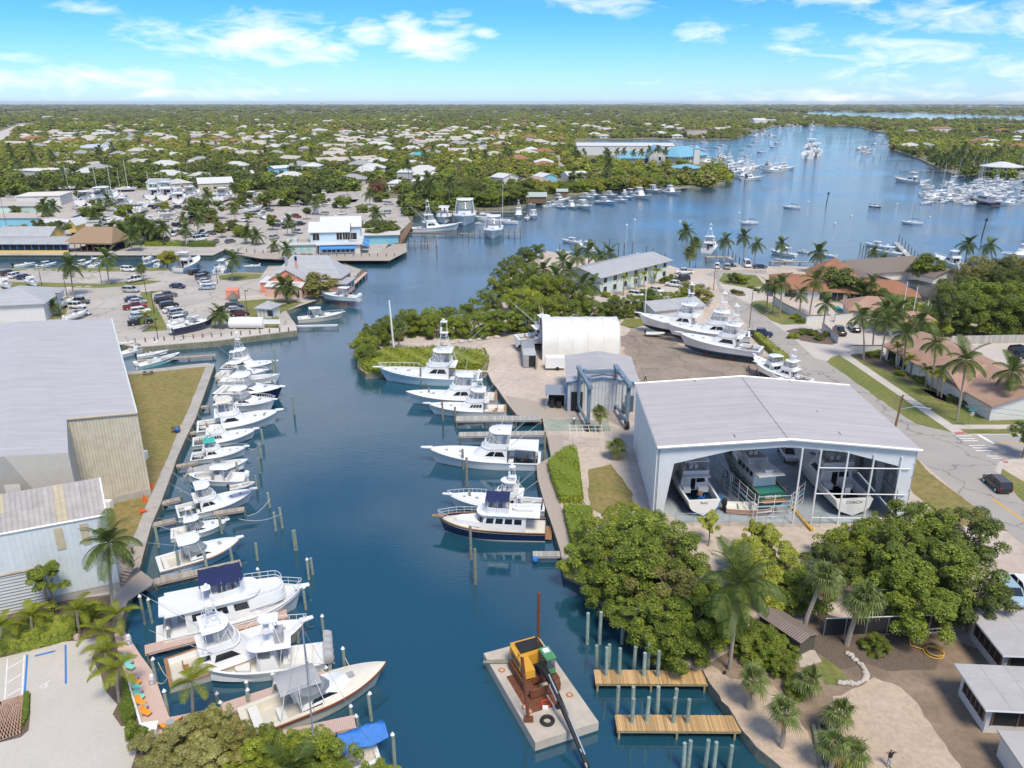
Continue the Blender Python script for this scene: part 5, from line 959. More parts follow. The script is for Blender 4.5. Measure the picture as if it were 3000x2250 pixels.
 if wood:
  sw=MB();sw.loft([ring(-.10*L,0.02,b0*.8,b0*.8,.02,.35*k),ring(-.10*L,0.02,b0*.8,b0*.8,.02,.42*k)]);T.part('swim_platform',sw,mat('varnished_platform',(.55,.14,.03),.3,var=.15,scale=5))
 return T.done()
def trawler(S,B,label,z=0,hull=None,bim=None,flat=False,name='trawler_yacht',group=None,beam=.32,mast=True,L=None,hw=1.0,bottom=None,aft=True,style='trawler',text=None,deckm=None,keelz=None,rimm=None):
 loc,rz,L=place(S,B,z,L);k=L/13;T=Thing(name,label,'boat',loc,rz,group,flat);H=Hull(L,L*beam,1.25*k,2.1*k,.55,.9,1.0*k,.88,.06,p=2.6)
 b0=L*beam/2;T.part('hull',H.shell(boot=.12*k,keelz=keelz),[hull or white,cream if hull else white,bottom or blackb],smooth=True)
 T.part('main_deck',H.deck(0,1,.08*k,18,dz=-.28*k,inset=.02),deckm or teak if style=='trawler' else white,smooth=True)
 T.part('bulwark',H.rubrail(0,.06*k),teak if hull else white)
 zb=H.h(.35)-.3*k;f0,f1=(.18,.66)if style=='trawler' else(.16,.72)
 A=Sec(zb,(f0*L,f1*L,b0*.74,b0*.66,.08*L),zb+2.1*k,(f0*L,(f1-.05)*L,b0*.70,b0*.62,.07*L));T.part('deckhouse',A.mb(),white,smooth=True)
 for i in range(4 if style=='trawler' else 3):
  a0=.1+i*(.23 if style=='trawler' else.32);w=MB();A.win(w,a0,a0+(.18 if style=='trawler' else.22),.5,.82,n=2);T.part('window',w,blackg)
 w=MB();A.win(w,1.15,1.9,.5,.82,n=5);T.part('window',w,blackg)
 tr=Sec(H.h(.75)-.25*k,(.60*L,.86*L,b0*.62,b0*.42,.1*L),H.h(.75)+.35*k,(.60*L,.84*L,b0*.58,b0*.38,.1*L));T.part('trunk_cabin',tr.mb(),white,smooth=True)
 zf=zb+2.1*k;fl=MB().loft([ring((f0-.13)*L,(f1-.02)*L,b0*.84,b0*.74,.09*L,zf),ring((f0-.13)*L,(f1-.02)*L,b0*.84,b0*.74,.09*L,zf+.1*k)]);T.part('boat_deck',fl,white,smooth=True)
 cm_=MB();x0,x1=(.34,.58);cm_.loft([ring(x0*L,x1*L,b0*.62,b0*.56,.07*L,zf+.1*k),ring(x0*L,(x1-.01)*L,b0*.62,b0*.54,.06*L,zf+.85*k),ring(x0*L,(x1-.03)*L,b0*.56,b0*.48,.06*L,zf+.85*k),ring(x0*L,(x1-.03)*L,b0*.56,b0*.48,.06*L,zf+.2*k)],c0=False);T.part('flybridge',cm_,white,smooth=True)
 se=MB();se.bx(.36*L,.40*L,-b0*.5,b0*.5,zf+.15*k,zf+.65*k);chair(se,.48*L,.3*k,zf+.1*k,k);chair(se,.48*L,-.4*k,zf+.1*k,k);se.bx(.52*L,.54*L,-.4*k,.5*k,zf+.2*k,zf+1.0*k);T.part('helm',se,deckw)
 if bim:
  zt=zf+2.15*k;bx0,bx1=(.33,.55)if style=='trawler' else(.28,.58);hw_=b0*.68
  T.part('bimini',MB().loft([[((bx0+(bx1-bx0)*i/6)*L,y*hw_,zt-.28*k*abs(y)**2-(.06*k if i%2 else 0))for y in(-1,-.8,-.4,0,.4,.8,1)]for i in range(7)],closed=False,c0=False,c1=False),bim,smooth=True);fr_=MB()
  for sg in(-1,1):
   for x in(bx0+.02,(bx0+bx1)/2,bx1-.02):fr_.cyl((x*L,sg*b0*.62,zf+.1),(x*L,sg*hw_*.9,zt-.2*k),.025*k,n=4)
  T.part('bimini_frame',fr_,rail)
 if mast:m_=MB();m_.cyl((.27*L,0,zf),(.26*L,0,zf+3.2*k),.07*k,.04*k,n=6);m_.cyl((.27*L,0,zf+.6*k),(.08*L,0,zf+1.4*k),.04*k,n=5);T.part('mast',m_,white)
 if style=='trawler':T.part('tender',MB().loft([ring(.12*L,.30*L,.45*k,.45*k,.08*L,zf+.12*k),ring(.11*L,.31*L,.6*k,.6*k,.09*L,zf+.5*k)]),white)
 T.part('bow_rail',H.railing(.35,hgt_=.8*k,r=.026*k,mid=True),rail)
 if style!='trawler':
  r_=MB();xs=[.60,.66,.72,.78,.84];
  T.part('coach_roof',MB().loft([ring(.6*L,.88*L,b0*.74,b0*.55,.06*L,zb+.9*k),ring(.6*L,.87*L,b0*.72,b0*.52,.06*L,zb+1.9*k)]),white,smooth=True)
  for zz in(zb+2.2*k,zb+2.6*k):r_.tube([p for p in ring(.6*L,.86*L,b0*.68,b0*.5,.06*L,zz)],.025*k,4)
  for p in ring(.6*L,.86*L,b0*.68,b0*.5,.06*L,zb+1.9*k)[::2]:r_.cyl(p,(p[0],p[1],zb+2.6*k),.02*k,n=4)
  T.part('roof_rail',r_,rail)
  T.part('aft_canopy',MB().loft([ring(-.01*L,.2*L,b0*.6,b0*.8,.02,zf-.1),ring(-.01*L,.2*L,b0*.6,b0*.8,.02,zf+.1)]),white,smooth=True)
  T.part('aft_seat',MB().bx(.02*L,.05*L,-b0*.4,b0*.4,H.h(0)-.25*k,H.h(0)+.3*k).bx(.1*L,.14*L,b0*.1,b0*.4,H.h(0)-.25*k,H.h(0)+.25*k),greyc)
 T.part('pulpit',MB().loft([[(x,-w,H.h(1)),(x,w,H.h(1)),(x,w,H.h(1)+.12),(x,-w,H.h(1)+.12)]for x,w in((.95*L,.35*k),(1.06*L,.2*k))]),teak if hull else white)
 T.part('swim_platform',MB().bx(-.06*L,0,-b0*.75,b0*.75,.25*k,.33*k),teak if hull else white)
 if text:txt(T,text,(-.03,0,.7*k),.6*k,white)
 return T.done()
def sailboat(S,B,label,z=0,hull=None,cover=None,masts=1,mh=1.25,flat=False,name='sailing_boat',group=None,L=None,boom=True,keelz=None,beam=.29,bottom=None):
 loc,rz,L=place(S,B,z,L);k=L/10;T=Thing(name,label,'boat',loc,rz,group,flat);H=Hull(L,L*beam,.85*k,1.15*k,.45,.82,.5*k if keelz is None else keelz,.62,.12,p=1.9)
 T.part('hull',H.shell(boot=.1*k),[hull or white,bluec if not hull else white,bottom or blackb],smooth=True);T.part('main_deck',H.deck(.28,1,.12*k),white,smooth=True)
 cw,so_=H.well(0,.3,.35*k,.35*k);T.part('coaming',cw,white);T.part('cockpit_sole',so_,solem)
 A=Sec(H.h(.4),(.28*L,.70*L,L*beam*.32,L*beam*.22,.1*L),H.h(.4)+.5*k,(.29*L,.66*L,L*beam*.27,L*beam*.18,.1*L));T.part('cabin',A.mb(),white,smooth=True);w=MB();A.win(w,.1,.9,.35,.75);T.part('window',w,blackg)
 for i in range(masts):
  xm=(.56,.22)[i]*L;h=mh*L*(1,.8)[i];zd=H.h(.5)+.4*k;T.part('mast',MB().cyl((xm,0,zd-.3),(xm-.1,0,zd+h),.09*k,.06*k,n=6),alu if not flat else rail)
  if boom:
   bz=zd+.9*k;bl=(.40 if i==0 else.25)*L;T.part('boom',MB().cyl((xm,0,bz),(xm-bl,0,bz),.06*k,n=5),alu);T.part('sail_cover',MB().loft([[(xm-.1-bl*f,y*(.17-.07*f)*k,bz+zz*(.38-.2*f)*k)for y,zz in((-1,0),(0,1),(1,0))]for f in(0,.3,.6,.95)]),cover or navyc)
  r_=MB()
  for p in((L*.99,0,H.h(1)),(xm-.05*L,L*beam*.42,H.h(.5)),(xm-.05*L,-L*beam*.42,H.h(.5)),(.02*L,0,H.h(0))):r_.cyl(p,(xm-.1,0,zd+h*.98),.014,n=3)
  sp_=zd+h*.55;r_.cyl((xm,-.5*k,sp_),(xm,.5*k,sp_),.025*k,n=4);T.part('rigging',r_,steel)
 T.part('pulpit_rail',H.railing(.75,hgt_=.6*k,r=.02*k,n=4),rail)
 return T.done()
def skiff(S,B,label,z=0,hull=None,obm=None,flat=False,name='skiff',group=None,L=None,inflatable=False,cat='boat',n_ob=1):
 loc,rz,L=place(S,B,z,L);k=L/5;T=Thing(name,label,cat,loc,rz,group,flat);H=Hull(L,L*.36,.5*k,.75*k,.5,.85,.2*k,.92,.1)
 if inflatable:
  tb=MB()
  pts=[(0,-.75*k,.3*k),(.3*L,-.8*k,.3*k),(.65*L,-.75*k,.35*k),(.9*L,-.35*k,.5*k),(L,0,.55*k),(.9*L,.35*k,.5*k),(.65*L,.75*k,.35*k),(.3*L,.8*k,.3*k),(0,.75*k,.3*k)]
  tb.tube(pts,.24*k,8);T.part('tube',tb,hull or obgrey,smooth=True);T.part('floor',MB().bx(0,.8*L,-.6*k,.6*k,.1*k,.2*k),greyc);T.part('seat',MB().bx(.35*L,.5*L,-.3*k,.3*k,.2*k,.75*k),white)
 else:
  T.part('hull',H.shell(12,.06),[hull or white]*3,smooth=True);cw,so_=H.well(0,.9,.2*k,.12*k,tw=.2);T.part('coaming',cw,white);T.part('sole',so_,deckw);T.part('bow_deck',H.deck(.86,1,.04),white)
  T.part('seat',MB().bx(.25*L,.33*L,-.7*k,.7*k,.2*k,.5*k).bx(.5*L,.6*L,-.35*k,.35*k,.2*k,.95*k),deckw)
 for i in range(n_ob):ob=MB();outboard(ob,0,(i-(n_ob-1)/2)*.5,.35*k,.75*k);T.part('outboard_motor',ob,obm or rubber,smooth=True)
 return T.done()
 # ---------------------------------------------------------------- the boats of the basin
G1,G2,G3='boats moored stern-to along the concrete quay','boats moored along the boatyard quay','boats moored beside the pinkish boardwalk'
sportfish((655,1083),(797,1083),'white sport fishing boat with tall tower, at the canal corner of the concrete quay',tower=2.6,group=G1,win='split')
cruiser((640,1108),(778,1108),'white open cruiser with hardtop and pipework, second boat from the canal corner',group=G1,tower=True,topm=white,encl=False)
console((648,1128),(815,1124),'slim white centre console boat with cream outboard, between cruiser and navy hull',group=G1,n_ob=1,obm=cream,ttop=False,beam=.2)
cruiser((640,1160),(822,1165),'navy hulled cruiser with white hardtop in the concrete quay row',hull=navyh,group=G1,rails=False)
cruiser((640,1192),(801,1199),'white hardtop cruiser with grey covered outboard next to the navy hull',group=G1,n_ob=1)
sportfish((579,1268),(802,1240),'large white motor yacht with cream hardtop and sweeping dark window',group=G1,win='swoop',out=False,topm=cream,encl=False,name='motor_yacht',rails=False)
sportfish((566,1308),(738,1285),'low white flybridge boat with black hull stripe, beside the teal bimini boat',group=G1,win='panes',top=None,boot=blackb,pulpit=True,hb=.95)
sportfish((561,1350),(712,1334),'white fishing boat with teal bimini top on the flybridge',group=G1,win='split',top='soft',topm=tealc,rails=True,encl=False,out=True,cockpit=deckw)
console((555,1402),(722,1372),'white centre console boat under a grey cover with tilted outboard at the quay',group=G1,cover=greyc,ttop=False,n_ob=1,obm=obgrey,tilt=.9)
console((722,1412),(563,1414),'centre console boat moored bow-in with white oval T-top and white outboard',group=G1,n_ob=1,hull=white,bottom=aqua)
sportfish((520,1516),(727,1470),'white sport fisherman with white canvas top and grey dinghy on its foredeck',group=G1,win='split',top='hard',encl=True)
skiff((672,1434),(745,1420),'grey inflatable dinghy lying on the foredeck of a sport fisherman',z=3.0,inflatable=True,name='inflatable_dinghy',hull=mat('pale_tube',(.6,.57,.52),.5))
cruiser((502,1578),(662,1549),'white express boat with oval white top and long outriggers',group=G1,out=True,tower=True,rails=True,encl=False,bottom=blackb)
cruiser((465,1675),(698,1612),'sky blue hulled sport boat with stern awning, nearest the wooden finger pier',hull=skyb,group=G1,out=True,rails=False,encl=True,rimm=teak,tower=False)
# the four big berths by the boardwalk
trawler((485,1871),(882,1778),'white motor yacht with navy bimini and railed upper deck',bim=navyc,style='yacht',mast=False,group=G3,name='motor_yacht',beam=.33,bottom=navyh)
sportfish((492,1996),(880,1873),'large sport fishing boat with teak cockpit coaming and tall tower',hull=cream,teakc=True,tower=2.4,group=G3,rails=True,win='wedge',out=True)
console((955,1938),(592,1998),'big white centre console boat with four grey outboards and tower',n_ob=4,obm=obgrey,tower=True,group=G3,beam=.27)
cruiser((713,2151),(1126,1996),'mahogany trimmed runabout with grey canopy and cream foredeck',hull=cream,wood=True,top='soft',topm=greyc,rails=False,group=G3,name='runabout',beam=.27,bottom=mahog)
sailboat((1112,2226),(800,2320),'small white sailing boat with bright blue tarpaulin over the boom',cover=bluec,mh=1.3,name='sailing_boat',group=G3,L=9)
tp_=W(1060,2160,2.1)
tag(put('tarpaulin',mesh('tarpaulin',MB().loft([[(x,y*1.1,1.05*(1-abs(y))+.18*math.sin(x*2.3+y*3))for y in(-1,-.5,-.1,.1,.5,1)]for x in(-2.0,-1.2,-.4,.4,1.2,2.0)],closed=False,c0=False,c1=False),bluec,True),None,tp_,math.radians(25)),'crumpled bright blue tarpaulin draped over the little sailing boat','tarpaulin')
# boatyard quay
sportfish((1405,1120),(1122,1115),'longest sport fishing boat, pale blue hull and tall tower, beside the green mangrove point',hull=paleb,tower=2.8,rails=True,group=G2,win='split')
sportfish((1457,1178),(1200,1181),'sport fishing boat with ice pale hull and teak trim beside the longest one',hull=mat('ice_hull',(.70,.78,.80),.2,coat=.4),teakc=True,group=G2,win='split',pulpit=False)
sportfish((1484,1211),(1262,1212),'smallest boatyard sport fisherman with six-paned window and tower',teakc=True,group=G2,win='panes',tower=2.0,encl=False)
sportfish((1584,1362),(1266,1354),'white sport fishing boat with boxy canvas top and awning over the cockpit',group=G2,win='split',top='hard',canopy=white,teakc=False)
sportfish((1597,1496),(1324,1484),'white sport fisherman with bright turquoise cockpit and half tower',group=G2,win='panes',rails=True,cockpit=turq,top='oval',tower=.7,encl=False,bottom=navyh)
trawler((1598,1567),(1286,1556),'navy hulled trawler yacht with navy bimini and teak decks',hull=navyh,bim=navyc,group=G2,deckm=cream)
# hauled out on the hard
G4='sport fishing boats propped up on the boatyard hard'
HZ=GZ+1.75
sportfish((2096,975),(1948,957),'hauled-out white sport fisherman with black bottom, furthest back on the hard',z=HZ,keelz=1.3,tower=2.2,group=G4,win='split',bottom=blackb,L=17.5)
sportfish((2196,995),(2012,982),'hauled-out sport fisherman with tower, middle one of three on the hard',z=HZ,keelz=1.3,tower=1.8,group=G4,win='split',bottom=blackb,L=17.5)
sportfish((2230,1040),(1996,1007),'hauled-out white sport fisherman with blue bottom beside the dark blue pickup',z=HZ,keelz=1.3,hull=mat('grey_white_hull',(.66,.67,.68),.25,coat=.4),bottom=bottomb,tower=1.8,group=G4,win='wedge',mez=True)
sportfish((2372,1128),(2262,1098),'small hauled-out boat with tower and wrapped canvas behind the open shed',z=HZ,keelz=1.0,tower=1.2,L=11,win='split',group=G4,out=False)
sportfish((2300,1116),(2225,1072),'hauled-out flybridge boat with plastic curtains behind the open shed',z=HZ,keelz=1.0,L=11,win='split',group=G4,out=False)
sportfish((1513,1003),(1660,992),'hauled-out sport fisherman poking out of the white fabric shelter',z=HZ,keelz=1.2,group=G4,win='swoop',top='oval',L=16,out=True,bottom=blackb)
G5='boats under repair inside the open shed'
sportfish((2062,1487),(1972,1352),'white fishing boat with script name on its transom inside the open shed',z=GZ+1.4,keelz=1.2,group=G5,win='wedge',out=False,bottom=bottomb,stern_text='Buoy',beam=.33,encl=True)
trawler((2262,1470),(2130,1342),'green hulled trawler with green decks wrapped in scaffolding inside the shed',z=GZ+1.9,keelz=1.3,hull=greenh,group=G5,deckm=mat('green_deck',(.03,.20,.17),.6),text='EEDOM',mast=False,bottom=blackb)
sportfish((2500,1489),(2335,1325),'bare white yacht under refit lettered CHACH, beside the shed side wall',z=GZ+1.2,keelz=1.1,group=G5,win='wedge',top=None,out=False,stern_text='CHACH',cockpit=mat('rusty_sole',(.25,.15,.09),.7),name='motor_yacht',pulpit=False)
# canal by the car park
console((353,1009),(399,1004),'small white boat on a lift between the walkway posts',z=1.3,n_ob=1,ttop=False,flat=False)
console((352,1046),(466,1015),'white centre console boat with dark lettering on its side in the narrow canal',n_ob=2,ttop=False,text='MY 2ND')
console((402,1049),(497,1036),'white centre console boat with black outboard against the wooden canal pier',n_ob=1,obm=rubber,ttop=False)
console((404,1081),(530,1049),'aqua hulled centre console boat along the grass lawn wall',hull=aqua,ttop=False,n_ob=2)
console((490,1019),(578,1003),'white centre console boat on the walkway side of the narrow canal',ttop=False,n_ob=2)
cruiser((502,972),(632,945),'navy hulled express boat with white outboards parked on the asphalt',z=GZ+.9,hull=navyh,bottom=navyh,n_ob=2,rails=False,tower=False,top=None,keelz=.5)
console((500,955),(585,935),'white boat on a trailer behind the navy hulled express boat',z=GZ+.9,n_ob=1,ttop=False)
cruiser((873,943),(1008,932),'cream hulled express cruiser tied in the slip by the picnic lawn',hull=cream,rails=True,tower=False,rimm=None)
cruiser((1052,880),(940,872),'white express boat raised on a boat lift under the round tree',z=1.6,n_ob=2,bottom=white)
sportfish((519,796),(584,769),'white sport fisherman moored at the end of the car park canal',win='wedge',out=False)
console((640,803),(675,778),'white boat with T-top beside the leaning palm in the canal',n_ob=2)
console((760,780),(711,784),'white boat on a lift behind the salmon pink restaurant',z=1.2,n_ob=1,ttop=False)
for o in C.objects:
 if o.get('group')in(G1,G3):o.scale=(1.05,1.45,1.28)if o['group']==G1 else(1.02,1.2,1.15)
 # ---------------------------------------------------------------- copies for the small distant boats
PROTO={}
def proto(kind):
 if kind not in PROTO:
  a,b_=(1500,1500),(1600,1500)
  f={'cruiser':lambda:cruiser(a,b_,'',L=10,flat=True),'sport':lambda:sportfish(a,b_,'',L=10,flat=True,tower=2.6,win='split'),'fly':lambda:sportfish(a,b_,'',L=10,flat=True,win='split',out=False,rails=True),
  'console':lambda:console(a,b_,'',L=10,flat=True),'open':lambda:console(a,b_,'',L=10,flat=True,ttop=False,n_ob=1),'sail':lambda:sailboat(a,b_,'',L=10,flat=True),'ketch':lambda:sailboat(a,b_,'',L=10,flat=True,masts=2,hull=navyh),
  'bare':lambda:sailboat(a,b_,'',L=10,flat=True,boom=False,keelz=.9),'trawl':lambda:trawler(a,b_,'',L=10,flat=True),'navy':lambda:trawler(a,b_,'',L=10,flat=True,hull=navyh,mast=False),'lob':lambda:cruiser(a,b_,'',L=10,flat=True,hull=skyb,rails=False),'skiff':lambda:skiff(a,b_,'',L=10,flat=True)}[kind]()
  PROTO[kind]=f
 return PROTO[kind]
used_proto=set()
NAMES=dict(cruiser='cabin_cruiser',sport='sport_fishing_boat',fly='flybridge_boat',console='centre_console_boat',open='open_boat',sail='sailing_boat',ketch='ketch',bare='sailing_boat',trawl='trawler_yacht',navy='trawler_yacht',lob='cabin_cruiser',skiff='skiff')
def far(kind,S,B,label,group=None,z=0,L=None):
 p=proto(kind);a,b_=W(*S,z),W(*B,z);d=b_-a;rz=math.atan2(d.y,d.x);Lw=(L or d.length)/10
 if kind in used_proto:o=p.copy();C.objects.link(o)
 else:o=p;used_proto.add(kind)
 o.name=NAMES[kind];o.location=a;o.rotation_euler=(0,0,rz);o.scale=(Lw,)*3
 tag(o,label,'boat',group)
 if not group and 'group' in o:del o['group']
 return o
FB=[('skiff',(41,784),(106,776),'wooden tour skiff berthed under the yellow restaurant terrace'),('console',(110,786),(168,775),'white centre console boat just left along the canal from the palm pair'),
('console',(220,786),(271,772),'white centre console boat behind the slim palm by the canal'),('cruiser',(268,786),(309,770),'white cruiser beside the green tarpaulin in the canal'),
('lob',(418,779),(460,768),'turquoise boat beside the bright yellow-green tree'),('console',(458,783),(480,770),'white boat half hidden by the bright yellow-green tree'),
('open',(271,757),(314,750),'boat under navy cover at the tiki hut dock'),('cruiser',(312,759),(352,748),'silver covered cruiser at the tiki hut dock'),('open',(422,762),(466,752),'white open boat at the floating docks'),
('sport',(1207,678),(1342,673),'sport fishing boat with tower berthed behind the white restaurant'),('console',(1303,637),(1300,660),'centre console boat with bow to the open water beside the big sport fisherman'),
('cruiser',(1366,635),(1357,666),'cruiser with pale hull pointing out beside the houseboat'),('trawl',(1442,643),(1381,642),'boxy white houseboat with square windows by the mangroves'),('sail',(1517,656),(1438,652),'sailing boat with tall mast by the red and white flag'),
('skiff',(1410,655),(1390,658),'small dinghy behind the mooring piles near the houseboat'),('cruiser',(1450,674),(1440,703),'white cruiser among the outermost piles of the restaurant docks'),('open',(1545,640),(1544,648),'small open boat beside the end piles, next to the mangroves'),
('cruiser',(1563,632),(1562,642),'small white cruiser at the very end of the mangrove dock'),('sport',(1520,630),(1518,640),'sport fisherman seen bow-on at the mangrove dock'),('bare',(1350,627),(1322,628),'bare-masted sailing boat by the mangrove hedge dock'),
('console',(1699,714),(1645,708),'white centre console boat hoisted on a lift off the grey-roofed building'),('cruiser',(1735,735),(1699,722),'white cruiser beside the hoisted centre console'),('open',(1668,745),(1630,738),'open white boat in front of the coconut palm clump'),('console',(1892,757),(1845,752),'centre console boat with white top behind the grey-roofed building'),('open',(1925,765),(1890,760),'open white boat at the pier behind the grey-roofed building'),
('sport',(2070,742),(2088,722),'sport fisherman with tall tower behind the tallest shore palm'),('cruiser',(2332,752),(2256,742),'white cruiser at the dock behind the hip-roofed house'),('console',(2366,742),(2335,738),'white boat with T-top at the dock behind the hip-roofed house'),('open',(2320,768),(2268,764),'open boat with green cover at the dock behind the hip-roofed house'),('open',(2450,755),(2400,748),'low white boat at the outer edge of the hip-roofed house dock'),
('console',(2597,728),(2532,719),'white boat on the outer lift of the slanting pier'),('console',(2645,750),(2546,740),'white boat on the inner lift of the slanting pier'),('fly',(2822,787),(2740,763),'white flybridge yacht moored beyond the round shore tree'),('fly',(3030,752),(2940,757),'white yacht beyond the twin palms'),('cruiser',(3040,782),(2962,781),'small white boat beside the yacht past the twin palms'),
('open',(2960,800),(2900,805),'open boat by the shore beyond the twin palms'),('skiff',(2650,757),(2618,760),'cream skiff hanging from the slanting pier'),('sail',(2345,611),(2290,609),'moored white sailing boat with dark sail cover, in the middle of the open reach'),('ketch',(2545,606),(2584,609),'dark hulled ketch with two masts moored in the open reach'),('sail',(2703,657),(2636,655),'moored sailing boat with light blue sail cover near the leaning marker'),('sail',(2220,655),(2166,657),'moored sailing boat above the tall shore palms'),
('fly',(2702,538),(2622,531),'large white motor yacht with dark hull stripe at the tip of the packed marina'),('navy',(2915,606),(2838,592),'navy hulled yacht at the near edge of the packed marina'),('open',(2366,466),(2366,458),'grey motorboat heading away, trailing a long wake'),('console',(2374,444),(2374,437),'far motorboat running ahead of the wake'),('console',(2389,458),(2386,450),'small white motorboat beside the wake'),
('lob',(1632,608),(1662,612),'bright blue hulled lobster boat by the green-roofed dock')]
for k,S,B,l in FB:far(k,S,B,l)
used_tail=0
for k,S,B in[('cruiser',(1590,606),(1637,604)),('fly',(1617,592),(1668,588)),('fly',(1664,606),(1690,613)),('cruiser',(1694,606),(1731,616)),('lob',(1747,594),(1803,600)),('cruiser',(1802,588),(1838,593)),('lob',(1812,580),(1856,585)),('fly',(1855,576),(1903,585)),('cruiser',(1897,560),(1939,567)),('fly',(1948,565),(1990,572)),('cruiser',(1940,553),(1985,556)),('cruiser',(1700,580),(1742,585)),('lob',(1720,574),(1760,580)),('open',(1542,600),(1570,602)),('cruiser',(1772,573),(1808,578)),('console',(1830,566),(1870,572))]:
 far(k,S,B,'white cabin boat berthed along the mangrove shore docks','boats along the mangrove shore')
r_=random.Random(5)
for x0,x1,y0,y1,n,ks,lab,grp,Lr in[(2072,2140,462,512,9,('sport','fly'),'white yacht berthed by the blue-roofed club','yachts by the blue-roofed club',(15,20)),(2162,2318,480,530,11,('sport','sport','fly'),'white sport fisherman in the tightly berthed fleet in mid channel','fleet of sport fishing boats in mid channel',(15,19)),
(2690,2990,530,602,62,('cruiser','fly','open','sail','console'),'white boat in the packed marina below the round pavilion','boats packed into the marina',(8,13)),(2520,2606,415,455,9,('cruiser','fly','open'),'white boat at the docks of the dark wooded bank','boats at the wooded bank',(9,14)),(2565,2640,388,405,5,('cruiser','fly'),'far white boat at the wooded bank docks','boats at the wooded bank',(10,14)),
(2205,2250,378,402,6,('sport','fly'),'far white yacht at the upper river marina','yachts at the upper river marina',(13,18)),(2270,2390,366,392,10,('sport','fly','cruiser'),'far white yacht at the upper river marina','yachts at the upper river marina',(13,18)),(2780,2990,512,530,6,('bare','sail'),'sailing boat standing behind the packed marina','sailing boats behind the marina',(10,12))]:
 done=[]
 for i in range(n):
  for _ in range(60):
   u,v=r_.uniform(x0,x1),r_.uniform(y0,y1);p=W(u,v,0)
   if all((p-q).length>7.5 for q in done):break
  done.append(p);a=r_.choice((0,0,math.pi))+r_.uniform(-.25,.25)+math.radians(20);L=r_.uniform(*Lr);q=p+Vector((math.cos(a),math.sin(a),0))*L
  far(r_.choice(ks),(u,v),proj(q),lab,grp,L=L)
for u,v,k in[(1897,424,'open'),(1852,406,'bare'),(2040,430,'sail'),(2076,441,'sail'),(2116,434,'sail'),(2130,427,'sail'),(2192,440,'console'),(1893,421,'sail'),(1980,414,'cruiser'),(2075,419,'cruiser'),(2215,428,'sail'),(2245,447,'sail'),(2290,421,'sail'),(2280,432,'sail'),(2200,458,'open'),(2223,417,'open'),(2010,438,'sport')]:
 q=W(u,v,0)+Vector((-11,1,0));far(k,(u,v),proj(q),'boat on a mooring in the basin beyond the blue-roofed club','boats moored in the upper basin',L=11)
 # laid up ashore in the yard behind the car parks
for u,v,top in[(190,553,483),(267,563,464),(311,580,486),(345,575,501),(358,556,464),(427,600,504),(526,562,493),(615,572,502)]:
 q=W(u,v,GZ+1);h=hgt(u,v,top)-2;far('bare',proj(q+Vector((-4,0,0))),proj(q+Vector((5,1,0))),'bare-masted sailing boat propped up in the crowded storage yard','sailing boats laid up ashore',z=GZ+1.2,L=max(8,min(13,h/1.3)))
for k,S,B in[('cruiser',(280,605),(345,585)),('fly',(440,580),(475,568)),('fly',(478,582),(512,568)),('fly',(522,592),(530,580)),('cruiser',(545,582),(585,570)),('cruiser',(640,588),(680,575)),('cruiser',(345,612),(390,600)),('console',(400,622),(432,610)),('open',(715,600),(760,592)),('cruiser',(235,598),(275,585)),('fly',(300,572),(335,566)),('cruiser',(725,590),(760,580)),('open',(560,588),(600,582)),('cruiser',(712,620),(770,612))]:
 far(k,S,B,'white powerboat on stands in the crowded storage yard','powerboats stored ashore',z=GZ+1.0)
for S,B,l in[((8,832),(38,848),'white boat on a trailer beside the grey metal roof'),((84,826),(112,840),'white centre console boat on a trailer beside the white SUV row'),((146,905),(176,896),'blue bottomed boat on a trailer between the grass and drive')]:far('console',S,B,l,'boats on trailers in the car park',z=GZ+.8,L=8.5)
far('open',(190,938),(232,925),'boat under dark cover beside the silver coupe',z=GZ+.8,L=7)
for i,(u,v)in enumerate([(382,752),(394,752),(407,752),(419,752)]):far('skiff',(u,v),(u+9,v-3),'jet ski in the row of four on the floating dock','jet skis on the floating dock',z=.3,L=3.2)
skiff((1892,979),(1945,981),'white inflatable boat on a wooden cradle in the yard',z=GZ+.5,inflatable=True,hull=white,name='inflatable_boat')
skiff((2125,1492),(2215,1498),'upturned boat under an orange-pink cover in front of the shed',z=GZ+.3,hull=mat('salmon_cover',(.62,.33,.22),.8),name='covered_boat',L=6.5)
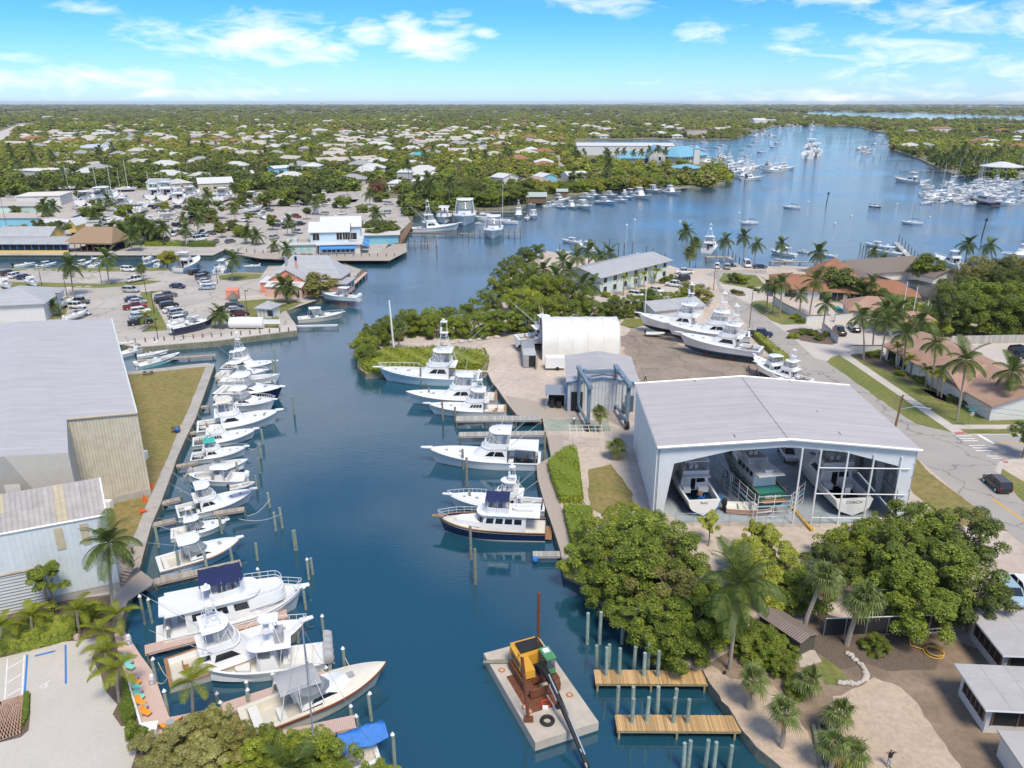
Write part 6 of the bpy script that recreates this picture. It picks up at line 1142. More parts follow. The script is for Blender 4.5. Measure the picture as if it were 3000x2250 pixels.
# ---------------------------------------------------------------- cars
PC={k:mat('paint_'+n,c,.25,var=.02,coat=.6)for k,n,c in(('w','white',(.78,.78,.77)),('k','black',(.012,.012,.014)),('g','grey',(.12,.125,.13)),('s','silver',(.45,.46,.47)),('r','red',(.26,.015,.02)),('n','navy',(.015,.03,.085)),('l','ice_blue',(.34,.47,.56)),('m','maroon',(.07,.015,.02)),('G','green',(.03,.09,.09)),('t','tan',(.42,.37,.29)))}
CN=dict(w='white',k='black',g='dark grey',s='silver',r='red',n='navy blue',l='ice blue',m='maroon',G='green',t='beige')
lampm=mat('headlamp',(.7,.72,.74),.15);tailm=mat('tail_lamp',(.35,.01,.01),.2)
CK={'s':('sedan',4.7,1.82,[(0,.55,.78),(.04,.32,.98),(.2,.3,1.02),(.72,.3,.95),(.95,.32,.78),(1,.5,.62)],(.1,.78,.22,.6,.98,1.45)),
'u':('suv',4.8,1.92,[(0,.5,.95),(.02,.34,1.1),(.3,.32,1.12),(.72,.32,1.08),(.95,.34,.95),(1,.5,.75)],(.02,.76,.07,.62,1.1,1.75)),
'p':('pickup_truck',5.8,2.0,[(0,.55,1.0),(.02,.42,1.1),(.4,.4,1.1),(.74,.4,1.12),(.96,.42,1.02),(1,.55,.8)],(.36,.78,.4,.66,1.1,1.88)),
'v':('van',5.6,2.05,[(0,.5,1.2),(.02,.35,1.3),(.4,.32,1.3),(.78,.32,1.2),(.95,.34,1.05),(1,.5,.8)],(.01,.9,.02,.74,1.3,2.35)),
'j':('jeep',4.3,1.87,[(0,.6,1.0),(.02,.5,1.12),(.4,.48,1.14),(.7,.48,1.12),(.97,.5,1.08),(1,.6,.9)],(.03,.66,.05,.62,1.12,1.85))}
CPROTO={}
def car_proto(k,c):
 if(k,c)in CPROTO:return CPROTO[k,c]
 nm,L,Wd,prof,(a0,a1,b0,b1,zb,zt)=CK[k];T=Thing(nm,None,None,(0,0,-500));hw=Wd/2;mb=MB();X=lambda f:(f-.5)*L
 mb.loft([[(X(f),-hw*w*.93,lo),(X(f),-hw*w,(lo+hi)/2),(X(f),-hw*w*.97,hi-.08),(X(f),-hw*w*.86,hi),(X(f),hw*w*.86,hi),(X(f),hw*w*.97,hi-.08),(X(f),hw*w,(lo+hi)/2),(X(f),hw*w*.93,lo)]for(f,lo,hi),w in zip(prof,(.86,.97,1,1,.95,.8))])
 mb.bx(X(b0)-.02,X(b1)+.02,-hw*.74,hw*.74,zt-.06,zt+.02)
 for fa,fb_ in((a0,b0),(a0+.52*(a1-a0),b0+.5*(b1-b0)),(a1,b1)):
  for sg in(-1,1):mb.cyl((X(fa),sg*hw*.9,zb-.05),(X(fb_),sg*hw*.74,zt),.05,n=4)
 T.part('body',mb,PC[c],smooth=True)
 g=MB();A=[(X(a0),-hw*.9,zb-.02),(X(a1),-hw*.88,zb-.02),(X(a1),hw*.88,zb-.02),(X(a0),hw*.9,zb-.02)];B=[(X(b0),-hw*.74,zt-.05),(X(b1),-hw*.72,zt-.05),(X(b1),hw*.72,zt-.05),(X(b0),hw*.74,zt-.05)];g.loft([A,B]);T.part('windows',g,blackg)
 if k=='p':T.part('cargo_bed',MB().bx(X(.03),X(.35),-hw*.8,hw*.8,1.07,1.115),rubber)
 for f in(.19,.81):
  for sg in(-1,1):w=T.part('wheel',MB().cyl((X(f),sg*(hw-.2),.36),(X(f),sg*(hw+.02),.36),.36 if k in 'sv' else.4,n=14),rubber);T.part('rim',MB().cyl((X(f),sg*(hw+.01),.36),(X(f),sg*(hw+.035),.36),.21,n=8),alu,parent=w)
 for sg in(-1,1):z=prof[-2][2];T.part('headlight',MB().box((X(.965),sg*hw*.66,z-.18),(.16,.36,.15)),lampm);T.part('tail_light',MB().box((X(.008),sg*hw*.78,prof[1][2]-.2),(.1,.2,.3)),tailm)
 CPROTO[k,c]=T.o;T.o['fresh']=1;return T.o
def car(k,c,u,v,du,dv,place,group=None,z=GZ):
 p=W(u,v,z);q=W(u+du,v+dv,z)-p;o=car_proto(k,c);rz=math.atan2(q.y,q.x);lab=CN[c]+' '+CK[k][0].replace('_',' ')+' '+place;p.z+=.03
 if o.get('fresh'):del o['fresh'];o.location=p;o.rotation_euler=(0,0,rz);tag(o,lab,CK[k][0].replace('_',' ').replace('sedan','car'),group)
 else:
  o=dup(o,p,rz,lab)
  for x in('group',):
   if x in o:del o[x]
  if group:o['group']=group
 return o
GA='cars in the waterfront car park'
for r in[('u','m',24,806,30,-6,'at the outer end of the row by the trailer boats'),('u','w',47,813,30,-8,'second in the row by the trailer boats'),('s','n',70,816,30,-8,'between white SUV and trailer boat'),('u','w',377,795,30,2,'alone beside the canal grass strip'),('p','w',397,825,30,-6,'parked under the round fan palm'),('u','s',385,856,30,1,'parked across the top of the grass island'),('s','n',521,844,30,2,'driving alone across the car park'),
('s','n',392,882,30,-4,'first in the row left of the grass island'),('s','s',403,890,30,-3,'behind the red pickup'),('p','r',396,905,30,-3,'in the row left of the grass island'),('u','w',413,918,30,-4,'just below the red pickup'),('s','l',408,932,30,-4,'between white SUV and black pickup'),('p','k',412,950,30,-4,'under the spindly palm'),
('p','g',488,872,30,-4,'topmost of the row right of the grass island'),('u','k',481,886,30,-5,'second of the row right of the grass island'),('u','k',496,901,30,-5,'third of the row right of the grass island'),('s','w',505,915,30,-5,'fourth of the row right of the grass island'),('u','s',523,922,30,-5,'fifth of the row right of the grass island'),('s','G',522,932,30,-5,'behind the trailer boat bow'),('u','w',532,942,30,-5,'lowest of the row beside the trailer boat'),
('j','g',239,890,30,0,'with black roof by the grass strip'),('j','w',228,904,30,1,'with black roof below the dark jeep'),('s','s',241,923,30,0,'below the white jeep'),('u','k',574,803,30,-7,'first of the row along the canal lawn'),('s','k',595,807,30,-7,'second of the row along the canal lawn'),('u','g',596,818,30,-6,'third of the row along the canal lawn'),('s','s',602,829,30,-4,'fourth of the row along the canal lawn'),('s','w',609,837,30,-3,'fifth of the row along the canal lawn'),('s','l',606,848,-30,1,'last of the row along the canal lawn'),
('u','k',688,905,30,-1,'below the teal hut'),('s','s',688,914,30,-1,'second below the teal hut'),('u','m',703,925,30,-2,'beside the white tank')]:car(*r,GA)
GB_='vehicles around the white restaurant'
for r in[('s','w',565,687,30,0,'behind the clipped hedge'),('u','n',592,686,-10,10,'facing the clipped hedge'),('s','g',620,687,30,4,'next to the fan palm'),('p','w',597,695,20,-6,'between van and hedge'),('v','w',588,705,24,-4,'tight behind the clipped hedge'),('s','g',634,711,10,-10,'at the end of the clipped hedge'),('u','s',804,700,24,-6,'next to the fenced terrace'),('v','s',740,637,30,0,'in front of the long white trailer'),('u','k',981,608,24,8,'at the street mouth'),('s','k',964,589,14,-14,'by the street lawn'),('s','w',756,585,30,4,'far back in the storage yard'),('s','s',492,643,30,0,'crossing the far car park'),('s','r',553,656,30,2,'under the far palms'),('u','w',226,647,20,-8,'by the blue building'),('s','k',245,645,20,-8,'by the wide flat-topped tree'),('v','k',458,706,-24,2,'under the dark trees'),('u','k',486,705,24,-8,'beside the palm stem'),('v','w',512,690,-20,10,'with open box body'),('u','k',535,688,20,6,'right of the box van'),('s','w',469,618,24,-4,'below the red truck bodies'),('p','r',466,604,24,0,'in the storage yard'),('p','k',462,596,24,0,'in the storage yard lane'),('p','g',1010,596,30,1,'on the cross street'),('u','n',1105,590,30,0,'near the green tree on the street'),('s','w',955,600,30,4,'left of the street mouth'),('p','s',1140,600,30,0,'behind the low flat roof')]:car(*r,GB_)
GE='vehicles on the boatyard side'
for r in[('p','n',2225,985,30,2,'parked behind the hauled-out boat'),('p','k',2458,978,-14,-14,'backed against the white wall'),('p','k',2502,968,14,16,'in the court under the palms'),('u','w',2100,785,2,-24,'nose to the water, next to the shore palm'),('u','t',2130,787,0,-24,'nose to the water right of a white SUV'),('v','w',2187,781,16,14,'by the jetty walkway'),('s','n',2226,786,30,0,'at the end of the shore road'),('p','w',2005,802,-30,0,'topmost in the office car park'),('s','s',2000,815,-30,2,'second in the office car park'),('u','k',1998,824,-30,2,'third in the office car park'),('p','w',1977,840,-30,-4,'lowest in the office car park'),('s','w',1922,855,30,8,'at the office entrance'),('u','w',1866,870,30,4,'against the low yard wall'),('u','k',2918,1428,-28,-24,'driving up to the crossing'),('u','l',2952,1752,40,46,'on the sand behind the bungalows'),('s','w',3000,1735,40,40,'beside the ice blue SUV'),('u','k',2985,1035,24,-2,'against the wooden fence'),('s','k',2998,1050,24,-1,'second by the wooden fence'),('p','w',2306,1338,14,22,'inside the open shed')]:car(*r,GE)
# ---------------------------------------------------------------- docks, piles, barge, hoist and small things
def dock(A,B,w,z,label,m,m2=None,single=False,pitch=.16,name='dock',posts=True,cat='dock'):
 a,b_=W(*A,z),W(*B,z);d=b_-a;L=d.length;T=Thing(name,label,cat,a,math.atan2(d.y,d.x));n=int(L/pitch);me=mesh('plank',MB().bx(.008,pitch-.008,-w/2,w/2,-.045,0),m)
 if single:
  for i in range(n):o=put('plank',me,T.o,(i*pitch,R.uniform(-.03,.03),R.uniform(-.006,.006)))
 else:
  mb=MB()
  for i in range(n):mb.bx(i*pitch+.008,(i+1)*pitch-.008,-w/2+R.uniform(0,.03),w/2-R.uniform(0,.03),-.045,R.uniform(-.005,.005))
  T.part('planking',mb,m,kind='stuff')
 T.part('stringer',MB().bx(0,L,-w/2+.06,-w/2+.16,-.3,-.05),m2 or m);T.part('stringer',MB().bx(0,L,w/2-.16,w/2-.06,-.3,-.05),m2 or m)
 if posts:
  for i in range(max(2,int(L/5)+1)):
   for sg in(-1,1):T.part('post',MB().cyl((min(L-.1,.2+i*5),sg*(w/2-.12),-z-1.2),(min(L-.1,.2+i*5),sg*(w/2-.12),-.05),.11,n=6),m2 or bulkm)
 return T
dock((1742,1982),(2068,1984),1.9,1.0,'upper new timber dock with honey coloured boards',plankn,pilew,True);dock((1804,2117),(2166,2119),1.9,1.0,'lower new timber dock with honey coloured boards',plankn,pilew,True)
for A,B,w,z,l,m in[((450,1704),(706,1646),1.3,.9,'grey finger pier under the sky blue boat',plankw),((469,1474),(530,1459),1.1,.9,'short finger pier behind the sport fisherman with dinghy',plankw),((444,1537),(516,1521),1.1,.9,'short finger pier behind the white express boat',plankw),((516,1365),(580,1353),1,.9,'short finger pier below the teal bimini boat',plankw),((626,1503),(718,1489),1.1,.9,'grey pier end showing between two white bows',plankw),((556,1268),(602,1262),1,.9,'finger pier beside the large motor yacht',plankw),((585,1192),(614,1188),.9,.9,'finger pier by the grey covered outboard',plankw),((400,1056),(632,1039),1.2,.8,'wooden pier running down the narrow canal',plankw),
((424,1903),(843,1795),1.5,1.15,'pinkish finger dock between the motor yacht and the teak cockpit boat',compo),((651,2077),(962,1976),1.6,1.15,'pinkish finger dock between the centre console and the runabout',compo),((800,2165),(1042,2112),1.6,1.15,'pinkish finger dock between runabout and sailing boat',compo),((1336,1226),(1586,1224),2.2,1.3,'upper grey pier of the boat hoist slip',plankg),((1344,1272),(1598,1268),1.8,1.3,'lower grey pier of the boat hoist slip',plankg),((1561,1622),(1648,1622),1.2,.9,'small white-edged jetty with a blue buoy under it',plankg),((867,954),(990,951),.8,.9,'white framed boat lift walkway by the navigation sign',rail),
((1200,681),(1345,684),1.6,1.1,'reddish walkway beside the sport fisherman with tower',wood),((1346,683),(1526,685),.7,1.1,'thin catwalk among the outermost piles',plankw),((1176,713),(1265,714),.8,1.1,'low catwalk before the deck pavilion',plankw),((1235,618),(1540,620),1.2,1.1,'long boardwalk in front of the mangroves',plankw),((1002,855),(1066,797),2.6,1.15,'pale walkway wrapped round the salmon pink restaurant',compo),((1150,740),(1206,652),2.6,1.5,'brown gangway slanting up behind the white restaurant',wood),((2625,710),(2684,772),2.0,1.2,'slanting pier lined with posts',plankg),((2068,752),(2134,752),2,1.2,'jetty platform beside the sport fisherman tower',plankw),((2134,752),(2170,784),1.6,1.2,'white walkway down to the shore van',plankg),((2636,498),(2805,502),2.4,1.2,'timber pier with bare masts at the wooded bank',plankw),((2560,464),(2672,467),1.8,1.2,'thin pier at the wooded bank',plankw),((1660,584),(1760,592),1.2,1.1,'dock among the blue lobster boats',plankw),((1920,560),(2140,532),2.4,1.2,'pale seawall walk before the yacht club lawn',concrete),((1850,765),(1960,772),1.4,1.1,'pier behind the grey-roofed office',plankw),((2255,765),(2450,768),1.4,1.1,'dock behind the hip-roofed house',plankw)]:dock(A,B,w,z,l,m,pitch=.16 if A[1]>1000 else.4)
def deck(label,px,z,m,name='deck'):T=Thing(name,label,'deck',W(*px[0],z));p=[tuple(W(u,v,z)-Vector(T.loc))for u,v in px];T.part('planking',MB().prism([(a[0],a[1])for a in p],-.12,0),m);return T
deck('triangular weathered deck by the coconut palm and wooden steps',[(330,1800),(378,1600),(428,1592),(408,1668),(450,1700),(445,1712),(374,1760),(361,1800)],GZ+.08,plankw)
deck('long waterfront deck before the white restaurant',[(690,744),(762,757),(911,763),(1141,763),(1192,737),(1190,714),(1150,716),(1105,742),(911,745),(780,742)],1.55,plankw)
deck('weathered plank quay beside the workshop',[(1482,1158),(1550,1172),(1640,1188),(1660,1224),(1592,1227),(1514,1215)],GZ+.04,plankw)
T=deck('plank quay walk along the ivy banks',[(1604,1274),(1650,1274),(1652,1328),(1605,1365),(1614,1407),(1641,1479),(1650,1497),(1662,1551),(1676,1615),(1685,1668),(1652,1668),(1641,1609),(1620,1545),(1596,1476),(1575,1401),(1572,1362),(1614,1338)],GZ+.06,plankw)
for i in range(70):  # board joints of the boardwalk and of the quay
 f=i/69;a,b_=W(1604,1274,GZ+.063).lerp(W(1652,1668,GZ+.063),f),W(1650,1274,GZ+.063).lerp(W(1685,1668,GZ+.063),f)
PL=mat('pile_green',(.27,.34,.29),.85,var=.3,scale=2.2,bump=.3,per_obj=.15);PG=[]
def pile(u,vb,vt,m,label,group,cap=False,r=.15,h=None):
 p=W(u,vb,0);h=h or hgt(u,vb,vt,0);mb=MB().cyl((0,0,-1.2),(R.uniform(-.12,.12),R.uniform(-.08,.08),h),r*1.12,r,n=9)
 o=tag(put('mooring_pile',mesh('mooring_pile',mb,m,True),None,p),label,'pile',group)
 if cap:put('pile_cap',mesh('pile_cap',MB().cyl((0,0,h),(0,0,h+.05),r*1.25,n=9).cyl((0,0,h+.05),(0,0,h+.3),r*1.25,.03,n=9),pcap),o)
for grp,lab,m,cap,l in[('tall piles around the new timber docks','tall greenish mooring pile at the new timber docks',PL,False,[(1720,1886,1795),(1756,1886,1792),(1823,1886,1787),(1860,1884,1782),(1748,1970,1890),(1776,2004,1897),(1784,1970,1887),(1814,2001,1900),(1856,1970,1894),(1885,2004,1912),(1897,1970,1881),(1926,2006,1906),(1806,2103,2009),(1849,2142,2045),(1853,2103,2010),(1892,2140,2043),(1926,2103,2010),(1969,2142,2043),(1972,2103,2016),(2011,2143,2049),(2002,2262,2179),(2014,2262,2168),(2063,2262,2166),(2089,2262,2176),(2134,2259,2182)]),
('piles beside the boatyard quay boats','brown mooring pile beside the boatyard quay boats',bulkm,False,[(1358,1374,1316),(1367,1425,1340),(1472,1374,1310),(1567,1362,1325),(1379,1482,1437),(1381,1639,1541),(1393,1711,1607),(1594,1353,1265),(1233,1130,1077),(1248,1130,1105),(1258,1179,1137),(1315,1114,1073),(1298,1232,1176),(1333,1228,1192),(1395,1215,1171),(1376,1152,1135)]),
('piles off the bows of the concrete quay row','green weathered pile off the bows of the quay row',pilem,False,[(810,1092,1020),(804,1108,1054),(797,1127,1114),(793,1165,1139),(784,1198,1176),(778,1249,1211),(862,1214,1161),(772,1301,1257),(763,1340,1298),(761,1386,1341),(754,1432,1393),(791,1486,1443),(808,1554,1501),(828,1546,1487),(864,1612,1554),(870,1611,1553),(754,1641,1592),(902,1682,1639),(917,1682,1635),(578,1554,1509),(651,1562,1516),(599,1386,1370),(697,1388,1355),(530,1456,1441),(465,1603,1542),(527,1679,1614),(609,1676,1616),(685,1660,1605)]),
('white-capped piles around the big berths','white-capped pile around the big berths by the boardwalk',pilem,True,[(424,1827,1748),(447,1824,1757),(758,1697,1668),(905,1697,1640),(897,1784,1722),(463,2012,1932),(495,2102,2026),(501,1900,1842),(639,2059,2033),(734,2084,2022),(726,2033,1999),(812,2048,2001),(803,2012,1975),(888,2012,1979),(877,1994,1956),(959,1994,1957),(1011,1979,1901),(950,1870,1806),(758,1813,1780),(872,1881,1853),(905,1979,1936),(650,2091,2059),(1089,2109,2033),(1031,2109,2070),(1046,2135,2099),(1156,2247,2153),(939,2156,2129)])]:
 for u,a,b_ in l:pile(u,a,b_,m,lab,grp,cap,.17 if not cap else.15)
for grp,lab,l,h in[('posts along the canal walkway','brown post along the canal walkway',[(400+i*28,1019-i*2.1)for i in range(17)],2.2),('posts of the restaurant deck','brown post of the restaurant deck',[(700+i*24,748+min(i,9)*1.8)for i in range(20)],2.6),('posts of the outer catwalks','thin dark pile of the outer restaurant catwalks',[(1180+i*18,722)for i in range(5)]+[(1355+i*17,690+(i%2)*6)for i in range(11)]+[(1280,745),(1278,716),(1244,716)],3.2),('posts of the salmon restaurant walkway','post of the walkway round the salmon restaurant',[(1010+i*8,858-i*7)for i in range(9)],2.4),('posts of the mangrove boardwalk','post of the boardwalk before the mangroves',[(1240+i*20,622)for i in range(15)],2.2),('posts of the slanting pier','dark post of the slanting pier',[(2632+i*9,712+i*9.5)for i in range(7)]+[(2520+i*7,735+i*9)for i in range(5)],3.2),('piles off the grey-roofed office','dark capped pile off the grey-roofed office',[(1640,740),(1742,728),(1770,740),(1785,725),(1812,738),(1828,738),(1852,735),(1893,748),(1912,752),(1935,772),(1948,770)],3.2),('piles of the wooded bank','thin dark pile near the wooded bank',[(2490,440),(2496,440),(2558,466),(2580,466),(2600,468),(2625,487),(2630,478),(2366,440),(2334,420)],4),('posts by the jetty platform','pale post by the jetty platform',[(2118,742),(2134,742),(2145,760),(2155,770),(2165,780)],3)]:
 for u,v in l:pile(u,v,None,pileb,lab,grp,h=h,r=.15)
 # --- barge with excavator
BA,BB,BC,BD=[W(u,v,1.1)for u,v in((1416,1911),(1582,1872),(1755,2115),(1567,2176))];o_=(BA+BB+BC+BD)/4;fw_=((BC+BD)-(BA+BB))/2;Lb=fw_.length;Wb=((BB-BA).length+(BC-BD).length)/2;rz=math.atan2(fw_.y,fw_.x);T=Thing('barge','flat grey work barge with rust rings carrying an excavator','barge',Vector((o_.x,o_.y,0)),rz)
bgm=mat('barge_deck',(.55,.50,.43),.8,var=.1,scale=1.2,col2=(.42,.34,.26),scale2=.4,amt2=.35)
for y0,y1 in((-Wb/2,-.03),(.03,Wb/2)):T.part('pontoon',MB().loft([[(-Lb/2+.5,y0,-.6),(Lb/2-.5,y0,-.6),(Lb/2-.5,y1,-.6),(-Lb/2+.5,y1,-.6)],[(-Lb/2,y0,.2),(Lb/2,y0,.2),(Lb/2,y1,.2),(-Lb/2,y1,.2)],[(-Lb/2,y0,1.1),(Lb/2,y0,1.1),(Lb/2,y1,1.1),(-Lb/2,y1,1.1)]]),bgm)
for x,y in((-.26,-.38),(.17,-.36),(.22,-.34),(.18,.36),(-.2,.37)):T.part('hatch_ring',MB().torus((x*Lb,y*Wb,1.12),.26,.07,'z',14,6),mat('orange_rust',(.45,.15,.05),.8));T.part('hatch_cover',MB().cyl((x*Lb,y*Wb,1.1),(x*Lb,y*Wb,1.14),.2,n=10),bgm)
T.part('rust_plate',MB().box((.03*Lb,-.17*Wb,1.12),(5.2,2.4,.03)),rust);T.part('rust_plate',MB().box((.17*Lb,.1*Wb,1.12),(2.6,.5,.03)),rust)
def item(name,label,cat,loc,mb,m,rz=0,group=None,smooth=False):return tag(put(name,mesh(name,mb,m,smooth),None,loc,rz),label,cat,group)
def onb(x,y,z=1.1):return Vector((o_.x+math.cos(rz)*x-math.sin(rz)*y,o_.y+math.sin(rz)*x+math.cos(rz)*y,z))
for nm,x,y,sz in(('rope_coil',.2,-.05,.4),('bucket',.27,.08,.2),('toolbox',.24,-.1,.3)):item(nm,{'rope_coil':'red and black rope coil on the rusty deck plate of the barge','bucket':'black bucket beside the boom on the barge','toolbox':'small white box near the tyre on the barge deck'}[nm],nm.replace('_',' '),onb(x*Lb,y*Wb,1.12),MB().torus((0,0,.1),sz,.08,'z',14,5)if nm=='rope_coil' else(MB().cyl((0,0,0),(0,0,.4),.18,.22,n=9)if nm=='bucket' else MB().bx(-.25,.25,-.15,.15,0,.25)),{'rope_coil':redp,'bucket':rubber,'toolbox':white}[nm])
item('spud_pole','tall rusty spud pole at the upper corner of the barge','pole',onb(-.38*Lb,.36*Wb),MB().cyl((0,0,-2),(0,0,6.5),.16,n=8),rust);item('spud_pole','leaning rust-brown spud pole on the near side of the barge','pole',onb(.30*Lb,-.42*Wb),MB().cyl((0,0,0),(-.6,.9,6.0),.15,n=8).box((0,0,.2),(.8,.5,.3)),rust)
item('tyre','black tyre lying flat on the barge deck','tyre',onb(.36*Lb,-.18*Wb),MB().torus((0,0,.16),.5,.17,'z',18,8),rubber,smooth=True)
for k in(0,1):item('steel_pipe',('longer','shorter')[k]+' of two grey pipes lying on the barge behind the excavator','pipe',onb(-.33*Lb,(-.30+.05*k)*Wb),MB().cyl((-1.9,0,.15),(1.7+.3*k,.15*k,.15),.14,n=8),bulkm)
exy=mat('excavator_yellow',(.72,.36,.03),.5,var=.1,col2=(.42,.22,.05),scale2=1.5,amt2=.25);T=Thing('excavator','yellow tracked excavator with green cab and long lowered boom','excavator',onb(-.09*Lb,.02*Wb),rz)
for y in(-1.35,1.35):
 tk=MB();pr=[(-2.3,.45),(-2.0,.05),(2.0,.05),(2.3,.45),(2.0,.95),(-2.0,.95)];tk.loft([[(x,y-.35,z)for x,z in pr],[(x,y+.35,z)for x,z in pr]]);tr_=T.part('track',tk,mat('rusty_track',(.13,.06,.035),.85,var=.3,scale=3))
 sh=MB()
 for i in range(13):sh.bx(-2.0+i*.32,-1.82+i*.32,y-.38,y+.38,.95,1.02)
 T.part('track_shoe',sh,rust,parent=tr_,kind='stuff')
T.part('dozer_blade',MB().bx(2.4,2.6,-1.5,1.5,.15,1.0),rust);T.part('undercarriage',MB().bx(-1.2,1.2,-1,1,.4,1.1),rust);T.part('turntable',MB().cyl((0,0,1.0),(0,0,1.25),.9,n=12),dark)
T.part('engine_housing',MB().loft([[(-2.5,-1.5,1.25),(1.3,-1.5,1.25),(1.3,-.45,1.25),(-.4,-.45,1.25),(-.4,1.5,1.25),(-2.5,1.5,1.25)],[(-2.4,-1.45,2.35),(1.2,-1.45,2.0),(1.2,-.45,2.0),(-.4,-.45,2.35),(-.4,1.45,2.5),(-2.3,1.45,2.5)]]),exy);T.part('engine_cover',MB().bx(-2.2,-.8,-1.0,1.3,2.48,2.66),rubber);T.part('counterweight',MB().bx(-2.8,-2.4,-1.3,1.3,1.3,2.3),exy)
cb=T.part('cab',MB().bx(-.2,1.5,.6,1.5,1.25,1.8).bx(-.25,1.55,.55,1.55,2.85,3.0),mat('cab_green',(.08,.27,.11),.5));T.part('cab_window',MB().bx(-.15,1.45,.63,1.47,1.8,2.85),tint,parent=cb);T.part('roof_hatch',MB().bx(0,.6,.75,1.35,3.0,3.05),white,parent=cb)
def arm(name,pts,w,m):
 return T.part(name,MB().loft([[(p[0],p[1]-w,p[2]-h),(p[0],p[1]+w,p[2]-h),(p[0],p[1]+w,p[2]+h),(p[0],p[1]-w,p[2]+h)]for p,h in pts]),m)
arm('boom',[((.5,.1,1.7),.22),((2.2,.05,2.35),.32),((3.6,.0,2.4),.3),((5.6,-.05,1.7),.2)],.2,rubber);arm('dipper_arm',[((5.0,-.05,2.1),.16),((5.9,-.05,1.6),.26),((10.6,-.1,-.25),.1)],.13,rubber)
T.part('lettering_strip',MB().box((4.6,-.27,2.05),(1.6,.02,.18),ry=.33),white)
for q in(((1.3,.35,1.3),(3.4,.22,2.3)),((3.2,.0,2.85),(5.1,-.05,2.3)),((6.2,.15,1.8),(10.2,.05,.15)),((9.6,-.1,.25),(10.9,-.1,-.5))):T.part('hydraulic_ram',MB().cyl(*q,.07,n=6),alu)
T.part('hydraulic_hose',MB().tube([(.4,.3,2.1),(1.6,.2,2.95),(3.4,.1,2.95),(5.3,.1,2.2),(7,.1,1.5)],.045,4),dark);T.part('grab',MB().loft([[(10.3,-.3,-.2),(10.8,-.3,-.4),(10.7,-.3,-.9),(10.3,-.3,-.7)],[(10.3,.2,-.2),(10.8,.2,-.4),(10.7,.2,-.9),(10.3,.2,-.7)]]),rubber)
for x,y,z in((-1.9,-1.52,1.9),(-.9,-1.52,1.9),(.3,-1.5,1.7)):T.part('side_panel',MB().bx(x,x+.8,y-.0,y+.03,z-.4,z+.2),mat('panel_dark',(.12,.10,.07),.7))
T.part('exhaust',MB().cyl((-1.2,.9,2.6),(-1.2,.9,3.1),.08,n=6),rust);T.part('handrail',MB().tube([(-.5,-1.4,2.3),(-.5,-1.4,2.8),(.9,-1.4,2.6),(1.1,-1.4,2.0)],.03,4),rubber)
# --- boat hoist in front of the workshop
a,b_=W(1722,1262),W(1815,1258);d_=b_-a;T=Thing('boat_hoist','blue-grey travelling boat hoist with black wheels over the slip','hoist',a,math.atan2(d_.y,d_.x));hx,hy,hz=6.5,8.5,7.6;hm=mat('hoist_blue',(.17,.235,.30),.5,var=.12)
for x in(0,hx):
 for y in(0,hy):T.part('leg',MB().loft([[(x-w,y-w,z),(x+w,y-w,z),(x+w,y+w,z),(x-w,y+w,z)]for z,w in((.6,.22),(hz,.3))]),hm);w_=T.part('wheel',MB().cyl((x-.3,y,.75),(x+.3,y,.75),.75,n=16),rubber);T.part('rim',MB().cyl((x-.32,y,.75),(x+.32,y,.75),.35,n=10),steel,parent=w_)
for x in(0,hx):T.part('beam',MB().bx(x-.35,x+.35,-1,hy+1,hz,hz+.6),hm)
T.part('beam',MB().bx(-.3,hx+.3,hy-.3,hy+.3,hz-.65,hz-.02),hm);T.part('base_beam',MB().bx(-.2,.2,.3,hy-.3,1.0,1.4),hm);T.part('base_beam',MB().bx(hx-.2,hx+.2,.3,hy-.3,1.0,1.4),hm)
for x in(.5,hx-.5):
 for y in(2,6):T.part('sling',MB().bx(x-.06,x+.06,y-.2,y+.2,2.6,hz),mat('sling',(.5,.48,.42),.8));T.part('winch',MB().box((x,y,hz+.8),(.5,1.0,.45)),hm)
T.part('engine_box',MB().bx(hx+.2,hx+1.2,3,5,1.4,2.8),mat('engine_box',(.08,.11,.14),.5))
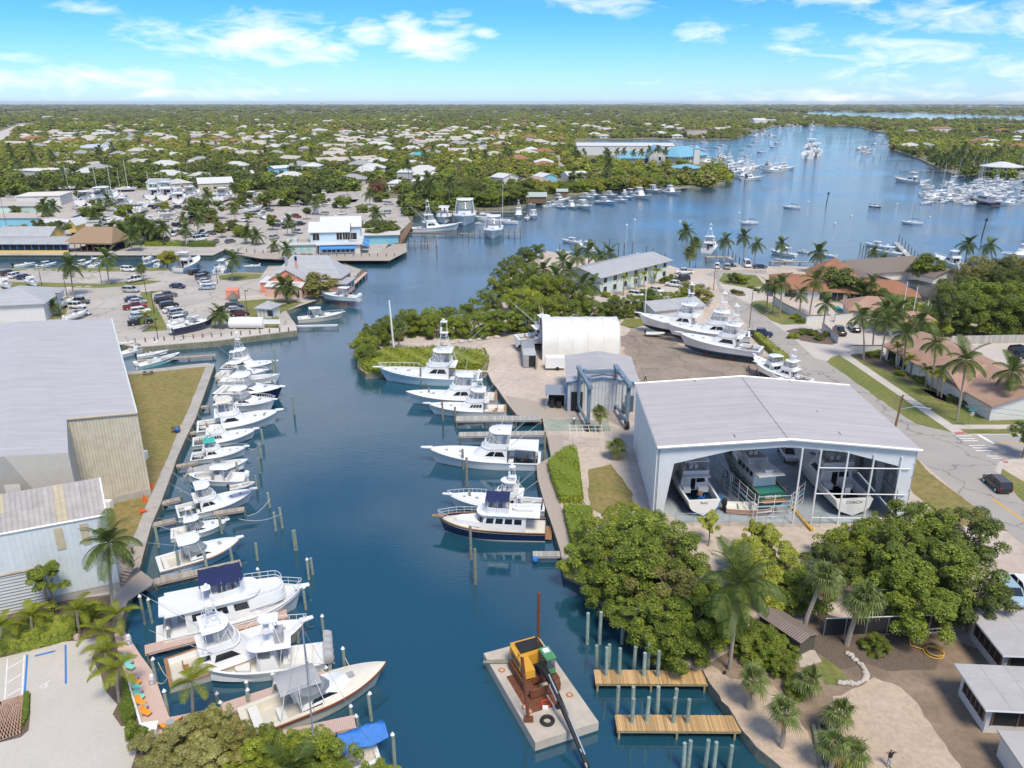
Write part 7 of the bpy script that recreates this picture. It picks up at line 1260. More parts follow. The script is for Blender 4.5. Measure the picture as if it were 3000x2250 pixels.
# --- people
def person(uv,label,shirt,trousers,pose=0,rz=0,hat=None,z=GZ,skin=(.35,.2,.13)):
 J={'p':(0,0,.95),'c':(0,0,1.25),'n':(0,0,1.5),'h':(.02,0,1.64),'t':(.0,0,1.75)};E=[('p','c'),('c','n'),('n','h'),('h','t')];rad={'p':.145,'c':.17,'n':.06,'h':.105,'t':.07}
 for s,sg in(('l',1),('r',-1)):
  st=(.22*sg if pose==1 else.03*sg);J.update({s+'k':(st*.6+.03,.1*sg,.5),s+'a':(st,.11*sg,.08),s+'f':(st+.16,.12*sg,.03),s+'s':(0,.2*sg,1.42)})
  if pose==2:J.update({s+'e':(.05,.46*sg,1.5),s+'w':(.12,.2*sg,1.66),s+'d':(.13,.10*sg,1.68)})
  elif pose==3:J.update({s+'e':(.18,.26*sg,1.2),s+'w':(.42,.16*sg,1.1),s+'d':(.5,.14*sg,1.08)})
  else:J.update({s+'e':(-st*.5,.27*sg,1.15),s+'w':(-st*.7+.08,.27*sg,.9),s+'d':(-st*.7+.1,.26*sg,.8)})
  E+=[('p',s+'k'),(s+'k',s+'a'),(s+'a',s+'f'),('c',s+'s'),(s+'s',s+'e'),(s+'e',s+'w'),(s+'w',s+'d')];rad.update({s+'k':.075,s+'a':.05,s+'f':.045,s+'s':.075,s+'e':.05,s+'w':.036,s+'d':.045})
 ks=list(J);me=bpy.data.meshes.new('person');me.from_pydata([J[k]for k in ks],[(ks.index(a),ks.index(b))for a,b in E],[]);o=put('person',me,None,W(*uv,z),rz);m=o.modifiers.new('s','SKIN');me.skin_vertices[0].data[0].use_root=True
 for i,k in enumerate(ks):me.skin_vertices[0].data[i].radius=(rad[k],rad[k])
 s_=o.modifiers.new('d','SUBSURF');s_.levels=s_.render_levels=1;m2=bpy.data.meshes.new_from_object(o.evaluated_get(bpy.context.evaluated_depsgraph_get()));o.modifiers.clear();o.data=m2;m2.materials.clear()
 for x in(mat('skin',skin,.6),shirt,trousers,hat or mat('hair',(.02,.015,.012),.8)):m2.materials.append(x)
 for f in m2.polygons:
  c=f.center;arm=abs(c.y)>.24 and pose!=3 or(pose==3 and c.x>.2 and c.z>1);f.material_index=3 if c.z>1.66 and abs(c.y)<.12 and(c.z>1.7 or c.x<0)else(0 if c.z>1.5 and abs(c.y)<.15 or(arm and c.z<(1.35 if pose!=2 else 1.9)and(c.z<1.25 or pose==2))else(1 if c.z>.98 else(2 if c.z>.1 else 3)));f.use_smooth=True
 return tag(o,label,'person')
wsh=mat('white_cloth',(.72,.72,.72),.9);gsh=mat('grey_cloth',(.42,.42,.44),.9);ksh=mat('black_cloth',(.015,.015,.017),.9);jea=mat('denim',(.13,.17,.24),.9);tsh=mat('teal_cloth',(.05,.45,.52),.9);brn=mat('brown_cloth',(.12,.08,.06),.9)
person((390,1625),'person in pale hooded top and shorts standing on the weathered deck',gsh,brn,0,-2,wsh,GZ+.1);person((364,1655),'crouching worker in blue top with red pack by the hose',mat('blue_cloth',(.1,.22,.34),.9),redp,3,0,jea,GZ+.1);person((1681,1246),'person in white T-shirt and brown shorts on the slipway slab',wsh,brn,0,1.4);person((1890,1117),'person in grey shirt walking across the yard',gsh,ksh,1,-.4);person((2602,2246),'person in black T-shirt with hands raised to the face on the sand',ksh,gsh,2,-1.5);person((1548,992),'worker in turquoise on the boat stern beside the fabric shelter',tsh,gsh,3,0,z=GZ+3.2)
# --- chairs, tables and small things of the boardwalk
BZ=GZ+.06
def seat(u,v,m,rz,lab,grp):
 mb=MB().loft([[(x,-w,z),(x,w,z)]for x,w,z in((-.42,.26,.95),(-.3,.3,.62),(-.15,.3,.38),(.25,.28,.36),(.42,.24,.30))],closed=False,c0=False,c1=False).loft([[(x,-w,z+.03),(x,w,z+.03)]for x,w,z in((-.42,.26,.95),(-.3,.3,.62),(-.15,.3,.38),(.25,.28,.36),(.42,.24,.30))],closed=False,c0=False,c1=False)
 T=Thing('lounge_chair',lab,'chair',W(u,v,BZ),rz,grp);T.part('seat',mb,m)
 for x in(-.25,.3):
  for y in(-.25,.25):T.part('leg',MB().cyl((x,y,0),(x*.9,y,.37),.02,n=4),steel)
for u,v,m,n in[(376,1942,mint,'mint chair topmost by the planter'),(383,1962,mint,'mint chair second from the planter top'),(400,2006,orange,'orange chair above two mint chairs'),(402,2022,mint,'mint chair just below an orange chair'),(411,2048,mint,'mint chair just above an orange chair'),(415,2066,orange,'orange chair between mint chair and round table'),(430,2096,orange,'orange chair lowest along the white bench')]:seat(u,v,m,-.3,n,'lounge chairs along the planter')
seat(476,2138,orange,1.2,'orange chair at the table near the white box',None);seat(525,2123,orange,2.6,'orange chair at the table near the lone palm',None)
for u,v,n in[(380,1951,'between two mint chairs'),(396,1996,'above the orange chair'),(408,2036,'between the mint chairs'),(423,2082,'between two orange chairs'),(501,2129,'between the orange pair near the thicket')]:T=Thing('side_table','round grey side table '+n,'table',W(u,v,BZ));T.part('table_top',MB().cyl((0,0,.5),(0,0,.54),.38,n=14),greyc);T.part('leg',MB().cyl((0,0,0),(0,0,.5),.05,n=6),steel)
item('bench','long white built-in bench between planter and lounge chairs','bench',W(373,1995,GZ),MB().loft([[tuple(W(u,v,z)-W(373,1995,GZ))for u,v in((371,1993),(377,1993),(417,2122),(409,2124))]for z in(GZ,GZ+.5)]),white)
for u,v,n in[(381,1890,'white utility pedestal at the top of the boardwalk'),(449,2008,'white utility pedestal beside the teak boat stern')]:T=Thing('utility_pedestal',n,'pedestal',W(u,v,BZ));T.part('post',MB().bx(-.17,.17,-.15,.15,0,1.0),white);T.part('lamp_cap',MB().ball((0,0,1.1),.2,nu=8,nv=5),white);T.part('hose_reel',MB().torus((0,-.2,.5),.22,.05,'y',12,5),greyc)
item('storage_box','white storage box with sloped lid on the boardwalk','box',W(442,2152,BZ),MB().bx(-.6,.6,-.4,.4,0,.75).loft([[(-.65,-.45,.75),(.65,-.45,.75),(.65,.45,.95),(-.65,.45,.95)],[(-.65,-.45,.8),(.65,-.45,.8),(.65,.45,1.0),(-.65,.45,1.0)]]),white,.2)
item('pink_box','small pink box beside the hedge end','box',W(227,1872),MB().bx(-.22,.22,-.2,.2,0,.55),mat('pink_box',(.65,.45,.42),.7))
T=Thing('stairs','weathered wooden steps beside the white shed wall','stairs',W(335,1720,GZ),math.radians(70))
for i in range(6):T.part('tread',MB().bx(i*.32,i*.32+.3,-.9,.9,.2*i+.12,.2*i+.17),plankw)
T.part('landing',MB().bx(1.92,3.4,-.9,.9,1.2,1.27),plankw);T.part('handrail',MB().tube([(0,-.9,.9),(1.9,-.9,2.1),(3.4,-.9,2.2)],.04,4),wood)
for u,v,t,n in[(424,1468,0,'orange traffic cone standing on the grass edge, lower one'),(445,1428,0,'orange traffic cone standing on a concrete block'),(413,1502,1.4,'toppled orange traffic cone beside the quay')]:T=Thing('traffic_cone',n,'cone',W(u,v));o=put('cone',mesh('cone',MB().cyl((0,0,.03),(0,0,.95),.28,.05,n=10).bx(-.32,.32,-.32,.32,0,.05),mat('cone_orange',(.75,.09,.02),.6)),T.o,(0,0,.2 if t else 0));o.rotation_euler=(0,t,0)
for u,v,s,n in[(420,1345,1.0,'white condenser box against the cream wall'),(318,1490,.9,'white wheeled bin beside the white shed')]:item('condenser',n,'box',W(u,v),MB().bx(-.6*s,.6*s,-.5*s,.5*s,0,1.3*s),white)
T=Thing('garden_bench','bench with blue bag on the lawn by the quay','bench',W(516,1267),.3);T.part('seat',MB().bx(-.7,.7,-.25,.25,.4,.47),wood);T.part('backrest',MB().bx(-.7,.7,.22,.28,.5,.95),wood);T.part('leg',MB().bx(-.6,-.5,-.2,.2,0,.4),wood);T.part('leg',MB().bx(.5,.6,-.2,.2,0,.4),wood);item('bag','blue bag on the lawn bench','bag',W(518,1262,GZ+.5),MB().ball((0,0,.3),.4,sc=(1,.7,.9)),bluec)
for u,v,n in[(434,1096,'picnic table on the lawn by the narrow canal'),(828,897,'picnic table on the lawn by the flagpole')]:
 T=Thing('picnic_table',n,'table',W(u,v),.1);T.part('table_top',MB().bx(-.9,.9,-.38,.38,.7,.76),mat('grey_timber',(.38,.33,.30),.8));T.part('bench_plank',MB().bx(-.9,.9,-.85,-.6,.42,.47),plankw);T.part('bench_plank',MB().bx(-.9,.9,.6,.85,.42,.47),plankw);T.part('leg',MB().bx(-.7,-.6,-.7,.7,0,.7),wood);T.part('leg',MB().bx(.6,.7,-.7,.7,0,.7),wood)
 # brick pavers
BRK=MB().bx(-.5,.5,-.5,.5,0,.05);me=mesh('brick',BRK,mat('clay_paver',(.42,.27,.19),.9,var=.12,scale=6,per_obj=.2));pvo=[o for o in C.objects if o.name.startswith('paver_path')][0];a,b_,c,d_=[W(u,v,GZ+.035)for u,v in((6,2054),(70,2035),(63,2147),(-60,2190))]
nx,ny=12,24;bw_,bh_=(b_-a).length/nx*.93,(c-b_).length/ny*.88
for i in range(nx):
 for j in range(ny):f,g=(i+.5+.25*(j%2))/(nx+.25),(j+.5)/ny;p=a.lerp(b_,f).lerp(d_.lerp(c,f),g);put('brick',me,pvo,p,math.atan2((b_-a).y,(b_-a).x),(bw_,bh_,1))
 # --- poles, signs, fences
def pole(u,v,vt,label,r=.14,m=None,lean=(0,0),name='pole',cat='pole',h=None):p=W(u,v);h=h or hgt(u,v,vt)-GZ;return item(name,label,cat,p,MB().cyl((0,0,-.2),(lean[0],lean[1],h),r,r*.7,n=7),m or wood)
T=Thing('utility_pole','wooden power pole with street lamp arm behind the open shed','utility pole',W(2623,1250));h=hgt(2623,1250,1157)-GZ;T.part('post',MB().cyl((0,0,0),(.35,0,h),.2,.14,n=8),wood);T.part('lamp_arm',MB().tube([(.25,0,h*.55),(2.2,-.6,h*.68),(4.2,-1.0,h*.66)],.06,5),steel);T.part('lamp',MB().box((4.4,-1.05,h*.65),(.7,.3,.15)),steel);T.part('crossarm',MB().box((.33,0,h*.9),(.1,1.8,.12)),wood)
wq=MB()
for zz in(h,h*.86):wq.tube([Vector((.3,0,zz))+(Vector((45,-14,zz))-Vector((.3,0,zz)))*f+Vector((0,0,-3.5*f*(1-f)))for f in[i/12 for i in range(13)]],.02,3)
T.part('wire',wq,dark,kind='stuff')
T=Thing('street_sign','green street name sign above the back of a stop sign','sign',W(2840,1253));T.part('post',MB().cyl((0,0,0),(0,0,3.4),.04,n=5),steel);T.part('stop_sign_back',MB().cyl((0,-.05,2.5),(0,.0,2.5),.4,n=8),steel);g_=mat('sign_green',(.05,.38,.30),.5);T.part('name_plate',MB().box((0,0,3.15),(1.3,.04,.22)),g_);T.part('name_plate',MB().box((0,0,3.4),(.04,1.3,.22)),g_)
pole(1155,1032,880,'leaning white concrete pole on the boatyard point',.24,white,(-.5,0));pole(873,879,750,'white flagpole by the salmon pink restaurant',.08,white,name='flagpole',cat='flagpole');f_=item('flag','limp red and white striped flag with blue canton on the flagpole','flag',W(873,879),MB(),white);zf=hgt(873,879,750)-GZ;bpy.data.meshes.remove(f_.data)
T=Thing('flag','limp red and white striped flag with blue canton on the flagpole','flag',W(873,879)+Vector((.1,0,zf-3.4)))
for i in range(5):T.part('stripe',MB().bx(i*.12,i*.12+.11,-.05+.03*(i%2),.05,0,2.2),(redp,white)[i%2])
T.part('canton',MB().bx(-.02,.6,-.08,.08,2.2,3.3),navyc)
for u,v,vt,l in[(1888,938,800,'tall white lattice mast behind the fabric shelter'),(2195,960,855,'dark utility pole beside the hauled-out boats'),(2090,850,735,'utility pole at the road bend'),(2638,950,825,'tall thin mast in the shrubs by the salmon roof'),(2665,975,840,'second tall thin mast by the salmon roof'),(2704,978,880,'short thin mast right of two taller ones'),(2730,975,910,'pale mast before the dense thicket'),(2748,978,905,'pale mast nearest the wooden fence'),(20,668,575,'big pole at the corner of the blue building'),(145,645,590,'pole behind the blue building')]:pole(u,v,vt,l,.12,white if 'white' in l or 'mast' in l else wood)
for i,(u,v,vt)in enumerate([(197,870,816),(179,936,860),(124,842,780),(452,918,855),(298,830,765),(429,865,808),(638,832,776),(725,918,852),(463,994,935)]):p=W(u,v);h=hgt(u,v,vt)-GZ;T=Thing('street_lamp','black car park lamp post with boxy head','street lamp',p,0,'lamp posts of the car park');T.part('post',MB().cyl((0,0,0),(0,0,h),.09,.06,n=6),rubber);T.part('lamp_head',MB().box((.3,0,h),(.9,.3,.15)),rubber)
r2=random.Random(9)
for i in range(40):
 u=r2.uniform(20,1500);v=r2.uniform(430,545);p=W(u,v)
 item('utility_pole','utility pole rising from the distant streets','utility pole',p,MB().cyl((0,0,0),(0,0,r2.uniform(11,15)),.2,.14,n=5),wood,group='utility poles of the distant streets')
for u,v,z,l in[(2420,600,6,'channel marker standing near the moored white sailing boat'),(2876,695,7,'leaning channel marker with dark top'),(2180,540,6,'channel marker off the yacht club pier')]:item('channel_marker',l,'marker',W(u,v,0),MB().cyl((0,0,-1),(.6,0,z),.22,n=6).box((.6,0,z),(1.1,.1,1.1),ry=.78),rubber)
for i,(u,v)in enumerate([(1860,645),(1836,660),(2165,625),(1992,650),(2368,592),(2446,655),(2724,636),(2628,598),(2494,633),(2430,483)]):item('mooring_buoy','small white mooring buoy in the open reach','buoy',W(u,v,0),MB().ball((0,0,.15),.5,nu=10,nv=6),white,group='white mooring buoys')
T=Thing('fence','chain-link fence in front of the open shed','fence',W(1820,1538));a,b_=W(1820,1538),W(2400,1545);mb=MB()
for i in range(12):p=a.lerp(b_,i/11)-a;T.part('fence_post',MB().cyl(p,p+Vector((0,0,1.8)),.04,n=5),steel)
T.part('top_rail',MB().cyl((0,0,1.8),b_-a+Vector((0,0,1.8)),.03,n=5),steel);T.part('mesh_infill',MB().quad((0,0,.05),tuple(b_-a+Vector((0,0,.05))),tuple(b_-a+Vector((0,0,1.78))),(0,0,1.78)),clear('chain_link',(.5,.52,.53),.16))
T=Thing('fence','dark screened garden fence with white rail under the trees','fence',W(2412,1862));a,b_=W(2412,1862),W(2780,1850);T.part('screen',MB().quad((0,0,0),tuple(b_-a),tuple(b_-a+Vector((0,0,2))),(0,0,2)),dark);T.part('top_rail',MB().cyl((0,0,2.05),b_-a+Vector((0,0,2.05)),.06,n=5),white)
for i in range(7):p=a.lerp(b_,i/6)-a;T.part('fence_post',MB().cyl(p,p+Vector((0,0,2)),.05,n=5),steel)
T=Thing('fence','grey wooden board fence below the dense thicket','fence',W(2785,1008));a,b_=W(2785,1008),W(3060,1003);n=110;mb=MB()
for i in range(n):p=a.lerp(b_,i/n)-a;mb.box((p.x,p.y,.95),(.2,.05,1.9+r2.uniform(-.06,.06)))
T.part('fence_board',mb,plankg,kind='stuff')
def wall(label,pts,h,m=wallw,cap=None):
 T=Thing('garden_wall',label,'wall',W(*pts[0]));o=W(*pts[0])
 for(p,q)in zip(pts,pts[1:]):
  a,b_=W(*p)-o,W(*q)-o;n=Vector((-(b_-a).y,(b_-a).x,0)).normalized()*.12
  T.part('wall_run',MB().loft([[tuple(x+Vector((0,0,z)))for x in(a-n,b_-n,b_+n,a+n)]for z in(-.1,h)]),m);T.part('coping',MB().loft([[tuple(x+Vector((0,0,z)))for x in(a-n*1.5,b_-n*1.5,b_+n*1.5,a+n*1.5)]for z in(h,h+.14)]),cap or roofbr)
wall('white courtyard wall with dark coping round the pool',[(2264,888),(2290,908),(2340,935),(2362,948),(2430,945)],1.9);wall('white courtyard wall right of the gate',[(2444,944),(2496,938)],1.9);wall('white driveway wall ending in a post, beside the pickup',[(2408,966),(2430,985),(2455,1008)],1.6);wall('white gate wall with round dark finials by the palms',[(2490,1036),(2582,1036)],1.8)
sheet('terrace',[(2346,892),(2440,892),(2490,922),(2478,930),(2400,928),(2362,915)],.05,pavem);sheet('pool_water',[(2432,897),(2458,897),(2478,915),(2452,917)],.07,mat('pool_water',(.06,.42,.38),.1))
# solar pool cage
T=Thing('pool_cage','screened pool cage with rows of dark panels','pool cage',W(2590,884),.0)
for i in range(8):T.part('panel',MB().loft([[(i*1.9,y,z)for y,z in((0,4.4),(14,3.0))],[(i*1.9+1.75,y,z)for y,z in((0,4.4),(14,3.0))]],closed=False,c0=False,c1=False),mat('solar',(.012,.014,.022),.2))
T.part('cage_frame',MB().bx(-.2,15.4,-.1,.1,0,4.4).bx(-.2,15.4,13.9,14.1,0,3.0),tint)
# yard clutter
T=Thing('shipping_container','weathered grey container with open door beside the fabric shelter','container',W(1552,1078),math.radians(92));cm=ribbed('container_steel',(.50,.50,.49),.3,axis='X',bump=1);T.part('body',MB().bx(0,11,-1.3,1.3,.1,2.7),cm);T.part('roof_tarp',MB().bx(5,10.5,-1.35,1.35,2.72,2.8),steel);T.part('open_door',MB().box((-.6,-1.35,1.4),(1.3,.08,2.5),rz=-.3),cm);T.part('door_opening',MB().bx(-.03,.02,-1.2,.2,.25,2.6),dark)
T=Thing('cargo_trailer','white enclosed trailer with one wheel showing, before the workshop','trailer',W(1598,1086),.02);T.part('body',MB().bx(0,3.9,0,2.1,.5,2.7),white);T.part('wheel',MB().cyl((2.4,-.05,.4),(2.4,.2,.4),.4,n=12),rubber)
T=Thing('tank','long white cylindrical fuel tank on the canal walkway','tank',W(676,962));T.part('shell',MB().cyl((0,0,1.4),(8,0,1.4),1.35,n=18),white,smooth=True);T.part('saddle',MB().bx(1,1.4,-1,1,0,.6),concrete);T.part('saddle',MB().bx(6.4,6.8,-1,1,0,.6),concrete)
T=Thing('notice_board','white sign board on two posts by the walkway','sign',W(774,962));T.part('board',MB().bx(0,4,-.04,.04,1.1,2.2),white);T.part('post',MB().cyl((.6,.06,0),(.6,.06,1.2),.06,n=5).cyl((3.4,.06,0),(3.4,.06,1.2),.06,n=5),wood)
for i in range(12):item('boulder','pale boulder in the row edging the boatyard point','boulder',W(1170+i*26,1024-abs(i-3)*1.2-i*2.2),MB().ball((0,0,.25),R.uniform(.5,.9),nu=7,nv=4,sc=(1.3,.8,.6)),mat('limestone',(.52,.46,.40),.9,var=.2,bump=.5),R.uniform(0,3),'boulders edging the boatyard point')
for i,(u,v)in enumerate([(2482,1916),(2492,1921),(2498,1929),(2506,1936),(2516,1946),(2524,1950),(2528,1958),(2534,1966),(2536,1975),(2537,1985),(2534,1993),(2526,1998),(2516,2003),(2505,2006),(2494,2004),(2482,2003),(2470,2004),(2460,2002)]):item('edging_stone','pale stone in the curved border on the dirt lot','stone',W(u,v),MB().ball((0,0,.12),R.uniform(.24,.36),nu=7,nv=4,sc=(1.2,.8,.7)),MATS['limestone'],R.uniform(0,3),'stones of the curved border')
for k in range(3):item('pipe',('left','middle','right')[k]+' of three long dark pipes lying on the sand','pipe',W(2383+k*14,2125,GZ+.2),MB().cyl((0,0,0),(-1.6,-7.5,0),.2,n=9),(bulkm,bulkm,rubber)[k])
item('hose','coil of yellow hose under the dark tree','hose',W(2735,1913,GZ+.05),MB().torus((0,0,.05),.9,.06,'z',20,5).torus((.2,.15,.14),.8,.06,'z',20,5).tube([(-.8,.4,.1),(-1.8,1.0,.1),(-1.5,1.9,.1)],.06,5),yellowp)
T=Thing('ladder','white ladder leaning over the shrub by the fence','ladder',W(2680,1878),.15)
for y in(-.25,.25):T.part('ladder_rail',MB().bx(0,4,y-.04,y+.04,1.0,1.08),white)
for i in range(8):T.part('rung',MB().cyl((.3+i*.48,-.25,1.04),(.3+i*.48,.25,1.04),.03,n=4),white)
item('spade','black-bladed spade leaning on the coconut trunk','spade',W(2122,1976),MB().cyl((0,0,.3),(.35,.2,1.5),.03,n=5).bx(-.15,.15,-.03,.03,0,.38),rubber)
T=Thing('frame_structure','white skeletal roof frame on posts beside the slipway','frame',W(1672,1318),0);mb=MB()
for i in range(6):T.part('rafter',MB().cyl((i*1.0,0,2.2),(i*1.0,3.6,2.6),.05,n=4),cream)
for x in(0,5):
 for y in(0,3.6):T.part('post',MB().cyl((x,y,0),(x,y,2.3),.05,n=4),cream)
for y in(0,1.2,2.4,3.6):T.part('purlin',MB().cyl((-.2,y,2.25+y*.11),(5.2,y,2.25+y*.11),.05,n=4),cream)
item('fender_buoy','round blue buoy hanging under the small jetty','buoy',W(1568,1645,.2),MB().ball((0,0,.3),.42),bluec)
# scaffolding round the green trawler
T=Thing('scaffolding','white tube scaffolding built round the green trawler','scaffolding',W(2150,1470));a0=W(2150,1470)
for p,q in(((2135,1455),(2095,1400)),((2205,1520),(2140,1455)),((2215,1525),(2310,1520)),((2315,1515),(2350,1480))):
 a,b_=W(*p)-a0,W(*q)-a0;n=max(2,int((b_-a).length/1.8))
 for i in range(n+1):x=a.lerp(b_,i/n);T.part('standard',MB().cyl(x,x+Vector((0,0,3.6)),.045,n=4),white)
 for z in(.5,1.2,1.9,2.6,3.4):T.part('ledger',MB().cyl(a+Vector((0,0,z)),b_+Vector((0,0,z)),.035,n=4),white)
 T.part('walk_board',MB().cyl(a+Vector((0,0,2.0)),b_+Vector((0,0,2.0)),.08,n=4),skyb)
for u,v,l in[((2030,1512),0,'step ladder at the port side of the Buoy boat'),((2085,1512),0,'blue boarding steps behind the script-named boat')]:
 T=Thing('boarding_ladder',l.replace('port side of the Buoy boat','transom of the script-named boat'),'ladder',W(*u),.6)
 for y in(-.3,.3):T.part('ladder_rail',MB().cyl((0,y,0),(1.6,y,2.8),.05,n=4),bluec)
 for i in range(7):T.part('rung',MB().bx(.2*i+.1,.2*i+.3,-.3,.3,.36*i+.2,.36*i+.24),bluec)
for b_ in[o for o in C.objects if o.get('group')=='sport fishing boats propped up on the boatyard hard' or o.get('group')=='boats under repair inside the open shed']:  # stands under the hauled-out boats
 for f in(2,5,8,11):
  for y in(-1.2,1.2):p=b_.matrix_basis@Vector((f,y,0));item('boat_stand','steel prop stand under a hauled-out boat','boat stand',Vector((p.x,p.y,GZ)),MB().cyl((.4,.3,0),(0,0,b_.location.z-GZ-.3),.06,n=5).cyl((-.4,.3,0),(0,0,b_.location.z-GZ-.3),.06,n=5).cyl((0,-.45,0),(0,0,b_.location.z-GZ-.3),.06,n=5),rust,group='prop stands under hauled-out boats')
  # mooring lines
for a,b_,za,zb_ in[((727,1312),(763,1298),1.6,2.5),((723,1511),(790,1462),1.6,2.2),((700,1520),(825,1505),1.5,2.6),((1052,1970),(1010,1925),1.6,2.2),((463,1940),(500,1985),1.4,1.2),((450,1990),(490,1985),1.2,1.4)]:
 p,q=W(*a,za),W(*b_,zb_);item('mooring_line','pale mooring line slung from a bow to a pile','rope',p,MB().tube([(q-p)*f+Vector((0,0,-2.4*f*(1-f)))for f in[i/8 for i in range(9)]],.03,4),cream,group='mooring lines')
HT=W(2870,1176,GZ);txt(put('lettering_base',mesh('lettering_base',MB().bx(-1.6,1.6,-.02,.0,-.45,.45),wallw),[o for o in C.objects if o.get('label','').startswith('long salmon')][0],(4.6,-.05,2.0)),'HUFF',(0,-.03,0),.75,roofbr,rz=0)
for(u0,v0),(u1,v1),n in(((70,849),(285,838),8),((90,790),(330,797),9),((493,880),(530,950),6),((410,870),(425,935),4)):
 for i in range(n):item('wheel_stop','white concrete wheel stop at the edge of the waterfront car park','wheel stop',W(u0+(u1-u0)*i/n,v0+(v1-v0)*i/n,GZ+.02),MB().bx(-.9,.9,-.09,.09,0,.13),white,0 if n>6 else 1.2,'wheel stops of the waterfront car park')
 # ---------------------------------------------------------------- trees, palms, hedges
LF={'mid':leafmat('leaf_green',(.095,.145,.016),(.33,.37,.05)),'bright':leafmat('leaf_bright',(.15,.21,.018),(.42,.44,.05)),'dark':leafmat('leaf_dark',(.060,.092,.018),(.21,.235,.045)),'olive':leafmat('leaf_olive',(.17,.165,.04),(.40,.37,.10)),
'yellow':leafmat('leaf_yellow',(.26,.265,.02),(.52,.47,.05)),'bamboo':leafmat('leaf_bamboo',(.24,.29,.03),(.52,.51,.08)),'silver':leafmat('leaf_silver',(.22,.22,.065),(.48,.45,.16)),'russet':leafmat('leaf_russet',(.18,.085,.04),(.28,.14,.065))}
palmc=leafmat('coconut_frond',(.06,.10,.018),(.18,.22,.05),trans=.25);palmf=leafmat('foxtail_frond',(.15,.20,.012),(.34,.33,.03),trans=.3);palms=leafmat('sabal_frond',(.10,.145,.035),(.29,.32,.10),trans=.2);palmd=leafmat('dry_frond',(.30,.20,.06),(.42,.29,.10))
bark=mat('bark',(.20,.16,.12),.95,var=.3,scale=4,bump=.5);pbark=mat('palm_bark',(.33,.28,.23),.95,var=.2,scale=5,bump=.5)
def leaves(P,Nn,s,asp=.62):  # numpy quads at P facing Nn
 n=len(P);Nn=Nn/np.linalg.norm(Nn,axis=1,keepdims=True);r=NR.normal(size=(n,3));t=np.cross(Nn,r);t/=np.linalg.norm(t,axis=1,keepdims=True)+1e-9;b=np.cross(Nn,t)
 s=(s*NR.uniform(.65,1.3,n))[:,None];k=NR.uniform(-.15,.15,(n,1))
 V=np.stack([P-t*s*.5,P+b*s*asp*.5-t*s*k,P+t*s*.5,P-b*s*asp*.5-t*s*k],1).reshape(-1,3);return V,np.arange(n*4).reshape(-1,4)
def crown_mesh(name,seed,n,size,lobes=12,flat=.75,tall=0,spread=.62,core=True,lr=(.30,.50)):  # crown of unit radius, centre at z=0
 rs=np.random.RandomState(seed);L=[]
 while len(L)<lobes:
  p=rs.uniform(-1,1,3)
  if np.linalg.norm(p)<1:L.append(np.r_[p[:2]*spread,p[2]*spread*flat,rs.uniform(*lr)])
 L=np.array(L);w=L[:,3]**2;idx=rs.choice(lobes,n,p=w/w.sum());d=rs.normal(size=(n,3));d/=np.linalg.norm(d,axis=1,keepdims=True);d[:,2]=np.where(d[:,2]<-.35,-d[:,2],d[:,2])
 rad=L[idx,3]*rs.uniform(.72,1.1,n)**1;P=L[idx,:3]+d*rad[:,None]*[1,1,flat+.1]
 V,Q=leaves(P,d+rs.normal(size=(n,3))*.38+[0,0,.75],size)
 Vs,Qs=[V],[Q];o=len(V)
 if core:
  for l in L:
   b_=MB().ball(l[:3],l[3]*.6,nu=7,nv=5,sc=(1,1,flat+.1));Vs.append(np.array(b_.v));f=np.array([q for q in b_.f if len(q)==4])+o;Qs.append(f);o+=len(b_.v)
 return fast_mesh(name,np.concatenate(Vs),np.concatenate(Qs),LF['mid'])
BIG=[crown_mesh('crown',20+i,13000,.062,52,.95,core=False,spread=.93,lr=(.08,.25))for i in range(4)]
AIRY=[crown_mesh('crown',30+i,8000,.075,34,.95,core=False,spread=.82,lr=(.10,.24))for i in range(2)]
MID=[crown_mesh('crown',40+i,3600,.105,26,.8,spread=.78,lr=(.14,.34))for i in range(5)]
FAR=[crown_mesh('crown',60+i,420,.27,12,.7,spread=.74,lr=(.2,.42))for i in range(4)]
def trunk_mesh(seed,thick=.06):
 r=random.Random(seed);mb=MB();mb.tube([(0,0,-.05),(r.uniform(-.02,.02),r.uniform(-.02,.02),.3),(r.uniform(-.06,.06),r.uniform(-.06,.06),.6)],thick,6,r2=thick*.7)
 for i in range(6):a=i*1.05+r.random()*.5;mb.tube([(0,0,.4+r.random()*.15),(math.cos(a)*.16,math.sin(a)*.16,.66),(math.cos(a)*.36,math.sin(a)*.36,.85+r.random()*.1)],thick*.5,4,r2=thick*.15)
 return mesh('trunk',mb,bark)
TR=[trunk_mesh(i)for i in range(4)]
TCNT=0
def tree(u,v,h,Rr,leaf,label,group=None,kind=MID,loc=None,flat=None,name='broadleaf_tree',cat='tree'):
 global TCNT;TCNT+=1;p=loc or W(u,v);rz=R.uniform(0,6.3)
 T=tag(put(name,None,None,p,rz),label,cat,group);cz=Rr*(flat or.78)
 c=put('crown',kind[TCNT%len(kind)],T,(0,0,max(h-cz*.82,cz*.55)),0,(Rr,Rr,cz));c.material_slots[0].link='OBJECT';c.material_slots[0].material=LF[leaf]
 put('trunk',TR[TCNT%4],T,(0,0,0),0,(Rr*.8,Rr*.8,h*.95));return T
def bush(u,v,Rr,h,leaf,label,group=None,kind=MID,loc=None,cat='bush'):
 global TCNT;TCNT+=1;o=put('bush',kind[TCNT%len(kind)],None,(loc or W(u,v))+Vector((0,0,h*.35)),R.uniform(0,6.3),(Rr,Rr,h*.75));o.material_slots[0].link='OBJECT';o.material_slots[0].material=LF[leaf];return tag(o,label,cat,group)
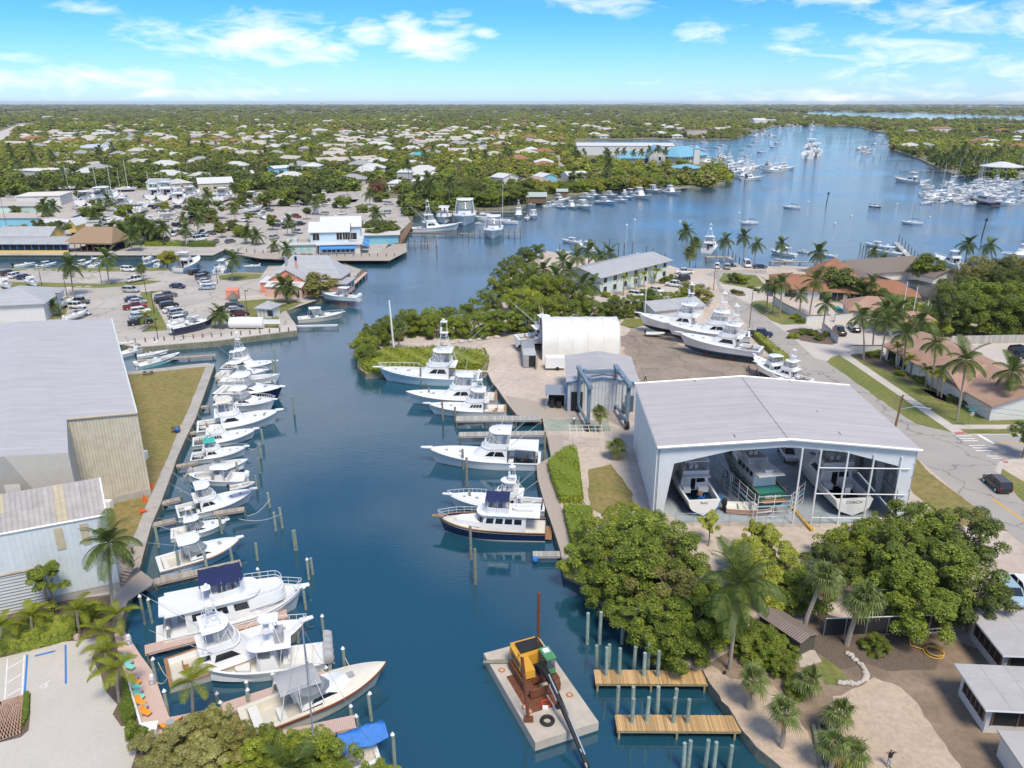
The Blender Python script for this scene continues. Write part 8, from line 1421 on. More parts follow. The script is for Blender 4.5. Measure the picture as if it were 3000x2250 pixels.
 # palms ------------------------------------------------------------
def frond_mesh(e0,droop,n=30,wid=.28,ll=.30,hang=.5,m=None):  # unit-length pinnate frond
 mb=MB();pts=[];x=z=0;a=e0
 for i in range(13):pts.append(Vector((x,0,z)));x+=math.cos(a)/12;z+=math.sin(a)/12;a-=droop/12
 mb.tube(pts[::2],.012,3,r2=.003)
 for i in range(n):
  s=.10+.88*i/(n-1);k=min(int(s*12),11);f=s*12-k;p=pts[k].lerp(pts[k+1],f);d=(pts[k+1]-pts[k]).normalized();up=Vector((-d.z,0,d.x));l=ll*(.35+.65*math.sin(math.pi*min(1,s*.9+.12)))
  for sg in(-1,1):
   t=d*.55+Vector((0,sg*.9,0))+up*(.18-hang*.3);t.normalize();q=p+t*l*.55;e=p+t*l+Vector((0,0,-hang*l*.55));w=d*.0115+up*.004
   mb.quad(p-w,p+w,q+w*.9,q-w*.9);mb.quad(q-w*.9,q+w*.9,e+w*.3,e-w*.3)
 return mesh('frond',mb,m or palmc)
COC=[frond_mesh(math.radians(a),d,hang=hg)for a,d,hg in((78,1.1,.3),(52,1.5,.6),(25,1.6,.8),(0,1.35,1.0),(-25,1.0,1.1))]
FOX=[frond_mesh(math.radians(a),d,n=30,ll=.26,hang=.25,m=palmf)for a,d in((70,1.7),(45,1.9),(25,2.0))]
def fan_mesh(e0,m,seed=0):
 r=random.Random(seed);mb=MB();d=Vector((math.cos(e0),0,math.sin(e0)));up=Vector((-d.z,0,d.x));c=d*.45+Vector((0,0,-.04));mb.tube([(0,0,0),d*.25+up*.02,c],.016,3)
 for i in range(19):
  a=math.radians(-128+256*i/18);t=d*math.cos(a)+Vector((0,math.sin(a),0));l=.55*(1-.25*abs(a)/2.3)*r.uniform(.9,1.1);sd_=(d*-math.sin(a)+Vector((0,math.cos(a),0)))*.028
  q=c+t*l*.6+up*.03;e=c+t*l+Vector((0,0,-.18*r.uniform(.6,1.4)));mb.quad(c-sd_*.3,c+sd_*.3,q+sd_,q-sd_);mb.quad(q-sd_,q+sd_,e+sd_*.25,e-sd_*.25)
 return mesh('frond',mb,m)
SAB=[fan_mesh(math.radians(a),palms,i)for i,a in enumerate((75,45,20,-5,-30))]+[fan_mesh(math.radians(-55),palmd,9)]
def crown_layout(kind,n):
 out=[]
 for i in range(n):
  f=i/max(1,n-1);a=i*2.39996
  if kind=='coc':out.append((min(4,int(f*5)),a,.85+.2*math.sin(i*7.1)))
  elif kind=='fox':out.append((min(2,int(f*3)),a,.9+.12*math.sin(i*5.3)))
  else:out.append((5 if f>.93 else min(4,int(f*5.2)),a,.9+.15*math.sin(i*3.7)))
 return out
SET={'coc':(COC,20,4.6),'fox':(FOX,9,2.7),'sab':(SAB,30,2.0)}
JOINED={}
def joined(kind,ml):
 if kind not in JOINED:
  fs,n,L=SET[kind];V,Q,o=[],[],0
  for k,a,s in crown_layout(kind,n):
   me=fs[k];v=np.empty(len(me.vertices)*3,'f');me.vertices.foreach_get('co',v);v=v.reshape(-1,3)*s;c_,s_=math.cos(a),math.sin(a);V.append(np.c_[v[:,0]*c_-v[:,1]*s_,v[:,0]*s_+v[:,1]*c_,v[:,2]]);Q.append(np.array([list(p.vertices)for p in me.polygons if len(p.vertices)==4])+o);o+=len(v)
  JOINED[kind]=fast_mesh('crown',np.concatenate(V),np.concatenate(Q),SET[kind][0][1].materials[0])
 return JOINED[kind]
PT={}
def palm(u,v,cu,cvv,kind,label,group=None,near=True,size=1.0,thick=.16,n=None,h=None,loc=None):
 p=loc or W(u,v);h=h or max(1.0,hgt(u,v,cvv)-GZ)
 if loc is None:  # the crown sits where it is seen: a leaning trunk
  q=W(cu,cvv,p.z+h);lean=Vector((q.x-p.x,0,0))
 else:lean=Vector((R.uniform(-.8,.8),R.uniform(-.5,.5),0))
 T=tag(put(kind_name[kind],None,None,p,0),label,'palm',group);mb=MB();mb.tube([(0,0,-.2),(lean.x*.2,lean.y*.2,h*.35),(lean.x*.55,lean.y*.55,h*.7),(lean.x,lean.y,h)],thick*1.25,7,r2=thick*.8)
 put('trunk',mesh('trunk',mb,pbark,True),T);fs,nn,L=SET[kind];L*=size;r0=R.uniform(0,6.3)
 if not near:put('crown',joined(kind,L),T,(lean.x,lean.y,h),r0,L);return T
 for k,a,s in crown_layout(kind,n or nn):f=put('frond',fs[k],T,(lean.x,lean.y,h+R.uniform(-.1,.1)),a+r0+R.uniform(-.2,.2),L*s)
 return T
kind_name={'coc':'coconut_palm','fox':'foxtail_palm','sab':'cabbage_palm'}
def hedge(px,h,leaf,label,dens=26,size=.22,name='hedge',z=GZ,wob=.25):
 poly=[W(u,v,z)for u,v in px];c=sum(poly,Vector())/len(poly);P2=[(p.x-c.x,p.y-c.y)for p in poly];mb=MB().prism([(x*.94,y*.94)for x,y in P2],0,h*.86)
 xs=np.array(P2);lo,hi=xs.min(0),xs.max(0);A=(hi-lo).prod();n=int(A*dens);q=NR.uniform(lo,hi,(n,2));keep=inside(q,P2);q=q[keep]
 hh=h*(.9+wob*(np.sin(q[:,0]*1.3+q[:,1]*.9)*.5+NR.uniform(-.4,.4,len(q))));T1=np.c_[q,hh];S=[];Sn=[]
 for(x0,y0),(x1,y1)in zip(P2,P2[1:]+P2[:1]):
  l=math.hypot(x1-x0,y1-y0);k=int(l*h*dens*.9)+1;f=NR.rand(k);S.append(np.c_[x0+(x1-x0)*f,y0+(y1-y0)*f,NR.uniform(.05,h,k)]);Sn.append(np.tile([(y1-y0)/l,-(x1-x0)/l,.5],(k,1)))
 sgn=1 if sum(a[0]*b_[1]-b_[0]*a[1]for a,b_ in zip(P2,P2[1:]+P2[:1]))>0 else-1
 S,Sn=np.concatenate(S),np.concatenate(Sn)*[sgn,sgn,1];P=np.concatenate([T1,S]);Nn=np.concatenate([np.tile([0,0,1.0],(len(T1),1)),Sn])+NR.normal(size=(len(P),3))*.5
 V,Q=leaves(P,Nn,size);me=fast_mesh(name,V,Q,LF[leaf]);bm=bmesh.new();bm.from_mesh(me);base_=mesh('x',mb,LF[leaf]);bm.from_mesh(base_);bm.to_mesh(me);bm.free();bpy.data.meshes.remove(base_)
 return tag(put(name,me,None,(c.x,c.y,z)),label,'hedge')
def inside(q,poly):
 x,y=q[:,0],q[:,1];r=np.zeros(len(q),bool);n=len(poly)
 for i in range(n):
  (x0,y0),(x1,y1)=poly[i-1],poly[i];c=((y0>y)!=(y1>y))&(x<(x1-x0)*(y-y0)/((y1-y0)or 1e-9)+x0);r^=c
 return r
 # --- hand-placed trees and palms
GM='mangroves along the lower right bank'
for u,v,h,Rr,lf in[(1715,1690,4,3.2,'bright'),(1790,1775,4,3.4,'mid'),(1870,1850,4,3.4,'mid'),(1985,1935,3.6,3.2,'mid'),(1775,1705,5.5,4.3,'mid'),(1770,1625,5,4.0,'bright'),(1850,1650,6.5,4.8,'mid'),(1870,1745,6,4.6,'mid'),(1950,1700,6,4.4,'mid'),(1955,1810,6,4.5,'olive'),(2040,1790,6,4.2,'mid'),(1940,1895,4.6,3.6,'mid'),(2030,1880,5,3.8,'bright'),(2085,1860,5,3.6,'mid'),(1830,1590,5,3.6,'bright')]:tree(u,v,h,Rr,lf,'glossy green mangrove crowding over the water beside the new timber piles',GM,BIG,name='mangrove')
for u,v,Rr,h in[(2232,1900,1.8,2.4),(2180,1872,2,2.4),(2262,1925,1.6,2)]:bush(u,v,Rr,h,'mid','leafy green bush around the garden shed','bushes round the garden shed',BIG)
bush(1965,1690,2.2,4.5,'yellow','bright yellow-green bush in the middle of the mangroves',kind=BIG);bush(1720,1600,1.6,1.8,'yellow','small yellow-green bush at the lower end of the ivy hedge')
GB='feathery pale green trees in front of the open shed'
for u,v,h,Rr in[(2075,1600,4.6,1.7),(2175,1690,5.0,3.0),(2250,1665,5.2,2.6),(2220,1760,5.5,3.6),(2300,1720,5,3.0),(2200,1620,4.2,1.9),(2260,1780,5,3.2)]:tree(u,v,h,Rr,'bamboo','feathery pale green tree in front of the open shed',GB,AIRY,flat=.95)
GO='spreading dark green trees between the sand lot and the shed'
for u,v,h,Rr,lf in[(2470,1660,4.6,4.0,'bright'),(2560,1650,5,4.2,'mid'),(2650,1610,5.6,4.2,'mid'),(2600,1700,7,5.0,'mid'),(2720,1660,7,4.4,'mid'),(2800,1680,7.5,4.4,'dark'),(2700,1790,7.5,5.0,'mid'),(2790,1790,7.5,4.8,'mid'),(2610,1800,6.5,4.4,'mid'),(2690,1870,5.5,3.8,'mid'),(2830,1850,6,3.6,'dark'),(2430,1720,5,3.2,'dark'),(2350,1790,5,3.6,'mid')]:tree(u,v,h,Rr,lf,'spreading dark green tree between the sand lot and the shed',GO,BIG)
for u,v,Rr,h in[(2210,1930,2.6,2.4),(2270,1960,2.4,2.2),(2290,1910,1.8,1.8),(2560,1905,1.6,1.5),(2330,2030,1.4,1.2)]:bush(u,v,Rr,h,'mid','leafy green bush around the garden shed','bushes round the garden shed',BIG)
palm(2137,1962,2166,1712,'coc','tall coconut palm leaning over the pale sand with a spade at its foot',size=1.05)
palm(2350,1856,2420,1690,'sab','tall cabbage palm with leaning smooth trunk behind the dark fence',size=1.15,thick=.22);palm(2480,1890,2532,1752,'sab','cabbage palm with rough brown trunk beside the white stones',size=1.2,thick=.24)
for u,v,cu,c_,l in[(2192,2078,2208,1990,'short cabbage palm alone on the pale sand by the timber docks'),(2290,2190,2300,2085,'short cabbage palm between dock bulkhead and lying pipes'),(2360,2040,2372,1990,'bushy cabbage palm in the grass patch'),(2452,2150,2462,2085,'short cabbage palm behind the three lying pipes'),(2432,2262,2447,2180,'short cabbage palm closest to the lying pipes'),(2490,2240,2496,2205,'dwarf fan palm at the foot of a cabbage palm')]:palm(u,v,cu,c_,'sab',l,size=.95,thick=.17,n=20)
palm(1920,1585,1926,1525,'sab','cabbage palm at the front corner of the open shed',size=.9,n=24);palm(1757,1268,1758,1208,'sab','cabbage palm beside the boat hoist wheel',size=.95,n=24);palm(1808,1345,1808,1308,'sab','low dense fan palm against the shed side wall',size=1.1,n=24)
palm(338,1822,318,1592,'coc','tall coconut palm in front of the white sheet wall by the wooden steps',size=.8)
GF='foxtail palms along the gravel lot'
for u,v,cu,c_,l in[(99,1872,90,1806,'golden foxtail palm over the clipped hedge'),(234,1860,224,1788,'golden foxtail palm beside the little pink box'),(2,1905,5,1835,'golden foxtail palm cut by the picture edge'),(298,1897,292,1850,'green foxtail palm where the boardwalk starts'),(318,1962,308,1912,'foxtail palm second along the planter from the boardwalk end'),(350,2056,341,1962,'foxtail palm with bare trunk beside the mulch planter'),(569,2132,564,1998,'foxtail palm standing alone through the pinkish boardwalk'),(330,1840,345,1800,'small foxtail palm in front of the wooden steps')]:palm(u,v,cu,c_,'fox',l,GF,size=1.0,thick=.13)
tree(165,1800,6.2,2.6,'mid','broad leafed umbrella tree against the roller door wall',kind=AIRY);bush(120,1830,2.0,2.6,'bright','green bush under the umbrella tree');bush(260,1820,2.0,2.2,'bright','green bush between palms at the foot of the white wall')
hedge([(-90,1865),(0,1860),(150,1832),(238,1826),(236,1870),(76,1910),(13,1920),(-90,1940)],1.5,'mid','clipped green hedge behind the marked parking bay',size=.2)
hedge([(358,2000),(372,1998),(402,2108),(388,2124),(362,2128),(352,2095),(364,2060)],.9,'mid','low planter shrubs in the mulch beside the orange chairs',size=.18);hedge([(72,2036),(88,2032),(86,2100),(66,2140)],.5,'mid','row of low shrubs beside the brick pavers',size=.15)
bush(398,2172,1.1,2.4,'mid','upright dark shrub at the end of the white bench')
GS='silvery shrubs along the lower edge'
for i,(u,v,Rr,h,lf)in enumerate([(470,2215,2.3,2.2,'silver'),(545,2190,2.2,2.4,'silver'),(610,2165,2.0,2.2,'olive'),(650,2140,1.5,2.4,'silver'),(520,2290,2.8,2.4,'silver'),(630,2250,2.6,2.4,'silver'),(700,2215,2.2,2.6,'olive'),(440,2310,2.4,1.8,'silver'),(740,2290,3.0,2.8,'bright'),(830,2260,2.6,3.2,'bright'),(920,2250,2.4,3.2,'bright'),(880,2330,3.0,3.4,'mid'),(1000,2290,2.4,3.2,'mid'),(780,2200,1.7,2.4,'mid'),(1125,2300,1.6,1.8,'bright')]):bush(u,v,Rr,h,lf,'loose sunlit shrub in the thicket under the runabout',GS,BIG)
palm(860,2330,862,2262,'coc','young coconut palm in the thicket beneath the mahogany runabout',size=.75,n=14)
hedge([(1605,1365),(1653,1328),(1677,1322),(1689,1331),(1695,1365),(1709,1479),(1641,1479),(1614,1407)],1.3,'bright','upper ivy covered bank beside the quay planks, bright green',dens=30,size=.24)
hedge([(1650,1497),(1731,1499),(1736,1521),(1716,1540),(1720,1600),(1690,1640),(1674,1604),(1662,1551)],1.3,'bright','lower ivy covered bank running into the mangroves',dens=30,size=.24)
hedge([(1048,1080),(1120,1036),(1260,1032),(1420,1040),(1432,1062),(1427,1086),(1300,1081),(1150,1089),(1070,1096)],1.6,'bright','low mangrove fringe behind the longest sport fishing boat',dens=16,size=.36)
GP='mangroves on the boatyard point'
for u,v,h,Rr,lf in[(1075,1062,3.4,3.2,'mid'),(1072,1035,3.4,3.4,'bright'),(1100,1015,3.8,3.8,'mid'),(1140,995,4.4,4,'mid'),(1185,980,5,4.2,'mid'),(1230,982,5.2,4.2,'bright'),(1280,985,4.4,4,'mid'),(1335,985,4.4,4,'bright'),(1390,985,4.8,4.2,'mid'),(1440,975,5.4,4.6,'mid'),(1490,975,5.6,4.8,'mid'),(1545,970,6,5,'mid'),(1595,950,6.5,5,'bright'),(1650,940,6,5,'mid'),(1530,915,6.5,5.4,'bright'),(1585,895,7.5,5.6,'bright'),(1640,890,7,5.4,'bright'),(1695,905,6,5,'mid'),(1510,875,5.5,4.6,'mid'),(1560,850,7,5,'mid'),(1740,935,4.5,4.2,'mid'),(1795,930,4.5,4,'dark'),(1850,925,5,4,'mid'),(1430,905,4.5,4.2,'mid'),(1462,870,5,4.4,'bright'),(1482,832,5,4.4,'mid'),(1500,795,5,4.4,'mid'),(1535,770,4.6,4.4,'dark'),(1570,755,4.4,4.2,'mid'),(1380,930,4.2,4,'mid'),(1325,948,4.2,4,'mid'),(1260,958,4.2,4,'bright'),(1200,965,4,4,'mid'),(1140,978,3.6,3.6,'mid'),(1095,996,3.4,3.4,'mid'),(1060,1020,3,3,'bright'),(1540,830,6,5,'mid'),(1895,905,4.5,4,'mid'),(1950,895,3.5,3.6,'bright'),(2000,890,3.2,3.2,'bright')]:tree(u,v,h,Rr,lf,'dense green mangrove on the boatyard point',GP,BIG,name='mangrove')
palm(1168,1028,1172,962,'sab','lone cabbage palm beside the leaning white pole',near=True,size=1.15)
GC='coconut palms behind the grey-roofed office'
for u,v,cu,c_ in[(1570,870,1562,812),(1600,850,1592,790),(1650,842,1648,768),(1690,822,1690,752),(1722,812,1726,738),(1750,800,1756,748),(1780,795,1786,742),(1620,880,1628,808),(1705,905,1706,830),(1680,865,1668,792),(1735,885,1732,838)]:palm(u,v,cu,c_,'coc','dark coconut palm in the clump behind the grey-roofed office',GC,near=True,size=.95,n=15)
for u,v,cu,c_,kd,sz,l in[(2013,768,2010,678,'coc',1.15,'tallest shore palm, beside the sport fisherman tower'),(2121,782,2125,705,'coc',1,'shore palm between the two parked pickups'),(2178,772,2180,694,'coc',1.05,'shore palm with paired trunk beside the white van'),(2208,780,2218,718,'coc',.95,'shore palm leaning right beside the white van'),(2284,782,2290,716,'coc',.95,'palm in front of the docks behind the hip-roofed house'),(2390,800,2398,740,'coc',1.2,'palm rising over the terracotta roof ridge'),(2560,793,2560,738,'coc',.75,'slim palm in front of the slanting pier'),(2587,790,2590,755,'coc',.7,'short palm beside the slanting pier'),(2823,792,2836,716,'coc',1.15,'taller palm of the pair before the shore yachts'),(2907,790,2900,722,'coc',1.1,'yellowing palm of the pair before the shore yachts'),
(2246,905,2250,838,'coc',.9,'palm at the corner of the terracotta house'),(2264,916,2272,836,'coc',.9,'palm with white trunk outside the courtyard wall, near the house corner'),(2283,929,2291,830,'coc',1,'tall white-trunked palm standing on the verge by the courtyard wall'),(2371,925,2390,822,'coc',1.2,'leaning palm inside the courtyard beside the pool'),(2342,927,2345,862,'coc',.85,'short palm inside the courtyard wall'),(2408,985,2420,892,'coc',1,'palm rising from the shrub island in the driveway'),(2545,893,2556,828,'coc',.95,'palm in front of the solar pool cage'),(2530,1054,2524,928,'coc',.95,'palm at the gate wall end by the pavement'),(2555,1032,2560,935,'coc',.9,'palm behind the white gate wall'),(2578,1064,2600,938,'coc',1,'palm leaning right at the mulch bed start'),(2644,1090,2655,978,'coc',1.05,'palm with long drooping fronds against the salmon roof'),(2727,1142,2742,1006,'coc',1.05,'palm with five arching fronds halfway along the salmon roof'),(2803,1233,2830,1056,'coc',1.3,'large coconut palm on the lawn beside the street sign'),(2932,1214,2966,1088,'coc',1.2,'leaning coconut palm by the dark garage opening'),(2970,1192,2985,1130,'fox',1,'small palm at the building end by the picture edge'),
(2629,1080,2630,1020,'fox',.95,'small palm against the white wall, first of the mulch bed'),(2668,1097,2670,1052,'fox',.9,'small palm second along the mulch bed'),(2712,1133,2713,1082,'fox',.9,'small palm third along the mulch bed'),(2758,1165,2757,1098,'fox',1,'small twin palm near the lettered wall'),(2748,1160,2745,1092,'fox',.9,'thin stem of the twin palm near the lettered wall'),
(1790,850,1788,826,'fox',1,'small palm at the left end of the office front'),(1826,866,1828,816,'fox',1.1,'small palm second along the office front'),(1860,852,1860,812,'fox',1.1,'small palm in the middle of the office front'),(1886,842,1888,806,'fox',1.1,'small palm by the white pole at the office front'),(1916,832,1925,796,'fox',1.3,'small palm at the right end of the office front'),
(2040,752,2038,712,'sab',1.6,'shaggy fan palm beside the tallest shore palm'),(2020,780,2022,740,'sab',1.6,'second shaggy fan palm by the shore'),(1905,905,1905,868,'sab',1.5,'fan palm beside the lattice mast foot'),(1790,920,1790,895,'sab',1.3,'fan palm in the hedge behind the fabric shelter'),
(216,868,205,778,'coc',.95,'slim palm between the two parking rows'),(320,833,312,754,'coc',.95,'slim palm beside the lamp post on the grass strip'),(415,822,413,786,'sab',1.15,'round fan palm beside the white SUV'),(480,719,478,668,'coc',.9,'palm by the dark vans on the hedge line'),(545,722,543,672,'coc',.85,'palm at the gap of the low hedges'),(580,692,582,642,'coc',.9,'palm in the middle of the restaurant car park'),(537,662,535,638,'coc',.8,'palm by the red car of the far lot'),(428,967,428,928,'fox',1.2,'spindly palm beside the black pickup'),(155,925,155,895,'coc',.6,'small palm under the boat on the drive corner'),(680,822,684,760,'coc',.95,'palm leaning by the canal lawn'),(637,676,636,650,'coc',.6,'tiny palm on the car park island'),(722,714,722,680,'coc',.9,'palm in front of the boardwalk bridge'),(751,717,752,690,'coc',.9,'second palm in front of the boardwalk bridge'),(840,692,848,648,'coc',.9,'palm beside the terrace of the white restaurant'),(922,630,923,592,'coc',.9,'palm behind the white restaurant'),(842,887,828,838,'coc',.9,'coconut palm left of the flagpole'),(850,888,848,842,'coc',.8,'coconut palm right beside the flagpole'),(838,762,840,728,'coc',.8,'palm on the green parasol terrace'),(802,737,803,720,'coc',.7,'low palm beside the cargo box wall'),(648,962,648,918,'coc',.7,'clump palm with bare stems beside the white tank'),(630,960,634,925,'coc',.6,'second clump palm beside the white tank'),(690,648,686,615,'sab',1.4,'fan palm beside the parked silver van'),(795,655,790,640,'sab',1.3,'stocky palm cluster on the car park edge'),(290,640,292,592,'sab',1.3,'tall cabbage palm in front of the storage yard')]:
 palm(u,v,cu,c_,kd,l,near=v>880 and u>2000,size=sz*(.78 if u>1980 and kd=='coc' else 1),n=16 if kd=='coc' else None)
for i,(u,v,c_)in enumerate([(345,720,690),(362,722,680),(380,716,652),(395,718,656),(412,716,650),(428,714,662),(440,716,668),(330,705,672),(108,636,610),(130,640,600),(385,735,690)]):palm(u,v,u+(-1)**i*4,c_,('coc','sab')[i%3==2],'palm in the dark clump right of the tiki hut','palms beside the tiki hut',near=False,size=1.05)
for u,v,h,Rr,lf,l in[(938,872,7,5.6,'olive','big round olive-green tree beside the salmon pink restaurant'),(275,652,9,8.5,'mid','wide flat-topped green tree behind the blue building'),(165,705,8,7.2,'dark','dark reddish-green tree between the yellow roof and thatch'),(492,783,6,4.2,'yellow','bright yellow-green tree by the canal'),(600,645,11,10.5,'dark','huge dark oak in the middle of the storage yard'),(405,700,8.5,7,'dark','dark tree behind the palms right of the tiki hut'),(450,705,8,6.5,'dark','dark tree at the right end of the palm clump'),(370,690,7,6,'mid','green tree at the left end of the palm clump'),(1120,705,8.5,8,'dark','dense dark tree right of the white restaurant'),(1090,690,7,6,'dark','smaller dark tree touching the white restaurant roof'),
(2710,828,8.5,6,'mid','round crowned tree on the shore before the yachts'),(2452,872,9,6.5,'dark','dark oak right of the terracotta house'),(2495,880,7.5,5.5,'dark','second dark oak beside the brown shingle house'),(2045,890,5.5,4.6,'olive','shaggy olive thicket at the bend of the road'),(2025,880,5.5,4.2,'olive','second part of the shaggy thicket at the road bend'),(2145,828,3,2.2,'dark','tall clipped shrub on the road island'),(2172,830,2.4,3,'mid','spreading shrub on the road island'),(2995,1340,6,3.0,'dark','dark tree at the road corner, cut by the picture edge'),(360,634,6,5,'mid','tree beside the white sailing boat hulls'),(385,625,5,4,'mid','small tree between parked trucks and boats'),(1105,575,8,7,'russet','russet brown tree at the street bend'),(1118,592,6,5,'mid','green tree in front of the russet tree'),(1005,610,7,5.5,'mid','green tree at the street mouth'),(840,600,11,10,'mid','large green tree left of the street mouth'),(890,600,10,8,'dark','dark tree left of the street mouth'),(790,605,9,7,'mid','green tree behind the white trailer'),(720,600,7,4.5,'dark','small dark tree in the storage yard'),(700,612,7,5,'mid','shrubby tree by the boat shelter roof')]:tree(u,v,h,Rr,lf,l,None,MID)
GR='trees massed along the right edge'
for u,v in[(2790,945),(2830,975),(2880,985),(2935,985),(2990,985),(3040,985),(2800,905),(2850,935),(2905,935),(2960,935),(3020,935),(2830,885),(2880,885),(2930,880),(2985,880),(2850,850),(2900,850),(2950,845),(3010,850),(2770,985),(2720,960),(2690,950),(2655,930),(2620,925)]:tree(u,v,9.0 if u>2750 else 5,6.4 if u>2750 else 4.2,R.choice(('mid','mid','bright','dark')if v>900 else('dark','olive')),'dense green tree in the thicket beyond the wooden fence',GR,BIG)
for u,v,Rr,h in[(2322,990,1.8,1.4),(2352,980,1.6,1.6),(2400,995,1.5,1.2),(2418,985,1.3,1.4),(2380,982,1.5,1.6),(2556,1045,1.8,1.4),(2572,1036,1.3,1.2),(2635,1098,1.4,1.2),(2700,1120,1.5,1.2),(2690,1112,1.2,1),(2790,1178,1.6,1.6),(2825,1185,1.6,1.4),(2866,1183,1.6,1.5),(2615,1066,1.3,1.2),(2152,858,1.2,1.2),(2170,860,1.0,1),(2200,845,1.3,1),(2215,852,1.2,1),(1775,870,1.8,1.8),(1800,878,1.8,1.6),(1850,868,1.8,1.8),(1880,862,1.8,1.8),(1950,830,2.2,2.4),(1970,822,2.0,2),(2330,935,1.6,1.6),(2345,945,1.5,1.5)]:bush(u,v,Rr,h,R.choice(('mid','bright','dark')),'rounded green shrub in the planted beds of the east side houses','garden shrubs')
for i in range(26):u=1660+(i%9)*42+(i//9)*12;v=492+(i//9)*20;tree(u,v,R.uniform(6,9),R.uniform(5,7),R.choice(('bright','mid','yellow','dark')),'garden tree around the blue-roofed yacht club','trees around the yacht club')
for i in range(16):u=2735+i*11;palm(0,0,0,0,'coc','palm in the bright row left of the round pavilion','palms beside the round pavilion',near=False,h=R.uniform(7,11),loc=W(u,488+(i%3)*7))
for i in range(8):palm(0,0,0,0,'coc','palm standing by the blue-roofed yacht club','palms by the yacht club',near=False,h=R.uniform(10,13),loc=W(1780+i*24,482))
for u,v,h,Rr in[(2620,945,5,4),(2650,962,5,3.6),(2700,985,5,3.8),(2740,1000,5,3.6),(2570,895,5,3.6)]:tree(u,v,h,Rr,R.choice(('mid','dark','bright')),'garden tree among the palms of the salmon roofed houses','garden trees of the east houses')
for i,(u,v,c_)in enumerate([(2590,965,905),(2620,985,915),(2690,1010,945)]):palm(u,v,u+4,c_,'coc','palm crowding between the salmon roofs','palms between the salmon roofs',near=False)
hedge([(2204,988),(2216,982),(2300,1050),(2332,1084),(2312,1090),(2280,1062)],1.4,'bright','bright clipped hedge along the road side of the boatyard',dens=14,size=.3)
for a,b_,l in[((425,722),(480,716),'left clipped hedge of the restaurant car park'),((485,722),(545,718),'middle clipped hedge of the restaurant car park'),((550,724),(632,718),'right clipped hedge of the restaurant car park')]:hedge([a,(b_[0],a[1]),(b_[0],b_[1]-3),(a[0],b_[1]-3)],1.6,'mid',l,dens=6,size=.4)
GQ='mangroves behind the far docks'
for i in range(30):
 u=1232+i*10.6;v=606-(i%3)*14-(u>1480)*6;tree(u,v,R.uniform(8,11),R.uniform(6,7.5),R.choice(('mid','mid','dark','bright')),'tall mangrove behind the far docks',GQ,name='mangrove')
for i in range(26):
 u=1548+i*17;v=572-i*1.05-(i%2)*8;tree(u,v,R.uniform(6,8),R.uniform(5.5,7),R.choice(('bright','bright','mid','yellow')),'bright green shore tree behind the docked boats','shore trees behind the docked boats')
 # ---------------------------------------------------------------- far houses and woodland
def wall_roof(w,d,h,rise,kind,wm_,rm):mb=MB();a=walls(kind if kind!='hip' else 'flat',w,d,h,rise,-w/2,-d/2);b_=roof(kind,w,d,h,rise,.8,.25,-w/2,-d/2);mb.join(a,0).join(b_,1).bx(-w*.3,-w*.1,-d/2-.06,-d/2,1,2.4,2).bx(w*.15,w*.35,-d/2-.06,-d/2,1,2.4,2);return mesh('house',mb,[wm_,rm,blackg])
fw1,fw2,fw3=mat('far_white_roof',(.56,.55,.52),.7),mat('far_cream_roof',(.50,.45,.38),.8),mat('far_grey_roof',(.33,.33,.33),.8)
HP=[wall_roof(18,12,3.6,2.4,'hip',wallw,fw1),wall_roof(22,13,3.8,2.0,'gx',walltan,fw2),wall_roof(16,12,3.6,2.4,'hip',walltan,fw3),wall_roof(20,13,3.8,2.6,'hip',wallw,fw2),wall_roof(18,13,3.6,2.6,'hip',walltan,rooft),wall_roof(26,16,4.5,1.4,'gx',wallw,fw1),wall_roof(60,35,8,1.5,'gx',wallw,fw1)]
LANDPX=MAIN;CLEAR=[LOT1,LOT2,[(2308,334),(2395,326.5),(2681,331),(3000,340),(3900,360),(3900,380),(3000,353),(2609,351)],[(1775,315),(2060,310),(2530,310),(3900,315),(3900,323),(3000,318),(2530,312),(2060,312)],[(-200,425),(0,380),(60,360),(112,358),(112,370),(60,382),(20,418),(-200,480)],[(1005,600),(1035,600),(1100,548),(1082,532),(1060,540)],[(930,598),(930,582),(1185,576),(1185,596)],[(1610,462),(1640,450),(1680,515),(1650,520)],
[(1680,462),(1680,405),(2000,405),(2090,470),(2110,500),(1990,515),(1800,485)],[(2740,505),(2790,500),(3300,506),(3300,545)],[(2870,520),(2870,500),(3000,500),(3000,520)],[(1640,520),(1740,515),(1730,575),(1470,600),(1470,530)]]
def pxof(xy):
 x,y=xy[:,0],xy[:,1];zc=GZ-CH;dep=y*cp-zc*sp;up=y*sp+zc*cp;return np.c_[1500+F*x/dep,1125-F*up/dep]
def land_ok(xy,margin=0):
 q=pxof(xy);ok=inside(q,LANDPX)
 for c in CLEAR:ok&=~inside(q,c)
 return ok
YARD=[pxy for pxy in[(565,687),(592,686),(620,687),(597,695),(804,700),(740,637),(981,608),(964,589),(756,585),(492,643),(553,656),(226,647),(245,645),(605,640),(255,640),(110,650),(60,620),(140,650),(190,650),(20,650),(990,700),(940,690),(1040,690),(1100,690),(960,660),(1020,660),(1080,650),(1130,650),(115,590),(160,590),(90,590)]]
HB=[]  # house sites (x, y, radius)
def far_house(x,y,k,label,group,s=1):
 o=put('house',HP[k],None,(x,y,GZ),R.choice((0,.12,-.1,1.57,.3)),s);HB.append((x,y,13*s if k<6 else 42));return tag(o,label,'house',group)
def site(u,v,k,l,g,s=1):p=W(u,v);return far_house(p.x,p.y,k,l,g,s)
rh=random.Random(3)
